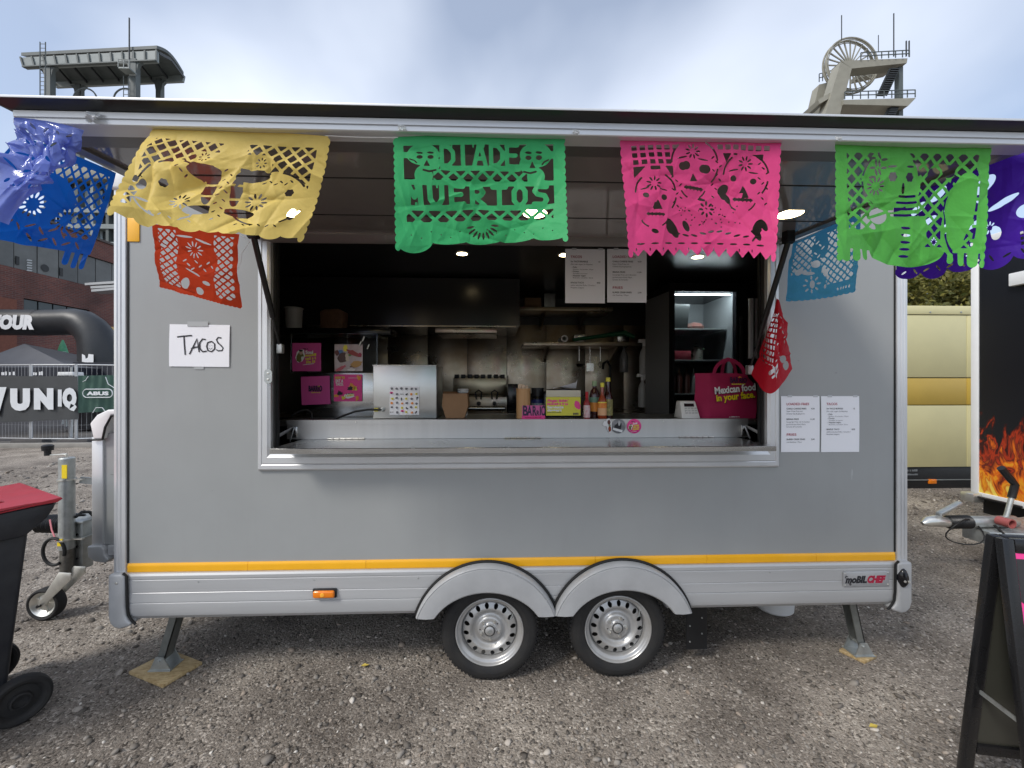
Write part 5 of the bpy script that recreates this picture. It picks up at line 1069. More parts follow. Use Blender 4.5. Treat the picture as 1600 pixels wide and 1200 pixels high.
def hang(S, ctrl, m_, name, label, amp, seed, f=9.0, extra=None, group='cut-paper flags strung along the hatch', parent=None, asp=1.0):
    V, F = S.mesh(); x = np.interp(V[:, 0], np.arange(len(S.xs)), S.xs); y = np.interp(V[:, 1], np.arange(len(S.ys)), S.ys); u, v = x / S.w, y / S.h
    P = patch(ctrl, u, v); e = 1e-3; N_ = np.cross(patch(ctrl, u + e, v) - P, patch(ctrl, u, v + e) - P); N_ /= np.linalg.norm(N_, axis=1)[:, None] + 1e-12
    d = crumple(x, y, amp, seed, f) * np.clip(v * 3 + .15, 0, 1)
    if extra is not None: d = d + extra(u, v)
    P = P + N_ * d[:, None]
    # a little in-plane creasing too
    P[:, 2] += crumple(x + 3, y, amp * .22, seed + 50, f * .6) * np.clip(v * 2, 0, 1); P[:, 0] += crumple(x, y + 5, amp * .2, seed + 90, f * .6) * np.clip(v * 2, 0, 1)
    mb = MB(); mb.v = [tuple(p) for p in P.tolist()]; mb.f = F; o = mb.build(name, m_, parent, recalc=False, angle=75)
    return tag(o, label, 'paper flag', group) if parent is None else o

# letters as strokes in a unit box
LET = {'D': [[(0, 0), (0, 1), (.55, .95), (.9, .7), (.9, .3), (.55, .05), (0, 0)]], 'I': [[(.4, 0), (.4, 1)]], 'A': [[(0, 1), (.4, 0), (.55, 0), (.95, 1)], [(.2, .62), (.75, .62)]], 'E': [[(.85, 0), (0, 0), (0, 1), (.9, 1)], [(0, .48), (.7, .48)]],
       'M': [[(0, 1), (.05, 0), (.45, .6), (.85, 0), (.9, 1)]], 'U': [[(0, 0), (.02, .7), (.25, 1), (.6, 1), (.85, .7), (.87, 0)]], 'R': [[(0, 1), (0, 0), (.6, .03), (.8, .25), (.55, .48), (.1, .5), (.9, 1)]], 'T': [[(0, 0), (.95, 0)], [(.48, 0), (.48, 1)]], 'O': [[(.3, 0), (.65, 0), (.88, .25), (.88, .75), (.65, 1), (.3, 1), (.05, .75), (.05, .25), (.3, 0)]], 'S': [[(.9, .05), (.2, .02), (.05, .25), (.25, .45), (.75, .52), (.9, .75), (.7, .98), (.0, .98)]]}
def word(S, t, x0, y0, cw, ch, adv, r):
    for i, c in enumerate(t):
        for s_ in LET.get(c, []): S.add(S.stroke([(x0 + adv * i + cw * p[0], y0 + ch * p[1]) for p in s_], r))

YF = -1.055
# 1 green flag with writing
S = Sheet(1.40, 1.0, 250); S.add(S.box(0, 1.40, 0, .93)); S.scallop('L', 15, .022); S.scallop('R', 15, .022)
for cx, rx, ry in ((.13, .14, .10), (.42, .17, .045), (.70, .17, .06), (.98, .17, .05), (1.27, .14, .05)): S.add(S.ell(cx, .93, rx, ry))
S.cut(S.box(.06, 1.32, .085, .40)); S.add(S.box(.36, 1.04, .285, .335)); S.add(S.box(.0, 1.4, .40, .46)); S.cut(S.box(.30, 1.11, .325, .335))
S.cut(S.box(.33, 1.07, .31, .40)); S.add(np.minimum(S.box(.30, 1.12, .30, .41), -S.lattice(.088, .026, 45, .03)))
word(S, 'DIA', .375, .095, .105, .175, .135, .018); S.add(S.box(.36, 1.02, .265, .30)); word(S, 'DE', .79, .09, .105, .175, .135, .018)
for q in range(8): S.add(S.box(.37 + .09 * q - .006, .37 + .09 * q + .006, .08, .11))
for cx, q in ((.22, 1), (1.17, -1)):
    S.add(S.ell(cx, .17, .135, .10)); S.add(S.ell(cx + q * .055, .25, .085, .085)); S.add(S.ell(cx + q * .0, .36, .075, .09)); S.add(S.seg(cx - q * .10, .17, cx - q * .2, .17, .03)); S.add(S.seg(cx, .40, cx - q * .15, .43, .02))
    for dx in (-.028, .062): S.cut(S.ell(cx + q * dx, .19, .026, .018)); S.cut(S.ell(cx + q * dx, .150, .028, .010, .1))
    S.cut(S.poly([(cx + q * .03, .215), (cx + q * .055, .275), (cx + q * .002, .275)])); S.cut(S.stroke([(cx - q * .11, .21), (cx - q * .07, .225), (cx - q * .055, .245)], .006)); S.cut(S.stroke([(cx + q * .0, .31), (cx + q * .05, .325), (cx + q * .10, .312)], .009))
S.cut(S.box(.065, 1.32, .445, .62)); word(S, 'MUERTOS', .085, .45, .115, .165, .178, .022); S.add(S.box(.06, 1.33, .615, .66))
for q in range(7): S.add(S.box(.10 + .178 * q + .04, .10 + .178 * q + .055, .43, .47)); S.add(S.box(.10 + .178 * q + .04, .10 + .178 * q + .06, .59, .63))
S.cut(S.box(.07, 1.31, .665, .765)); S.add(np.minimum(S.box(.065, 1.315, .655, .775), -S.lattice(.098, .028, 45, .02, .05)))
S.burst(.70, .80, .075, .145, 9, .010, .15, math.pi)
for k in range(16): S.cut(S.ell(.1 + .08 * k, .88 + .03 * math.sin(k * 2.1), .006))
hang(S, [[(618, 214, YF), (750, 210, YF), (879, 209, YF)], [(621, 300, YF - .01), (752, 300, YF + .02), (881, 297, YF - .01)], [(622, 392, YF - .03), (755, 383, YF + .03), (884, 378, YF - .03)]], paper_mat('green_tissue', (.055, .50, .17)), 'paper_flag', 'green cut-paper flag reading DIA DE MUERTOS at the middle of the hatch', .0062, 3)
# 2 pink flag with three skulls
S = Sheet(1.24, 1.0, 240); S.add(S.box(0, 1.24, 0, .93)); S.scallop('L', 14, .02); S.scallop('R', 14, .02)
for k in range(12): c = .06 + 1.12 * k / 11; S.add(S.poly([(c - .062, .92), (c + .062, .92), (c, .995)]))
def grid(x0, y0, nx, ny, w, h, px, py):
    for j in range(ny):
        for i in range(nx): S.cut(S.box(x0 + px * i, x0 + px * i + w, y0 + py * j, y0 + py * j + h))
grid(.07, .075, 6, 3, .042, .038, .066, .058); grid(.76, .075, 7, 1, .042, .042, .062, .05); S.cut(S.poly([(.07, .245), (.165, .245), (.075, .33)])); S.cut(S.box(.20, .28, .245, .275)); S.cut(S.poly([(.32, .245), (.39, .245), (.385, .34)])); S.cut(S.poly([(.80, .145), (.87, .145), (.83, .22)])); S.cut(S.poly([(1.02, .145), (1.13, .145), (1.12, .24)])); S.cut(S.box(.885, .92, .145, .16))
S.skull(.57, .235, .20, .165, flower=False); S.burst(.56, .13, .022, .062, 9, .0075); S.cut(S.ell(.50, .24, .032, .034)); S.cut(S.ell(.66, .275, .035, .036))
S.skull(.235, .47, .175, .14, flower=False); S.burst(.22, .385, .022, .062, 9, .0075); S.skull(.99, .33, .19, .13, flower=False); S.burst(.99, .22, .022, .062, 9, .0075)
S.cut(S.poly([(.24, .515), (.275, .60), (.20, .60)])); S.cut(S.poly([(.985, .41), (1.02, .50), (.965, .50)]))
for c_ in ((.57, .235, .19, .205), (.235, .47, .165, .18), (.99, .33, .18, .195)): S.ring(*c_, .014, ((185, 232), (300, 352), (10, 42)))
for c_ in ((.57, .235), (.235, .47), (.99, .33)): S.ring(c_[0] - .02, c_[1] + .17, .11, .11, .012, ((20, 62), (118, 160)))
for x, y in ((.80, .47), (.845, .50), (.48, .74), (.33, .76), (1.15, .72), (1.10, .80)): S.cut(S.ell(x, y, .05, .025, 1.1))
S.cut(S.ell(.36, .76, .035, .09, -.5)); S.cut(S.ell(1.10, .73, .035, .07, .5)); S.cut(S.ell(.21, .78, .03, .018, .5)); S.cut(S.ell(.81, .435, .055, .038, -.8))
for k in range(9): S.cut(S.ell(.40 + .075 * k, .80 + .02 * math.sin(k), .030, .009, .25 if k < 4 else -.25))
S.leaves([(.38 + .03 * (k % 3), .33 + .035 * k) for k in range(8)] + [(.72 + .03 * (k % 3), .18 + .035 * k) for k in range(10)] + [(1.10 + .03 * (k % 3), .22 + .04 * k) for k in range(9)], .017, .006)
for k in range(46): S.cut(S.ell(.42 + .55 * random.random(), .55 + .2 * random.random(), .0065))
S.burst(.66, .60, .03, .07, 8, .010); S.cut(S.stroke([(1.05, .77), (1.12, .84)], .008)); S.cut(S.stroke([(1.125, .76), (1.06, .85)], .008)); S.cut(S.ell(.62, .52, .035, .012, .2))
for k in range(10): S.cut(S.ell(.09 + .115 * k, .885, .033, .008)); S.cut(S.ell(.05 + .112 * k, .935, .005, .016))
hang(S, [[(972, 213, YF), (1092, 211, YF), (1217, 214, YF)], [(979, 310, YF), (1096, 309, YF + .02), (1214, 309, YF - .02)], [(986, 402, YF - .02), (1098, 402, YF + .03), (1208, 408, YF - .03)]], paper_mat('pink_tissue', (.86, .075, .27)), 'paper_flag', 'hot pink cut-paper flag with three skulls right of the middle', .0062, 8)
# 3 yellow flag blown to the left
S = Sheet(1.40, 1.0, 240); S.add(S.box(0, 1.4, 0, .94)); S.scallop('L', 13, .025); S.scallop('R', 14, .022)
for k in range(9): S.add(S.ell(.08 + .155 * k, .94, .085, .035 + .02 * (k % 2)))
band = np.maximum(np.minimum(S.box(.08, .58, .12, .48), 1), S.box(.80, 1.33, .12, .56)); S.lat_in(S.box(.06, .60, .12, .46), .075, .022, 45); S.lat_in(S.box(.80, 1.33, .11, .60), .078, .022, 45)
S.add(S.ell(.33, .60, .27, .30)); S.add(S.ell(1.06, .60, .29, .27)); S.add(S.box(.60, .80, .0, .9)); S.add(S.box(.44, 1.02, .20, .32)); S.cut(S.ell(.56, .385, .13, .065, .1)); S.cut(S.ell(.90, .385, .12, .06, -.1)); S.cut(S.ell(.615, .53, .05, .15)); S.cut(S.ell(.815, .53, .045, .14)); S.cut(S.ell(.585, .735, .13, .045, -.1)); S.cut(S.ell(.875, .735, .12, .042, .1)); S.add(S.box(.66, .77, .30, .95))
for q in range(2): S.add(S.box(.50, .68, .47 + .12 * q, .49 + .12 * q)); S.add(S.box(.75, .93, .47 + .12 * q, .49 + .12 * q))
S.cut(S.ell(.16, .74, .05, .02, -.3)); S.cut(S.ell(1.27, .74, .03, .06)); S.cut(S.ell(.12, .57, .03, .05))
for c_ in ((.33, .60, .26, .29), (1.06, .60, .28, .26)): S.ring(*c_, .016, ((188, 226), (238, 262), (282, 330), (20, 60), (100, 150)))
for cx in (.27, 1.20): S.burst(cx, .52, .0, .035, 6, .016)
for cx, cy in ((.42, .66), (.98, .62)): S.burst(cx, cy, .035, .085, 10, .009)
S.lat_in(S.box(.04, .11, .50, .86), .075, .022, 45); S.burst(.50, .25, .02, .045, 8, .006); S.burst(.93, .26, .02, .045, 8, .006)
S.leaves([(.36 + .035 * k, .38 + .03 * (k % 3)) for k in range(7)] + [(.96 + .04 * k, .42 + .02 * (k % 2)) for k in range(7)] + [(.69 + .05 * (k % 2), .34 + .04 * k) for k in range(13)] + [(.25 + .07 * k, .86) for k in range(5)] + [(.88 + .06 * k, .86) for k in range(6)], .019, .006)
hang(S, [[(246, 197, YF), (380, 203, YF), (513, 213, YF)], [(204, 272, YF - .06), (345, 292, YF - .02), (497, 298, YF + .03)], [(172, 334, YF - .16), (325, 366, YF - .05), (468, 378, YF + .02)]], paper_mat('yellow_tissue', (.86, .64, .17), .32), 'paper_flag', 'pale yellow cut-paper flag blown sideways at the left of the hatch', .010, 14)
# 4 right green flag with one skull and finger tabs
S = Sheet(1.30, 1.0, 240); S.add(S.box(0, 1.3, 0, .88)); S.scallop('L', 15, .02); S.scallop('R', 15, .02)
for x, w, l in ((.05, .04, 1.0), (.14, .035, .99), (.22, .03, .98), (1.02, .03, .98), (1.12, .03, 1.0), (1.22, .05, .99)): S.add(S.seg(x, .85, x, l - .03, w * .9))
S.add(S.ell(.62, .88, .34, .13))
S.lat_in(np.maximum(S.box(.08, .32, .09, .70), S.box(.62, 1.22, .09, .84)), .080, .025, 45, .01); S.cut(S.box(.80, 1.16, .50, .0))
S.add(S.ell(.47, .30, .26, .25)); S.add(S.ell(.55, .50, .16, .22)); S.add(S.box(.44, .78, .58, .95)); S.add(S.ell(1.07, .56, .13, .34, .22)); S.cut(S.ell(.97, .22, .06, .05, -.3)); S.cut(S.ell(.35, .58, .085, .07)); S.add(S.stroke([(.26, .60), (.42, .55)], .012)); S.cut(S.ell(.84, .24, .05, .045))
S.ring(.47, .30, .25, .24, .016, ((150, 180), (190, 225), (318, 350), (60, 95))); S.ring(1.07, .56, .12, .32, .014, ((100, 150), (160, 200), (215, 250)))
for cx in (.47, .63): S.burst(cx, .27, .0, .038, 6, .017); S.cut(S.ell(cx, .19, .035, .009))
S.burst(.33, .34, .03, .075, 11, .008); S.leaves([(.30 + .03 * (k % 2), .13 + .035 * k) for k in range(5)] + [(.36 + .04 * (k % 2), .11 + .03 * k) for k in range(5)], .028, .010, .6); S.cut(S.ell(.57, .36, .014, .045))
for k in range(4): S.cut(S.stroke([(.54 - .02 * k, .42 + .05 * k), (.60, .425 + .05 * k), (.67 + .01 * k, .42 + .05 * k)], .010))
for k in range(5): S.cut(S.ell(.60, .68 + .06 * k, .04, .012, .1))
S.cut(S.box(1.205, 1.225, .30, .78)); 
for k in range(5): S.add(S.box(1.19, 1.24, .32 + .11 * k, .345 + .11 * k))
hang(S, [[(1308, 218, YF), (1428, 220, YF), (1547, 224, YF)], [(1308, 322, YF), (1426, 322, YF + .03), (1543, 322, YF)], [(1310, 408, YF - .03), (1424, 414, YF + .04), (1533, 416, YF - .02)]], paper_mat('lime_tissue', (.115, .52, .085)), 'paper_flag', 'grass green cut-paper flag with finger-like tabs at the right of the hatch', .0078, 23)
# 5 blue flag along the left hatch edge
S = Sheet(1.40, 1.0, 220); S.add(S.box(0, 1.4, 0, .90))
for x in (1.16, 1.26, 1.355): S.add(S.seg(x, .85, x, 1.02 + .03 * (x > 1.2), .036 if x < 1.2 else .028))
S.lat_in(S.box(.66, 1.33, .06, .66), .078, .024, 40); S.add(S.ell(.70, .55, .42, .36)); S.lat_in(S.box(1.06, 1.34, .10, .74), .078, .024, 40)
for cx, cy in ((.66, .50), (1.02, .58)): S.burst(cx, cy, .06, .12, 12, .012); 
S.leaves([(.5 + .11 * k, .70 + .03 * (k % 2)) for k in range(7)] + [(.75 + .12 * k, .82) for k in range(5)], .05, .012, .2); S.cut(S.ell(.50, .50, .02, .05, .3)); S.cut(S.ell(.90, .62, .02, .03))
blu = paper_mat('blue_foil', (.008, .13, .60), .25, .28)
bo = hang(S, [[(30, 212, -1.03), (105, 238, -.93), (181, 270, -.79)], [(-45, 300, -1.06), (60, 322, -.92), (160, 345, -.80)], [(-80, 372, -1.06), (35, 396, -.92), (136, 412, -.82)]], blu, 'paper_flag', 'shiny blue cut-paper flag fluttering at the far left hatch edge', .008, 31)
S = Sheet(1.2, 1.6, 150); S.add(S.box(0, 1.2, 0, 1.6)); S.leaves([(.2 + .2 * (k % 5), .2 + .22 * (k // 5)) for k in range(25)], .06, .022)
hang(S, [[(22, 184, -1.075), (78, 190, -1.075), (132, 204, -1.065)], [(12, 245, -1.10), (48, 258, -1.12), (92, 262, -1.06)], [(-40, 325, -1.13), (-14, 342, -1.12), (14, 352, -1.10)]], mat('pale_blue_film', (.20, .27, .74), .16, 0, transl=.45, var=.15, vs=20, coat=.5, bump=.004, bs=30), 'folded_film', None, .020, 44, f=9, parent=bo)
# 6 red flag by the left strut
S = Sheet(1.0, .95, 170); S.add(S.box(0, 1.0, 0, .92))
for k in range(22): S.add(S.ell(.02 + .045 * k, .92, .026, .022))
S.lat_in(S.box(.07, .30, .04, .84), .072, .022, 45); S.lat_in(S.box(.74, .95, .05, .86), .066, .020, 45); S.add(S.ell(.52, .42, .26, .36)); S.cut(S.ell(.36, .74, .045, .10, .3)); S.cut(S.ell(.52, .82, .05, .06)); S.cut(S.ell(.62, .68, .05, .028, .3)); S.cut(S.ell(.40, .10, .10, .012)); S.cut(S.ell(.62, .14, .1, .012, .3)); S.cut(S.ell(.46, .55, .10, .012, .5)); S.burst(.50, .25, .04, .11, 11, .008); S.leaves([(.36 + .05 * k, .40 + .05 * (k % 3)) for k in range(8)], .03, .009)
hang(S, [[(238, 350, -.66), (300, 357, -.42), (374, 366, -.14)], [(243, 405, -.66), (306, 418, -.40), (373, 423, -.16)], [(251, 450, -.67), (310, 466, -.38), (376, 484, -.15)]], paper_mat('red_tissue', (.62, .065, .025), .4), 'paper_flag', 'orange-red cut-paper flag hanging beside the left gas strut', .0085, 52)
# 7 light blue flag by the right strut
S = Sheet(1.05, 1.0, 170); S.add(S.box(0, 1.05, 0, .94))
for k in range(12): S.add(S.ell(.04 + .088 * k, .94, .05, .03))
S.lat_in(S.box(.06, .36, .05, .55), .075, .022, 45); S.lat_in(S.box(.50, .98, .08, .78), .072, .022, 42); S.add(S.ell(.46, .24, .12, .17)); S.add(S.ell(.36, .74, .20, .19)); S.burst(.36, .74, .07, .13, 8, .014); S.cut(S.ell(.37, .74, .035, .06)); S.cut(S.ell(.42, .46, .07, .05, .4)); S.cut(S.ell(.18, .52, .06, .05)); S.cut(S.ell(.55, .60, .03, .08, -.5)); S.cut(S.ell(.32, .57, .09, .025, .2)); S.cut(S.ell(.55, .80, .02, .03)); S.leaves([(.40 + .05 * (k % 3), .16 + .05 * k) for k in range(6)], .03, .010)
for k in range(5): S.cut(S.ell(.75 + .05 * k, .87, .012, .02))
hang(S, [[(1240, 378, -.07), (1292, 355, -.28), (1345, 330, -.47)], [(1233, 428, -.07), (1286, 414, -.28), (1340, 398, -.47)], [(1230, 474, -.07), (1286, 470, -.28), (1337, 460, -.47)]], paper_mat('sky_tissue', (.09, .42, .74), .35), 'paper_flag', 'light blue cut-paper flag hanging beside the right gas strut', .006, 61)
# 8 purple flag along the right hatch edge
S = Sheet(1.5, 1.0, 220); S.add(S.box(0, 1.5, 0, .90))
for k in range(5): S.add(S.ell(.14 + .30 * k, .88, .16, .10 + .03 * (k % 2)))
for x, y, a, b, r_ in ((.30, .22, .09, .045, -.5), (.52, .14, .10, .05, -.5), (.70, .30, .13, .03, -.3), (.95, .20, .12, .06, -.4), (1.12, .42, .14, .03, -.3), (.20, .45, .08, .04, -.3), (.42, .40, .10, .03, -.4), (.60, .52, .06, .05, 0), (1.30, .55, .07, .06, 0), (.86, .55, .12, .025, -.35), (1.05, .68, .05, .06, 0)): S.cut(S.ell(x, y, a, b, r_))
S.burst(.86, .45, .10, .15, 9, .016, 3.4, 2.4); S.burst(1.0, .62, .02, .06, 9, .007); S.burst(.45, .62, .02, .06, 9, .007)
for x in (.30, .78, 1.25):
    for i in range(3):
        for j in range(3): S.cut(S.box(x + .04 * i, x + .04 * i + .026, .72 + .045 * j, .72 + .045 * j + .03))
S.leaves([(.10 + .13 * k, .90) for k in range(10)], .04, .010, .3)
hang(S, [[(1398, 308, -.64), (1500, 268, -.86), (1640, 215, -1.02)], [(1398, 378, -.66), (1502, 348, -.86), (1645, 308, -1.04)], [(1402, 440, -.66), (1504, 428, -.86), (1650, 396, -1.04)]], paper_mat('violet_tissue', (.075, .018, .40), .35), 'paper_flag', 'deep purple cut-paper flag at the far right hatch edge', .009, 71)
# 9 red flag twisted round the right strut
S = Sheet(.9, 1.4, 150); S.add(S.box(0, .9, 0, 1.35)); S.add(S.ell(.5, 1.32, .35, .10))
S.lat_in(S.box(.05, .38, .25, 1.05), .085, .030, 0); S.cut(S.ell(.72, .95, .09, .06, .6)); S.cut(S.ell(.80, 1.10, .05, .10)); S.leaves([(.45 + .06 * (k % 4), .25 + .06 * k) for k in range(14)], .032, .010); S.cut(S.stroke([(.35, 1.15), (.55, 1.02)], .03)); S.cut(S.stroke([(.42, 1.2), (.60, 1.10)], .018)); S.cut(S.stroke([(.40, 1.06), (.52, 1.2)], .016))
hang(S, [[(1213, 466, -.13), (1216, 468, -.14), (1219, 472, -.13)], [(1197, 528, -.09), (1216, 535, -.19), (1234, 540, -.11)], [(1176, 590, -.05), (1206, 612, -.20), (1240, 578, -.12)]], paper_mat('crimson_tissue', (.60, .015, .035), .42, .45), 'paper_flag', 'crimson cut-paper flag bunched up on the right gas strut', .012, 83)
# strings and tape
def cord(pts, name, label, r=.0014):
    m = MB(); m.tube([at(*p) for p in pts], r, 6); one(name, m, mat('white_cord', (.75, .75, .74), .7), label, 'string', 'strings of the bunting')
cord([(508, 212, YF), (560, 214.5, YF), (622, 215, YF)], 'bunting_string', 'white string between the yellow and the green lettered flag')
cord([(876, 209, YF), (925, 211, YF), (976, 213, YF)], 'bunting_string', 'white string between the green lettered flag and the pink flag')
cord([(1212, 214, YF), (1260, 215, YF), (1312, 218, YF)], 'bunting_string', 'white string between the pink and the right green flag')
cord([(1240, 380, -.07), (1290, 356, -.28), (1345, 331, -.47)], 'bunting_string', 'white string above the light blue flag')
cord([(374, 366, -.14), (384, 372, -.14), (390, 378, -.14), (378, 396, -.15), (377, 408, -.15), (372, 420, -.16)], 'bunting_string', 'thin loose thread dangling beside the left gas strut', .0008)
for px, py, lab, w in ((145, 181, 'crumpled clear tape holding the bunting at the left of the front rail', 13), (628, 199, 'strip of clear tape on the front rail above the green lettered flag', 7), (900, 206, 'strip of clear tape on the front rail between green and pink flags', 6), (1310, 216, 'strip of clear tape on the front rail above the right green flag', 6)):
    S = Sheet(1.0, 1.0, 26); S.add(S.box(.05, .95, .05, .95))
    hang(S, [[(px - w, py - w * .7, HY - .012), (px + w, py - w * .5, HY - .012)], [(px - w, py + w * .7, HY - .012), (px + w, py + w * .8, HY - .012)]], mat('clear_film', (.80, .82, .84), .15, 0, transl=.4, coat=.5), 'clear_tape', lab, .006 if w > 10 else .002, px, f=6, group='tape holding the bunting')
for o in list(col.objects):
    if o.name.startswith('clear_tape'): o['category'] = 'tape'

# ---------------------------------------------------------------- wheelie bin (near left)
BN = thing('wheelie_bin', 'black wheelie bin with red lid at the left edge, beside the drawbar', 'bin', (-2.27, -.16, 0), R(60)); del BN['_o']
M_bin = mat('bin_plastic', (.012, .014, .020), .38, 0, c2=(.030, .032, .036), vs=7, rvar=.12, bump=.0008, bs=70); M_lid = mat('red_lid_plastic', (.42, .03, .045), .38, 0, var=.06, vs=8, rvar=.08)
bx, by, bd = .010, -.05, .56           # local x points to the hinge end, the side we see is at y = by
m = MB(); m.hexa([(bx - .60, by + .04, .06), (bx - .07, by + .03, .06), (bx - .07, by + bd - .03, .06), (bx - .60, by + bd - .04, .06), (bx - .70, by, .90), (bx, by, .90), (bx, by + bd, .90), (bx - .70, by + bd, .90)]); m.build('body', M_bin, BN, bevel=.02, seg=3)
m = MB(); m.prism([(bx - .74, .875), (bx - .02, .875), (bx + .05, .94), (bx + .075, .985), (bx + .080, 1.01), (bx + .02, 1.012), (bx - .74, .965)], 'y', by - .025, by + bd + .025); m.build('rim', M_bin, BN, bevel=.010, seg=3)
m = MB(); m.prism([(bx - .80, .945), (bx - .74, 1.00), (bx - .45, 1.022), (bx - .02, 1.030), (bx + .03, 1.028), (bx + .095, 1.034), (bx + .10, 1.026), (bx + .082, 1.014), (bx + .02, 1.014), (bx - .78, .967)], 'y', by - .04, by + bd + .04); m.build('lid', M_lid, BN, bevel=.010, seg=3)
for yy in (by + .10, by + .40):
    m = MB(); m.prism([(bx - .66, 1.006), (bx - .45, 1.021), (bx - .05, 1.028), (bx - .08, 1.042), (bx - .45, 1.039), (bx - .62, 1.020)], 'y', yy, yy + .06); m.build('lid_rib', M_lid, BN, bevel=.006)
for q in (-.52, -.34, -.16):
    m = MB(); m.hexa([(bx + q - .012, by + .030, .20), (bx + q + .012, by + .030, .20), (bx + q + .012, by + .05, .20), (bx + q - .012, by + .05, .20), (bx + q - .014, by - .004, .86), (bx + q + .014, by - .004, .86), (bx + q + .014, by + .02, .86), (bx + q - .014, by + .02, .86)]); m.build('side_rib', M_bin, BN, bevel=.003)
m = MB(); m.tube([(bx + .06, by + .04, .985), (bx + .088, by + .07, .99), (bx + .088, by + bd - .07, .99), (bx + .06, by + bd - .04, .985)], .016, 12); m.build('handle', M_bin, BN)
for yy in (-.03, by + bd - .03):
    m = MB(); m.lathe([(0, .018), (.026, .014), (.03, .0), (.036, .002), (.040, .016), (.066, .020), (.073, .006), (.082, -.002), (.094, -.004), (.104, .002), (.1075, .014), (.1075, .042), (.101, .055), (0, .058)], (-.02, yy - .04, .108), 'y', 44); m.v = [(x_, y_, z_) for x_, y_, z_ in m.v]; m.build('wheel', M_rubber, BN, angle=30)
m = MB(); m.tube([(-.02, -.05, .108), (-.02, by + bd - .03, .108)], .012, 10); m.build('axle', M_galv, BN)
m = MB(); m.hexa([(-.16, by + .06, .06), (-.02, by + .06, .09), (-.02, by + bd - .06, .09), (-.16, by + bd - .06, .06), (-.14, by + .06, .25), (-.06, by + .06, .25), (-.06, by + bd - .06, .25), (-.14, by + bd - .06, .25)]); m.build('axle_housing', M_bin, BN, bevel=.01)

# ---------------------------------------------------------------- sandwich board (near right)
ap = Vector((1.596, -.935, 1.10)); A = thing('sandwich_board', 'black framed sandwich board with pink poster at the right edge', 'sandwich board', (ap.x, ap.y, 0), R(-11)); del A['_o']
M_frame = mat('black_frame', (.012, .012, .013), .28, 0, rvar=.08, vs=12); wdt, spread, hh = .62, .135, 1.10
def panel_pt(x, t, side, off=0.0):     # x across, t 0 top..1 bottom; side -1 towards the camera
    n = Vector((0, side * hh, spread)).normalized(); return Vector((x, side * (.012 + spread * t), hh * (1 - t))) + n * off
for side in (-1, 1):
    def quad(x0, x1, t0, t1, o0, o1):
        return [panel_pt(x0, t1, side, o0), panel_pt(x1, t1, side, o0), panel_pt(x1, t1, side, o1), panel_pt(x0, t1, side, o1), panel_pt(x0, t0, side, o0), panel_pt(x1, t0, side, o0), panel_pt(x1, t0, side, o1), panel_pt(x0, t0, side, o1)]
    for nm, a in (('frame_rail', (0, .034, 0, 1.0)), ('frame_rail', (wdt - .034, wdt, 0, 1.0)), ('frame_rail', (.034, wdt - .034, .0, .036)), ('frame_rail', (.034, wdt - .034, .68, .715))):
        m = MB(); m.hexa(quad(*a, -.012, .016)); m.build(nm, M_frame, A, bevel=.006, seg=2)
    m = MB(); m.hexa(quad(.034, wdt - .034, .036, .68, -.002, .004)); m.build('back_sheet', mat('sheet_grey', (.055, .055, .045), .22), A, smooth=False)
m = MB(); m.hexa([panel_pt(.036, .676, -1, .0055), panel_pt(wdt - .036, .676, -1, .0055), panel_pt(wdt - .036, .676, -1, .007), panel_pt(.036, .676, -1, .007), panel_pt(.036, .04, -1, .0055), panel_pt(wdt - .036, .04, -1, .0055), panel_pt(wdt - .036, .04, -1, .007), panel_pt(.036, .04, -1, .007)]); pp = m.build('poster', M_hot, A, smooth=False)
def onp(x, t, o=.008): return panel_pt(x, t, -1, o)
up_ = (onp(0, 0) - onp(0, 1)).normalized()
m = MB(); m.add([onp(.038, .055), onp(wdt - .04, .055), onp(wdt - .04, .22), onp(.30, .30), onp(.12, .26), onp(.075, .20), onp(.038, .17)], [tuple(range(7))]); m.build('dark_field', mat('poster_charcoal', (.035, .035, .038), .4), A, smooth=False, recalc=False)
text('MEXICAN', M_hot, A, onp(.085, .155, .0088), up=up_, w=.40, h=.055, bold=.04); text('FOOD', M_hot, A, onp(.10, .215, .0088), up=up_, w=.24, h=.050, bold=.04)
m = MB(); m.add([onp(.038, .49), onp(.5, .53), onp(.5, .66), onp(.038, .62)], [(0, 1, 2, 3)]); m.build('white_field', M_wht, A, smooth=False, recalc=False)
m = MB(); m.add([onp(.038, .50, .0086), onp(.5, .54, .0086), onp(.5, .57, .0086), onp(.038, .535, .0086)], [(0, 1, 2, 3)]); m.build('dark_strip', M_ink, A, smooth=False, recalc=False)
m = MB(); m.bar((.02, -.085, .55), (.02, .085, .55), .004, .014); m.build('spreader', M_galv, A)

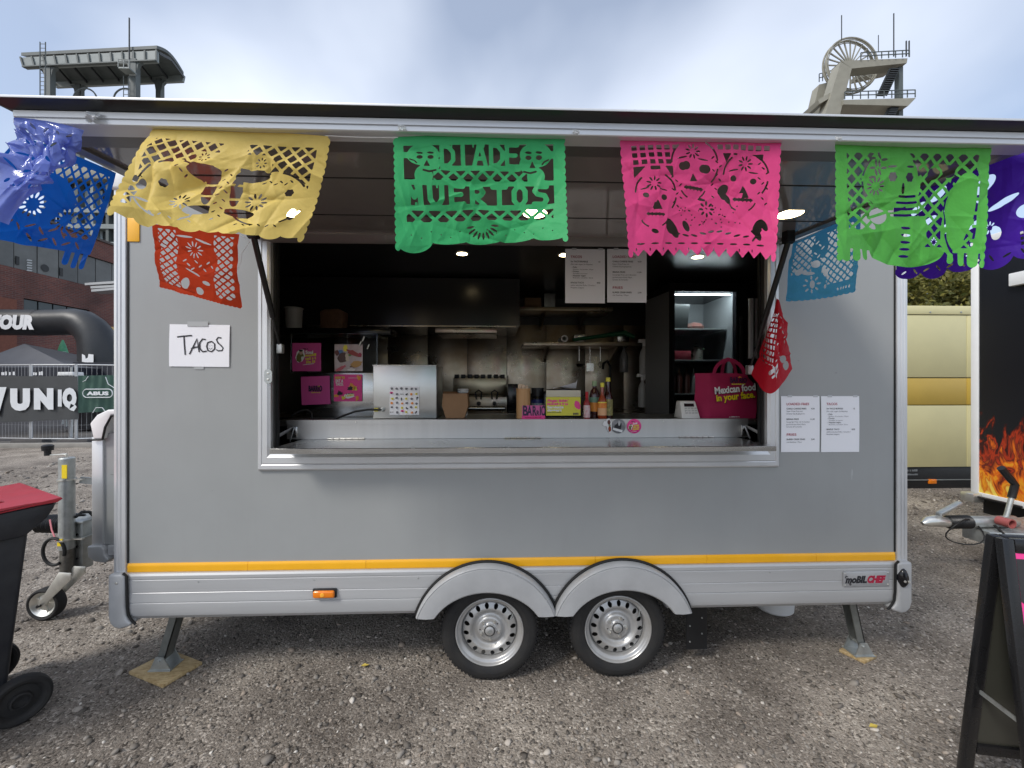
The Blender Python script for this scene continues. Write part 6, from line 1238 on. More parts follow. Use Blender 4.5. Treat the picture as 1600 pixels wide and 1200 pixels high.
# ---------------------------------------------------------------- yellow trailer behind right
YT = thing('yellow_trailer', 'pale yellow trailer with a darker gold band behind the food trailer', 'trailer', (6.5, 4.9, 0)); yy = 3.8
M_cream = mat('cream_panel', (.74, .68, .37), .42, 0, var=.07, vs=1.1); M_gold = mat('gold_panel', (.66, .45, .08), .38, 0, var=.08, vs=1.2)
zt, z1, z2, z3, z4, z5 = [at(1470, p, yy).z for p in (478, 492, 590.5, 633, 730, 772)]; xa, xb = 2.6, 9.2
def ypan(nm, za, zb, mm, x0=xa, x1=xb, d=0.0): m = MB(); m.box(x0, x1, yy + d, yy + .05, za, zb); return m.build(nm, mm, YT, bevel=.006)
xs = at(1511, 540, yy).x
ypan('top_rail', z1 + .004, zt, M_cream, d=-.012)
for x0, x1 in ((xa, xs - .004), (xs + .004, xb)):
    ypan('upper_panel', z2 + .008, z1 - .004, M_cream, x0, x1); ypan('gold_panel', z3 + .006, z2 - .006, M_gold, x0, x1); ypan('lower_panel', z4 + .004, z3 - .006, M_cream, x0, x1)
m = MB(); m.box(xa, xb, yy + .05, 6.0, z4, zt - .01); m.build('body', mat('seam_dark', (.10, .085, .03), .6), YT, smooth=False)
for z in (z1, z2, z3): m = MB(); m.box(xa, xb, yy + .012, yy + .045, z - .005, z + .005); m.build('seam', mat('seam_dark', (.10, .085, .03), .6), YT, smooth=False)
m = MB(); m.box(xa, xb, yy + .02, 6.0, z5, z4 - .004); m.build('chassis', M_black, YT, bevel=.004)  # black chassis carried down to the ground to stand in for shade beneath
m = MB(); m.box(xa, xb, yy + .005, yy + .03, z5 + .21, z5 + .22); m.build('chassis_rail', M_galv, YT)
a, b = at(1452, 749, yy), at(1464, 756, yy); m = MB(); m.box(a.x, b.x, yy - .0, yy + .03, b.z, a.z); m.build('side_marker', M_amber, YT, bevel=.006)
a, b = at(1419, 734, yy), at(1436, 743, yy); squig(YT, mat('faint_print', (.22, .24, .26), .5), a.x, b.x, a.z - .03, .035, yy + .018); squig(YT, mat('faint_print', (.22, .24, .26), .5), a.x, b.x, b.z, .028, yy + .018)
for px in (1452, 1500): a = at(px, 488, yy); m = MB(); m.lathe([(0, -.01), (.012, -.008), (.014, 0)], (a.x, yy - .012, a.z), 'y', 10); m.build('rivet', M_galv, YT)
for wx in (3.6, 5.0, 8.2):
    m = MB(); m.lathe([(0, .0), (.19, .02), (.20, .0), (.30, .0), (.32, .03), (.32, .2), (.2, .22)], (wx, yy + .25, .322), 'y', 30); m.build('wheel', M_rubber, YT)

# ---------------------------------------------------------------- black trailer with flames (its front end, drawbar towards us)
FX = 4.86; FT = thing('flame_trailer', 'black trailer with printed flames and white edge frame at the right edge', 'trailer', (6.2, .95, 0))
def flame_mat():
    m = bpy.data.materials.new('flame_print'); m.use_nodes = True; nt = m.node_tree; N = nt.nodes.new; L = nt.links.new; p = nt.nodes['Principled BSDF']; p.inputs['Roughness'].default_value = .25
    t = N('ShaderNodeTexCoord'); mp = N('ShaderNodeMapping'); mp.inputs['Scale'].default_value = (1, 2.4, 1.15); L(t.outputs['Object'], mp.inputs[0])
    n = N('ShaderNodeTexNoise'); n.inputs['Scale'].default_value = 2.3; n.inputs['Detail'].default_value = 5; n.inputs['Distortion'].default_value = 2.2; L(mp.outputs[0], n.inputs['Vector'])
    s = N('ShaderNodeSeparateXYZ'); L(t.outputs['Object'], s.inputs[0])
    mr = N('ShaderNodeMapRange'); mr.inputs[1].default_value = .45; mr.inputs[2].default_value = 1.55; mr.inputs[3].default_value = .36; mr.inputs[4].default_value = -.36; L(s.outputs[2], mr.inputs[0])
    ad = N('ShaderNodeMath'); L(n.outputs[0], ad.inputs[0]); L(mr.outputs[0], ad.inputs[1])
    r = N('ShaderNodeValToRGB'); cr = r.color_ramp; cr.elements[0].position = .40; cr.elements[0].color = (.008, .009, .012, 1); cr.elements[1].position = .90; cr.elements[1].color = (.85, .62, .10, 1)
    for q, c in ((.47, (.05, .008, .006)), (.53, (.45, .04, .01)), (.58, (.10, .015, .01)), (.66, (.70, .13, .01)), (.73, (.80, .34, .02)), (.80, (.60, .14, .01))): e = cr.elements.new(q); e.color = c + (1,)
    L(ad.outputs[0], r.inputs[0]); L(r.outputs[0], p.inputs['Base Color']); return m
zb_ = atx(1530, 775, FX).z; yc0 = atx(1530, 700, FX).y; yc1 = atx(1518, 700, FX).y; ztop = 3.05
m = MB(); m.box(FX, FX + .03, -.02, yc0 - .0, zb_ + .03, ztop - .05); m.build('front_panel', flame_mat(), FT, smooth=False)
m = MB(); m.box(FX + .03, 8.4, .0, yc1 - .01, zb_ + .02, ztop - .02); m.build('body', M_black, FT, smooth=False)
m = MB(); m.box(FX - .012, FX + .05, yc0, yc1, zb_ - .02, ztop); m.build('corner_post', M_white, FT, bevel=.008)
m = MB(); m.box(FX - .012, FX + .05, -.02, yc0 - .001, zb_ - .02, zb_ + .04); m.build('bottom_rail', M_white, FT, bevel=.006)
m = MB(); m.box(FX - .014, FX + .05, -.02, yc0 - .001, ztop - .07, ztop + .01); m.build('top_rail', M_white, FT, bevel=.006)
a = atx(1585, 428, FX); b = atx(1600, 445, FX); m = MB(); m.box(FX - .06, FX - .001, -.0, a.y, b.z, a.z); m.build('bracket', M_white, FT, bevel=.006)
q = atx(1525, 777, FX); m = MB(); m.box(FX - .10, FX + .02, q.y - .06, q.y + .06, q.z - .04, q.z + .05); m.build('latch', M_zinc, FT, bevel=.01)
m = MB(); m.box(FX - .06, FX - .03, q.y - .40, q.y - .05, q.z + .01, q.z + .03); m.build('latch_handle', M_black, FT, bevel=.008)
m = MB(); m.box(FX + .08, 8.0, .1, 1.8, .28, zb_ + .015); m.build('chassis', M_black, FT, smooth=False)
# drawbar with coupling
dz = gnd(1447, 818, .46).z; cp = gnd(1458, 816, .46); dy = cp.y
m = MB(); m.tube([(cp.x - .09, dy, dz - .01), (cp.x - .05, dy, dz + .005), (cp.x + .02, dy, dz + .012), (cp.x + .10, dy, dz), (cp.x + .16, dy, dz)], [.016, .038, .046, .040, .036], 18); m.build('coupling_head', M_zinc, FT)
m = MB(); m.bar((cp.x + .05, dy, dz + .07), (cp.x + .23, dy, dz + .16), .045, .02); m.bar((cp.x + .05, dy, dz + .03), (cp.x + .05, dy, dz + .075), .04, .02); m.build('coupling_handle', M_galv, FT, bevel=.005)
pr = []
for i in range(17): pr.append((.044 + .010 * (i % 2), .12 + .19 * i / 16))
m = MB(); m.lathe(pr, (cp.x, dy, dz), 'x', 24); m.build('bellows', M_black, FT)
m = MB(); m.tube([(cp.x + .29, dy, dz), (cp.x + .70, dy, dz)], .046, 18); m.hexa([(cp.x + .36, dy - .10, dz - .16), (FX + .1, dy - .28, dz - .20), (FX + .1, dy + .3, dz - .20), (cp.x + .36, dy + .10, dz - .16), (cp.x + .36, dy - .10, dz - .05), (FX + .1, dy - .28, dz - .04), (FX + .1, dy + .3, dz - .04), (cp.x + .36, dy + .10, dz - .05)]); m.build('drawbar', M_galv, FT, bevel=.01)
m = MB(); m.lathe([(.036, 0), (.036, -.09), (.028, -.09), (.028, 0)], (cp.x + .48, dy - .06, dz + .03), 'y', 18); m.build('plug_socket', mat('faded_red', (.34, .09, .085), .5), FT)
h1, h2, h3 = Vector((cp.x + .62, dy, dz + .02)), Vector((cp.x + .70, dy, dz + .30)), Vector((cp.x + .58, dy, dz + .44))
m = MB(); m.tube([h1, h2], .018, 12); m.build('brake_lever', M_galv, FT)
m = MB(); m.tube([h1.lerp(h2, .62), h2, h2.lerp(h3, .3), h3], .026, 12); m.build('lever_grip', M_black, FT)
m = MB(); pts = []
for i in range(22): a_ = 2 * math.pi * i / 21; pts.append((cp.x + .20 + .15 * math.cos(a_), dy - .06 + .03 * math.sin(2 * a_), dz - .06 + .10 * math.sin(a_)))
m.tube(pts, .005, 6); m.build('breakaway_cable', M_gask, FT)
m = MB(); m.tube([(cp.x + .42, dy - .08, dz), (cp.x + .5, dy - .16, dz - .14), (cp.x + .7, dy - .22, dz - .26), (cp.x + .9, dy - .2, dz - .2)], .009, 8); m.build('cable', M_gask, FT)
m = MB(); m.lathe([(0, -.03), (.09, -.03), (.10, 0), (.09, .03), (0, .03)], (cp.x + .68, dy - .18, .15), 'y', 24); m.bar((cp.x + .68, dy - .18, .16), (cp.x + .68, dy - .12, dz), .04, .04); m.build('jockey_wheel', M_black, FT)
m = MB(); m.box(cp.x + .42, cp.x + 1.05, dy - .42, dy - .05, .002, .022); one('support_plank', m, mat('grey_plank', (.22, .21, .19), .7, var=.2, vs=8), 'flat weathered plank on the gravel under the flame trailer drawbar', 'plank', bevel=.003)

# ---------------------------------------------------------------- fence, banners, arch, gazebo on the left
M_fence = mat('fence_zinc', (.52, .53, .54), .4, .6, var=.1, vs=10)
FP = [gnd(-80, 691), gnd(49, 693.5), gnd(119, 694), gnd(214, 690)]
def fpt(i, s, z): a, b = FP[i], FP[i + 1]; return Vector((a.x + (b.x - a.x) * s, a.y + (b.y - a.y) * s, z))
FL = ('leftmost mesh fence panel behind the black banner, cut by the picture edge', 'mesh fence panel behind the right half of the black banner', 'mesh fence panel carrying the green banner, partly hidden by the trailer')
for i in range(3):
    F_ = thing('mesh_fence', FL[i], 'fence', tuple(FP[i].lerp(FP[i + 1], .5)), group='mobile fence panels')
    for s_ in (.012, .988): m = MB(); m.tube([fpt(i, s_, .06), fpt(i, s_, 2.12)], .021, 10); m.build('upright', M_fence, F_)
    for z in (.14, 2.10): m = MB(); m.tube([fpt(i, .012, z), fpt(i, .988, z)], .018, 8); m.build('rail', M_fence, F_)
    m = MB(); n = int((FP[i + 1] - FP[i]).length / .10)
    for k in range(1, n): m.tube([fpt(i, k / n, .14), fpt(i, k / n, 2.10)], .0022, 4, caps=False)
    for z in (.5, .95, 1.2, 1.75): m.tube([fpt(i, .012, z), fpt(i, .988, z)], .0022, 4, caps=False)
    o = m.build('mesh_wires', M_fence, F_); o['kind'] = 'stuff'
    for p in ((FP[1],), (FP[2],), ())[i]:
        m = MB(); m.hexa([(p.x - .42, p.y - .14, .002), (p.x + .42, p.y - .14, .002), (p.x + .42, p.y + .14, .002), (p.x - .42, p.y + .14, .002), (p.x - .38, p.y - .11, .13), (p.x + .38, p.y - .11, .13), (p.x + .38, p.y + .11, .13), (p.x - .38, p.y + .11, .13)])
        m.build('foot', mat('foot_rubber', (.065, .06, .058), .8, var=.2, vs=12), F_, bevel=.012)
def sheet_on(px0, px1, pts_top, pts_bot, i_y, m_, name, label, seed):
    n, k = 30, 8; V = []; F = []
    for j in range(k + 1):
        for i in range(n + 1):
            s_, t = i / n, j / k; px = px0 + (px1 - px0) * s_; py = (pts_top[0] + (pts_top[1] - pts_top[0]) * s_) * (1 - t) + (pts_bot[0] + (pts_bot[1] - pts_bot[0]) * s_) * t
            p = at(px, py, i_y(px)); p.y += .018 * math.sin(px * .21 + seed) * (t - .2) + .01 * math.sin(px * .5 + 3 * t); V.append(p)
    for j in range(k):
        for i in range(n): q = j * (n + 1) + i; F.append((q, q + 1, q + n + 2, q + n + 1))
    m = MB(); m.add(V, F); return one(name, m, m_, label, 'banner', recalc=False)
def yfence(px):
    P = [(-80, FP[0].y), (49, FP[1].y), (119, FP[2].y), (214, FP[3].y)]; return float(np.interp(px, [p[0] for p in P], [p[1] for p in P])) - .06
bn = sheet_on(-70, 122, (587, 588), (664, 655), yfence, mat('banner_charcoal', (.055, .058, .060), .55, 0, var=.12, vs=2), 'fence_banner', 'charcoal banner with large white letters tied to the mesh fence', 1)
M_bw = mat('banner_white', (.66, .68, .70), .6, var=.06, vs=4)
def on_fence(t, px0, px1, py, hpx, mm, par, bold): a, b = at(px0, py, yfence(px0) - .05), at(px1, py, yfence(px1) - .05); text(t, mm, par, a, right=b - a, w=(b - a).length, h=at(px0, py - hpx, yfence(px0)).z - a.z, bold=bold)
on_fence('7', -10, 11.5, 643.5, 36, M_bw, bn, .09); on_fence('U', 17, 48, 638, 29, M_bw, bn, .09); on_fence('N', 53.5, 84, 636.5, 28, M_bw, bn, .09); on_fence('I', 88, 94, 634.5, 26.5, M_bw, bn, .02); on_fence('Q', 98.5, 121, 634, 26, M_bw, bn, .09)
gb = sheet_on(122.5, 190, (587, 586), (645, 642), yfence, mat('banner_green', (.045, .10, .075), .6, 0, var=.1, vs=3), 'fence_banner', 'dark green banner with oval white logo tied to the mesh fence', 4)
a, b = at(131.5, 614.5, yfence(150) - .06), at(177.5, 614.5, yfence(150) - .06); cz, hx, hz_ = a.z, (b.x - a.x) / 2, .085; cx = (a.x + b.x) / 2; yb3 = a.y - .03
P = []
for k in range(33):
    an = 2 * math.pi * k / 32; P.append((cx + math.copysign(hx - .10, math.cos(an)) + .10 * math.cos(an), yb3, cz + .11 * math.sin(an)))
m = MB(); m.tube(P, .012, 6); m.build('logo_outline', M_bw, gb)
text('ABUS', M_bw, gb, (cx, yb3, cz - .045), w=hx * 1.5, h=.09, bold=.06, align='C')
for q in ([(124, 640), (124, 610), (127, 598), (134, 594), (138, 588)], [(165, 589), (169, 600), (180, 607)], [(145, 645), (150, 637), (160, 637), (166, 645)]):
    m = MB(); m.tube([at(px, py, yfence(150) - .085) for px, py in q], .009, 6); m.build('ornament_line', M_bw, gb)
# inflatable arch
AR = thing('inflatable_arch', 'black inflatable event arch behind the mesh fence', 'inflatable arch', tuple(gnd(165, 672))); YA = 12.5; rA = at(60, 485, YA).z - at(60, 505, YA).z
M_arch = mat('arch_fabric', (.032, .034, .037), .42, 0, var=.1, vs=3, bump=.004, bs=5)
pts = [at(px, py, YA) for px, py in ((-200, 501), (-90, 503), (40, 504), (66, 504.5), (100, 503.5), (118, 503), (130, 506), (142, 515), (151, 527), (155, 540), (157, 556), (158, 585), (159, 640), (159, 668))]
m = MB(); m.tube(pts, [rA] * 5 + [rA * 1.03, rA * 1.08, rA * 1.13, rA * 1.18, rA * 1.25, rA * 1.28, rA * 1.3, rA * 1.3, rA * 1.3], 28); m.build('tube', M_arch, AR, angle=60)
for i in (3, 11):
    p, q = pts[i], pts[i + 1]; d = (q - p).normalized(); r0 = rA * (1.0 if i == 3 else 1.29); m = MB(); m.tube([p - d * .02, p + d * .02], r0 * 1.012, 28, caps=False); m.build('seam', M_black, AR)
o_ = at(-16, 512.5, YA - rA * 1.02); text('TOUR', M_wht, AR, o_, w=(at(53, 510, YA - rA).x - o_.x), h=at(0, 493, YA - rA).z - o_.z, bold=.08, shear=.15)
for a_, b_ in (((128, 553), (146, 571)), ((133, 572), (145, 576))):
    p, q = at(*a_, YA - rA * 1.32), at(*b_, YA - rA * 1.32); m = MB()
    if a_[0] == 128: m.add([p, (p.x + .10, p.y, p.z - .05), (p.x + .12, p.y, p.z - .16), (q.x - .18, p.y, p.z - .12), (q.x - .16, p.y, p.z), (q.x, p.y, p.z - .02), q, (p.x + .16, p.y, q.z), (p.x + .14, p.y, q.z + .1), (p.x, p.y, q.z + .12)], [tuple(range(10))])
    else: m.add([(p.x, p.y, p.z), (q.x - .05, p.y, p.z), (q.x, p.y, q.z), (p.x + .06, p.y, q.z)], [(0, 1, 2, 3)])
    m.build('printed_mark', M_wht, AR, smooth=False, recalc=False)
a, b = at(168, 509, 13.6), at(186, 562, 13.6); m = MB(); m.hexa([(a.x + .10, 13.6, b.z), (b.x, 13.6, b.z), (b.x, 13.7, b.z), (a.x + .10, 13.7, b.z), (a.x - .08, 13.6, a.z), (b.x, 13.6, a.z - .1), (b.x, 13.7, a.z - .1), (a.x - .08, 13.7, a.z)]); one('timber_panel', m, mat('yellow_timber', (.50, .36, .15), .6, var=.15, vs=3, stretch=(1, 1, 8)), 'yellow timber panel leaning behind the inflatable arch', 'panel', smooth=False)
# gazebo
GZ = thing('gazebo_tent', 'dark grey pop-up gazebo roof behind the mesh fence', 'gazebo', tuple(gnd(38, 660))); ygf, ygb = 10.6, 13.6
M_tent = mat('tent_grey', (.085, .088, .10), .6, 0, var=.08, vs=3, bump=.006, bs=3)
a, b = at(-62, 568, ygf), at(112, 574, ygf); zt_ = b.z; ax = at(38, 537, (ygf + ygb) / 2)
m = MB(); V = [(a.x, ygf, zt_), (b.x, ygf, zt_), (b.x, ygb, zt_), (a.x, ygb, zt_), (ax.x, ax.y, ax.z)]
n = 10
def tri(p, q, r):
    p, q, r = Vector(p), Vector(q), Vector(r); V = []; F = []; ix = {}
    for i in range(n + 1):
        for j in range(n + 1 - i): k_ = n - i - j; P = (p * i + q * j + r * k_) / n; s_ = (i * j * k_) / (n ** 3 / 27); P = P - Vector((0, 0, .10 * s_)); ix[i, j] = len(V); V.append(P)
    for i in range(n):
        for j in range(n - i):
            F.append((ix[i, j], ix[i + 1, j], ix[i, j + 1]))
            if j < n - i - 1: F.append((ix[i + 1, j], ix[i + 1, j + 1], ix[i, j + 1]))
    m.add(V, F)
for i in range(4): tri(V[i], V[(i + 1) % 4], V[4])
m.build('canopy', M_tent, GZ, recalc=False)
m = MB(); m.box(a.x, b.x, ygf - .01, ygf, zt_ - .28, zt_); m.box(b.x - .01, b.x, ygf, ygb, zt_ - .28, zt_); m.build('valance', mat('valance_navy', (.022, .024, .034), .6), GZ, smooth=False)
for i in range(4): p = V[i]; m = MB(); m.bar((p[0], p[1], .0), (p[0], p[1], zt_), .04, .04); m.build('leg', M_galv, GZ)
for p0, p1 in ((2, 26), (47, 67)): c0, c1 = at(p0, 581, ygf - .02), at(p1, 581, ygf - .02); squig(GZ, M_wht, c0.x, c1.x, c0.z - .10, .12, ygf - .02)
c0, c1 = at(131, 583, 11.5), at(153, 583, 11.5); m = MB(); m.box(c0.x - .35, c1.x + 3, 11.5, 11.52, .9, c0.z + .35); ob = one('dark_hoarding', m, MATS['valance_navy'], 'dark event hoarding behind the green banner', 'hoarding', smooth=False); squig(ob, M_wht, c0.x, c1.x, c0.z - .08, .13, 11.48)
c0 = at(102, 584, 9.6); m = MB(); m.hexa([(c0.x - .22, 9.6, c0.z - .05), (c0.x + .22, 9.6, c0.z - .05), (c0.x + .22, 9.9, c0.z - .05), (c0.x - .22, 9.9, c0.z - .05), (c0.x - .20, 9.6, c0.z + .05), (c0.x + .20, 9.6, c0.z + .05), (c0.x + .20, 9.9, c0.z + .05), (c0.x - .20, 9.9, c0.z + .05)])
m.bar((c0.x, 9.75, 0), (c0.x, 9.75, c0.z - .05), .05, .05); one('white_crate', m, M_white, 'small white crate on a stand seen above the charcoal banner', 'crate', bevel=.01)
c0, c1 = at(98, 531, 14.5), at(98, 563, 14.5); m = MB(); hh_ = c0.z - c1.z; m.lathe([(.02, hh_), (.09, hh_ * .75), (.17, hh_ * .35), (.20, .05), (.14, 0), (.03, .0)], (c0.x, 14.5, c1.z), 'z', 10); U = thing('closed_parasol', 'closed green and white parasol between gazebo and arch', 'parasol', (c0.x, 14.5, 0)); m.build('cloth', mat('parasol_green', (.02, .22, .10), .6, c2=(.12, .34, .20), vs=6), U)
m = MB(); m.lathe([(.205, .04), (.185, hh_ * .30), (.165, hh_ * .42)], (c0.x - .012, 14.49, c1.z), 'z', 10); m.v = [v for v in m.v]; m.build('white_stripe', M_bw, U); m = MB(); m.tube([(c0.x, 14.5, 0), (c0.x, 14.5, c1.z + .1)], .03, 8); m.build('pole', M_galv, U)

# ---------------------------------------------------------------- brick building
BX = -22.0
M_brick = bpy.data.materials.new('old_brick'); M_brick.use_nodes = True
def brick_nodes():
    nt = M_brick.node_tree; N = nt.nodes.new; L = nt.links.new; p = nt.nodes['Principled BSDF']; p.inputs['Roughness'].default_value = .85; t = N('ShaderNodeTexCoord'); mp = N('ShaderNodeMapping'); mp.inputs['Rotation'].default_value = (R(90), 0, R(90)); L(t.outputs['Object'], mp.inputs[0])
    s = N('ShaderNodeSeparateXYZ'); L(t.outputs['Object'], s.inputs[0]); c = N('ShaderNodeCombineXYZ'); L(s.outputs[1], c.inputs[0]); L(s.outputs[2], c.inputs[1])
    b = N('ShaderNodeTexBrick'); b.inputs['Scale'].default_value = 1; b.inputs['Brick Width'].default_value = .26; b.inputs['Row Height'].default_value = .085; b.inputs['Mortar Size'].default_value = .010; b.inputs['Color1'].default_value = (.17, .055, .042, 1); b.inputs['Color2'].default_value = (.115, .042, .036, 1); b.inputs['Mortar'].default_value = (.15, .11, .095, 1); L(c.outputs[0], b.inputs['Vector'])
    n = N('ShaderNodeTexNoise'); n.inputs['Scale'].default_value = .55; n.inputs['Detail'].default_value = 7; L(t.outputs['Object'], n.inputs['Vector']); r = N('ShaderNodeMapRange'); r.inputs[1].default_value = .3; r.inputs[2].default_value = .7; r.inputs[3].default_value = .6; r.inputs[4].default_value = 1.35; L(n.outputs[0], r.inputs[0])
    x = N('ShaderNodeMix'); x.data_type = 'RGBA'; x.blend_type = 'MULTIPLY'; x.inputs['Factor'].default_value = 1; L(b.outputs['Color'], x.inputs['A']); L(r.outputs[0], x.inputs['B']); L(x.outputs['Result'], p.inputs['Base Color'])
brick_nodes()
BB = thing('brick_building', 'long old red brick hall with grey panel band behind the event area', 'building', (BX, 30, 0)); zb0, zb1, zb2 = 6.88, 8.5, 9.5; y0_, y1_ = 4.0, 52.0
m = MB(); m.box(BX - 9, BX, y0_, y1_, 0, 4.62); m.box(BX - 9, BX, y0_, y1_, 5.58, zb0); m.box(BX - 9, BX, y0_, y1_, zb1, zb2); ym0, ym1 = atx(37, 475, BX).y, atx(140, 475, BX).y; m.box(BX - 9, BX, y0_, ym0, 4.62, 5.58); m.box(BX - 9, BX, ym1, y1_, 4.62, 5.58); m.build('wall', M_brick, BB, smooth=False)
m = MB(); m.box(BX - 9.1, BX + .08, y0_, y1_, zb2, zb2 + .12); m.build('coping', mat('coping_stone', (.10, .085, .08), .8), BB)
y = y0_; k = 0; random.seed(5)
while y < 40:
    w_ = .95; g_ = random.uniform(.10, .17); m = MB(); m.box(BX - .20, BX - .10 + random.uniform(-.01, .01), y + .02, y + w_ - .02, zb0 + .03, zb1 - .03); m.build('cladding_panel', mat('cladding_%d' % (k % 4), (.10 + .018 * (k % 4), .105 + .018 * (k % 4), .105 + .016 * (k % 4)), .5, 0, var=.15, vs=2), BB, smooth=False); y += w_; k += 1
m = MB(); m.box(BX - .6, BX - .22, y0_, y1_, zb0, zb1); m.box(BX - .6, BX - .35, ym0, ym1, 4.62, 5.58); m.build('recess', M_dark, BB, smooth=False)
y = ym0
while y < ym1 - .1:
    m = MB(); m.box(BX - .16, BX - .08, y + .03, min(y + .62, ym1), 4.66, 5.54); m.build('window_pane', mat('dusty_pane', (.055, .065, .07), .25), BB, smooth=False); y += .66
for px, py0, py1 in ((30, 400, 414), (98, 418, 432)): a, b = atx(px - 2.5, py0, BX), atx(px + 2.5, py1, BX); m = MB(); m.box(BX - .098, BX - .06, a.y, b.y, b.z, a.z); m.build('open_panel', M_black, BB)
a = atx(73, 419, BX); m = MB(); m.disc((BX - .07, a.y, a.z), .18, 'x', 12); m.build('vent_hole', M_black, BB, smooth=False)
a, b = atx(44, 423, BX), atx(51, 406, BX); 
m = MB(); random.seed(9)
for k in range(5): z = a.z + .12 * k; m.add([(BX - .08, a.y + .02 * (k % 2), z), (BX - .08, a.y + .22, z + .03), (BX - .08, a.y + .25, z + .09), (BX - .08, a.y + .04, z + .07)], [(0, 1, 2, 3)])
m.build('painted_mark', mat('chalk_white', (.5, .52, .52), .7), BB, smooth=False, recalc=False)
a, b = atx(0, 457, BX), atx(25, 486, BX); m = MB(); m.box(BX, BX + .04, y0_, b.y, 0, a.z - .2); m.build('newer_brickwork', mat('fresh_brick', (.20, .075, .05), .85, var=.15, vs=9), BB, smooth=False)
# steel canopy arms
for k, (pxa, pya, pyb) in enumerate(((141, 446, 443), (150, 451, 449), (151, 456, 453))):
    a, b = at(pxa, pya, 17.0), at(186, pyb, 17.0); m = MB(); m.bar(a, b, .5, .10); one('steel_beam', m, mat('weathered_white', (.55, .56, .56), .5), ('uppermost of three pale steel beams beside the brick hall', 'middle of three pale steel beams beside the brick hall', 'lowest of three pale steel beams beside the brick hall')[k], 'steel beam', 'pale steel beams beside the brick hall')

# ---------------------------------------------------------------- colliery tower with canopy roof (far left)
M_tow = mat('tower_steel', (.095, .112, .112), .55, 0, var=.15, vs=.8); M_towd = mat('tower_dark', (.04, .046, .05), .5, 0, var=.2, vs=.6); M_towl = mat('tower_light', (.235, .265, .26), .5, 0, var=.12, vs=.9); M_conc = mat('pale_concrete', (.29, .28, .232), .8, 0, var=.12, vs=.8)
CT = thing('winding_tower', 'grey steel winding tower with a flat canopy roof at the upper left', 'tower', tuple(at(170, 600, 47).xy) + (0,))
yF, yB = 44.0, 48.5
A_, B_ = at(33, 87, yF + 1), at(245, 76, yF); C_, D_ = at(287, 117, yB), at(86, 128, yB + 1)
zr = (A_.z + B_.z) / 2
def rise(p, d): return Vector((p.x, p.y, p.z + d))
A2, B2 = at(38, 106, yF + 1), at(245, 96, yF); D2, C2 = at(86, 136, yB + 1), at(285, 127, yB)
m = MB(); m.hexa([A2, B2, B2 + Vector((0, .3, 0)), A2 + Vector((0, .3, 0)), rise(A_, -.2), rise(B_, -.2), rise(B_, -.2) + Vector((0, .3, 0)), rise(A_, -.2) + Vector((0, .3, 0))]); m.build('front_girder', M_towl, CT, smooth=False)
for k in range(13):
    t = k / 12; p, q = A2.lerp(B2, t), A_.lerp(B_, t); m = MB(); m.bar(p + Vector((0, -.08, 0)), q + Vector((0, -.08, -.2)), .10, .16); m.build('stiffener', M_tow, CT)
m = MB(); m.bar(A2 + Vector((0, -.1, 0)), B2 + Vector((0, -.1, 0)), .3, .12); m.build('girder_flange', M_tow, CT)
m = MB(); m.hexa([D2, C2, C2 + Vector((0, .3, 0)), D2 + Vector((0, .3, 0)), D_, C_, C_ + Vector((0, .3, 0)), D_ + Vector((0, .3, 0))]); m.build('rear_girder', M_towl, CT, smooth=False)
m = MB(); V = []; nb = 10
for k in range(nb + 1):
    t = k / nb; h_ = math.sin(math.pi * t) * .7
    for E0, E1 in ((A_, D_), (B_, C_)): p = E0.lerp(E1, t); V.append((p.x, p.y, max(E0.z, 0) * (1 - t) + E1.z * t + h_))
V += [(x, y, z + .35) for x, y, z in V]; q = 2 * (nb + 1); F = []
for k in range(nb): a = 2 * k; F += [(a, a + 1, a + 3, a + 2), (q + a, q + a + 1, q + a + 3, q + a + 2), (a, a + 2, q + a + 2, q + a), (a + 1, a + 3, q + a + 3, q + a + 1)]
F += [(0, 1, q + 1, q), (2 * nb, 2 * nb + 1, q + 2 * nb + 1, q + 2 * nb)]
m.add(V, F); m.build('canopy_roof', M_tow, CT, smooth=False)
for k in range(9):
    t = k / 8; m = MB(); p0, p1 = A_.lerp(B_, t), D_.lerp(C_, t); m.bar(p0 + Vector((0, .3, -.25)), (p0 + p1) / 2 + Vector((0, 0, .35)), .12, .3); m.bar((p0 + p1) / 2 + Vector((0, 0, .35)), p1 + Vector((0, 0, -.25)), .12, .3); m.build('rafter', M_towd, CT)
ztw = at(150, 262, 40).z
for px, wpx, yy, zz_ in ((75, 9, yF + .8, A2.z), (208, 10, yF + .1, B2.z), (122, 8, yB + .8, D2.z), (248, 8, yB + .1, C2.z)):
    p = at(px, 140, yy); h_ = wpx / 640 * 46 / 2; m = MB(); m.box(p.x - h_, p.x + h_, yy - .1, yy + .5, 0, zz_ + .3); m.prism([(p.x - h_ * 3, zz_ + .1), (p.x - h_ * 1.6, zz_ - .35), (p.x - h_, zz_ - 1.3), (p.x + h_, zz_ - 1.3), (p.x + h_ * 1.6, zz_ - .35), (p.x + h_ * 3, zz_ + .1)], 'y', yy - .05, yy + .3); m.build('column', M_tow, CT)
p, q = at(202, 28, yF), at(202, 110, yF); m = MB(); m.tube([q, p], .07, 6); m.build('antenna', M_towd, CT)
p, q = at(190, 108, yF - .6), at(207, 97, yF - .6); m = MB(); m.box(p.x, q.x, yF - 1.0, yF - .1, p.z - .2, p.z - .05)
for z in (p.z + .35, p.z + .75): m.bar((p.x, yF - 1.0, z), (q.x, yF - 1.0, z), .06, .06)
for x in (p.x, (p.x + q.x) / 2, q.x): m.bar((x, yF - 1.0, p.z - .1), (x, yF - 1.0, p.z + .78), .06, .06)
m.build('basket', M_towl, CT)
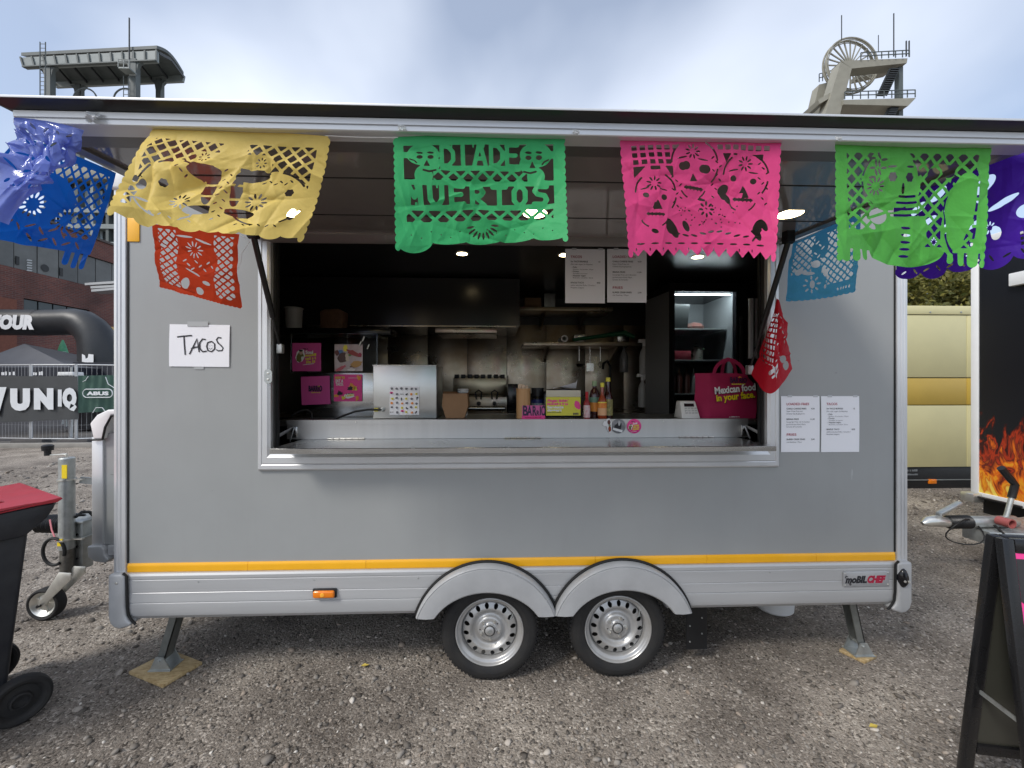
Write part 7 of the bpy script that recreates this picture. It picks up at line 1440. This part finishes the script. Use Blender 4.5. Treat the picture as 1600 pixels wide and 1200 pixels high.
m = MB(); x0_, x1_ = at(62.5, 100, yF - .3).x, at(71, 100, yF - .3).x; zA, zB = at(66, 69, yF).z, at(66, 260, yF).z
for x in (x0_, x1_): m.tube([(x, yF - .3, zB), (x, yF - .3, zA)], .05, 5)
z = zB
while z < zA: m.tube([(x0_, yF - .3, z), (x1_, yF - .3, z)], .03, 4); z += .45
m.build('ladder', M_tow, CT)
m = MB(); p = at(198, 120, yF - .2)
for z in np.arange(p.z - 9, p.z - .5, .5): m.tube([(p.x - .25, yF - .3, z), (p.x + .25, yF - .3, z)], .03, 4)
for s_ in (-.25, .25): m.tube([(p.x + s_, yF - .3, p.z - 9), (p.x + s_, yF - .3, p.z)], .04, 5)
m.build('ladder', M_tow, CT)
# sheave wheels peeking over the hatch
for px in (133, 196): p = at(px, 156, 46); m = MB(); P = [(p.x + 1.3 * math.cos(a_), 46, p.z + 1.3 * math.sin(a_)) for a_ in np.linspace(0, math.pi, 17)]; m.tube(P, .09, 6); m.build('sheave_rim', M_tow, CT)
# tower body below with frames and windows
bxl, bxr = at(58, 300, 40).x, at(420, 300, 40).x
m = MB(); m.box(bxl + .6, bxr, 41.2, 52, 0, ztw - 1.0); m.build('tower_core', M_towd, CT, smooth=False)
m = MB(); m.box(bxl, bxr, 40, 52, ztw - 1.1, ztw + .2); m.build('top_slab', M_conc, CT, bevel=.15)
for zf in (at(150, 327, 40).z, at(150, 352, 40).z, at(150, 380, 40).z, at(150, 410, 40).z): m = MB(); m.box(bxl, bxr, 40.3, 41.2, zf - .2, zf + .25); m.build('floor_beam', M_towl, CT)
x = bxl + .2; k = 0
while x < at(185, 300, 40).x:
    m = MB(); m.box(x, x + .28, 40.4, 41.1, 2, ztw - 1.1); m.build('mullion', M_towl if k % 2 else M_tow, CT); x += 1.5; k += 1
for i in range(5):
    for j in range(3):
        p = at(100 + 18 * i, 310 + 26 * j, 41.1); m = MB(); m.box(p.x - .45, p.x + .35, 41.12, 41.18, p.z - .8, p.z + .8); m.build('window_pane', mat('pale_pane', (.45, .52, .56), .2), CT, smooth=False)

# ---------------------------------------------------------------- headframe with winding wheel (far right)
HF = thing('headframe', 'cream headframe with a spoked winding wheel and stairs at the upper right', 'headframe', tuple(at(1350, 600, 39).xy) + (0,)); yh = 38.0
def pz(px, py, Y): return at(px, py, Y)
def leg(pa, pb, pc, pd, Y0, Y1, nm, mm):       # quadrilateral in view, extruded in depth
    P0 = [at(*p, Y0) for p in (pa, pb, pc, pd)]; P1 = [p + Vector((0, Y1 - Y0, 0)) for p in P0]; m = MB(); m.hexa(P0 + P1); return m.build(nm, mm, HF, smooth=False)
leg((1268, 250), (1294, 250), (1331, 107), (1314, 96), yh, yh + 1.2, 'strut_leg', M_conc)
leg((1252, 250), (1267, 250), (1296, 128), (1280, 132), yh + 3.2, yh + 4.2, 'strut_leg', M_conc)
leg((1278, 156), (1300, 143), (1302, 150), (1281, 162), yh + .2, yh + 3.4, 'cross_beam', M_conc)
leg((1331, 107), (1417, 98.5), (1418, 91), (1314, 95), yh, yh + 1.2, 'head_beam', M_conc)
leg((1340, 122), (1392, 111), (1392, 105), (1340, 116), yh + 3.4, yh + 4.3, 'head_beam', M_conc)
wc_ = at(1328.5, 103, yh + 2.2); rw = 43.5 / 640 * 41.5
m = MB()
for r_, th in ((rw, .10), (rw * .93, .05)):
    P = [(wc_.x + r_ * math.cos(a_), wc_.y, wc_.z + r_ * math.sin(a_)) for a_ in np.linspace(0, 2 * math.pi, 49)]
    for dy_ in (-.22, .22): m.tube([(x, y + dy_, z) for x, y, z in P], th, 6, caps=False)
m.build('wheel_rim', M_conc, HF)
for k in range(24):
    a_ = 2 * math.pi * k / 24; m = MB(); m.bar((wc_.x, wc_.y, wc_.z), (wc_.x + rw * .95 * math.cos(a_), wc_.y, wc_.z + rw * .95 * math.sin(a_)), .10, .11); m.build('spoke', M_conc, HF)
m = MB(); m.lathe([(0, -.5), (.22, -.5), (.26, -.3), (.26, .3), (.22, .5), (0, .5)], wc_, 'y', 18); m.build('hub', M_conc, HF)
def railing(pa, pb, Y, h_px, n, nm='railing'):
    a, b = at(*pa, Y), at(*pb, Y); h_ = h_px / 640 * 40; m = MB()
    for z in (h_, h_ * .5): m.bar(a + Vector((0, 0, z)), b + Vector((0, 0, z)), .07, .07)
    for k in range(n + 1): p = a.lerp(b, k / n); m.bar(p, p + Vector((0, 0, h_)), .07, .07)
    m.build(nm, M_tow, HF)
railing((1345, 93), (1421, 89), yh - .1, 11, 7); railing((1320, 155), (1430, 152), yh - .1, 12, 9); railing((1280, 128), (1296, 124), yh + 3.2, 14, 3)
m = MB(); a, b = at(1318, 163, yh - .2), at(1431, 153, yh - .2); m.hexa([(a.x, a.y, a.z), (b.x - .8, a.y, a.z), (b.x - .8, a.y + 3.2, a.z), (a.x, a.y + 3.2, a.z), (a.x, a.y, a.z + .45), (b.x, a.y, b.z), (b.x, a.y + 3.2, b.z), (a.x, a.y + 3.2, a.z + .45)]); m.build('platform', M_conc, HF, smooth=False)
for px in (1405,): a, b = at(px, 104, yh + .6), at(px, 200, yh + .6); m = MB(); m.box(a.x - .22, a.x + .22, yh + .4, yh + .9, 0, a.z); m.build('rear_column', M_tow, HF)
a = at(1386, 164, yh + 1); m = MB(); m.box(a.x - .12, a.x + .12, yh + 1, yh + 1.3, 0, a.z); m.build('rear_column', M_tow, HF)
def stairs(pa, pb, n):
    a, b = at(*pa, yh + .2), at(*pb, yh + .2); m = MB()
    for dx in (-.42, .42): m.bar(a + Vector((dx, 0, 0)), b + Vector((dx, 0, 0)), .08, .22)
    for k in range(n): p = a.lerp(b, (k + .5) / n); m.obox(p, (.85, .5, .07))
    m.build('stair_flight', M_towd, HF)
stairs((1397, 108), (1378, 149), 12); stairs((1399, 162), (1388, 184), 8)
for px, p0, p1, r_ in ((1315, 24, 62, .05), (1396.5, 21, 88, .06), (1372.5, 55, 80, .04), (1416, 64, 88, .07), (1420.5, 64, 88, .07)): a, b = at(px, p1, yh), at(px, p0, yh); m = MB(); m.tube([a, b], r_, 6); m.build('antenna', M_towd, HF)

# ---------------------------------------------------------------- bushes and trees behind the yellow trailer
def leafmat(nm, c, c2): 
    m = bpy.data.materials.new(nm); m.use_nodes = True; nt = m.node_tree; p = nt.nodes['Principled BSDF']; o = nt.nodes['Material Output']; p.inputs['Roughness'].default_value = .6
    g = nt.nodes.new('ShaderNodeNewGeometry'); r = nt.nodes.new('ShaderNodeValToRGB'); r.color_ramp.elements[0].color = c + (1,); r.color_ramp.elements[1].color = c2 + (1,); nt.links.new(g.outputs['Random Per Island'], r.inputs[0]); nt.links.new(r.outputs[0], p.inputs['Base Color'])
    tr = nt.nodes.new('ShaderNodeBsdfTranslucent'); nt.links.new(r.outputs[0], tr.inputs[0]); ms = nt.nodes.new('ShaderNodeMixShader'); ms.inputs[0].default_value = .3; nt.links.new(p.outputs[0], ms.inputs[1]); nt.links.new(tr.outputs[0], ms.inputs[2]); nt.links.new(ms.outputs[0], o.inputs[0]); return m
L1 = leafmat('bush_leaf', (.06, .075, .014), (.30, .27, .065)); L2 = leafmat('tree_leaf', (.025, .035, .010), (.10, .11, .03)); M_bark = mat('bark', (.11, .09, .075), .9, 0, var=.3, vs=5)
def foliage(n, size, centre, rad, seed):
    g_ = np.random.default_rng(seed); nc = 26; cc = g_.normal(0, .5, (nc, 3)) * rad; cc = cc / np.maximum(1, np.linalg.norm(cc / rad, axis=1))[:, None]
    P = cc[g_.integers(0, nc, n)] + g_.normal(0, .17, (n, 3)) * rad + centre; a = g_.normal(size=(n, 3)); a /= np.linalg.norm(a, axis=1)[:, None]; b = np.cross(a, g_.normal(size=(n, 3))); b /= np.linalg.norm(b, axis=1)[:, None]
    s_ = size * g_.uniform(.6, 1.4, (n, 1)); V = np.stack([P - a * s_, P + b * s_ * .45, P + a * s_, P - b * s_ * .45], 1).reshape(-1, 3); m = MB(); m.v = [tuple(v) for v in V.tolist()]; m.f = [(4 * i, 4 * i + 1, 4 * i + 2, 4 * i + 3) for i in range(n)]; return m
for i, (px, py, Y, rx, rz, lab) in enumerate(((1405, 470, 8.5, 1.3, 1.0, 'yellowish bush above the yellow trailer, beside the food trailer edge'), (1470, 462, 9.5, 1.6, 1.0, 'dense olive bush above the middle of the yellow trailer'), (1535, 470, 8.8, 1.2, .9, 'olive bush above the yellow trailer next to the flame trailer'))):
    c = at(px, py, Y); Bu = thing('bush', lab, 'bush', (c.x, Y, 0), group='bushes behind the yellow trailer'); m = foliage(4500, .075, np.array(c), np.array((rx, 1.0, rz)), 100 + i); m.build('crown', L1, Bu, smooth=False, recalc=False)
    m = MB()
    for k in range(6): m.tube([(c.x + random.uniform(-.2, .2), Y, 0), (c.x + random.uniform(-.5, .5), Y + random.uniform(-.3, .3), c.z * .6), (c.x + random.uniform(-rx, rx) * .7, Y + random.uniform(-.5, .5), c.z + rz * .6)], [.05, .035, .008], 6)
    m.build('stems', M_bark, Bu)
for i, (px, Y, h_, lab) in enumerate(((1425, 15, 4.6, 'slender dark tree behind the bushes, leftmost of the trees beside the food trailer'), (1452, 17, 5.8, 'slender dark tree behind the middle bush'), (1482, 16, 5.2, 'slender dark tree between the bush tops, third from the food trailer'), (1506, 18, 6.3, 'tall dark tree behind the bushes near the flame trailer'), (1530, 16, 5.4, 'dark tree hidden partly by the flame trailer post'))):
    c = at(px, 600, Y); Tr = thing('tree', lab, 'tree', (c.x, Y, 0), group='trees behind the bushes'); m = MB(); m.tube([(c.x, Y, 0), (c.x + .08, Y, h_ * .5), (c.x - .05, Y + .1, h_)], [.13, .09, .02], 8)
    for k in range(8): z = h_ * random.uniform(.35, .9); a_ = random.uniform(0, 6.28); m.tube([(c.x, Y, z), (c.x + .7 * math.cos(a_), Y + .7 * math.sin(a_), z + .5)], [.04, .008], 5)
    m.build('trunk', M_bark, Tr); m = foliage(1800, .09, np.array((c.x, Y, h_ * .80)), np.array((1.1, 1.1, h_ * .28)), 200 + i); m.build('crown', L2, Tr, smooth=False, recalc=False)

# scraps of dry leaf and bark blown together under the right-hand drawbar: uncountable
m = MB(); g_ = np.random.default_rng(77)
for k in range(420):
    if k < 260: x, y = g_.uniform(2.5, 5.2), g_.uniform(-.2, 3.2)
    else: x, y = g_.uniform(-3.5, 2.6), g_.uniform(-1.1, .8)
    s_ = g_.uniform(.006, .020) * (1 if k < 260 else .55); a_ = g_.uniform(0, 6.28); c_, d_ = math.cos(a_) * s_, math.sin(a_) * s_; z = .010 + g_.uniform(0, .006)
    m.add([(x - c_, y - d_, z), (x - d_ * .4, y + c_ * .4, z + .004), (x + c_, y + d_, z + .001), (x + d_ * .4, y - c_ * .4, z + .005)], [(0, 1, 2, 3)])
lt = m.build('leaf_litter', leafmat('dry_leaf', (.16, .13, .09), (.52, .46, .36)), None, smooth=False, recalc=False); tag(lt, 'scattered pale scraps of dry leaf on the gravel around the drawbar', 'leaf litter', kind='stuff')
# small yellow leaves on the gravel
for i, (px, py, lab) in enumerate(((570, 1040, 'single fallen yellow leaf on the gravel left of the wheels'), (1365, 1135, 'single fallen yellow leaf on the gravel by the sandwich board'))):
    p = gnd(px, py, .012); m = MB(); m.add([(p.x - .022, p.y, .012), (p.x - .004, p.y + .012, .018), (p.x + .024, p.y + .004, .014), (p.x + .002, p.y - .013, .016)], [(0, 1, 2, 3)]); one('fallen_leaf', m, mat('leaf_yellow', (.55, .42, .08), .6), lab, 'leaf', 'fallen leaves', smooth=False, recalc=False)

finish_texts()
for o in bpy.data.objects:
    if '_o' in o: del o['_o']
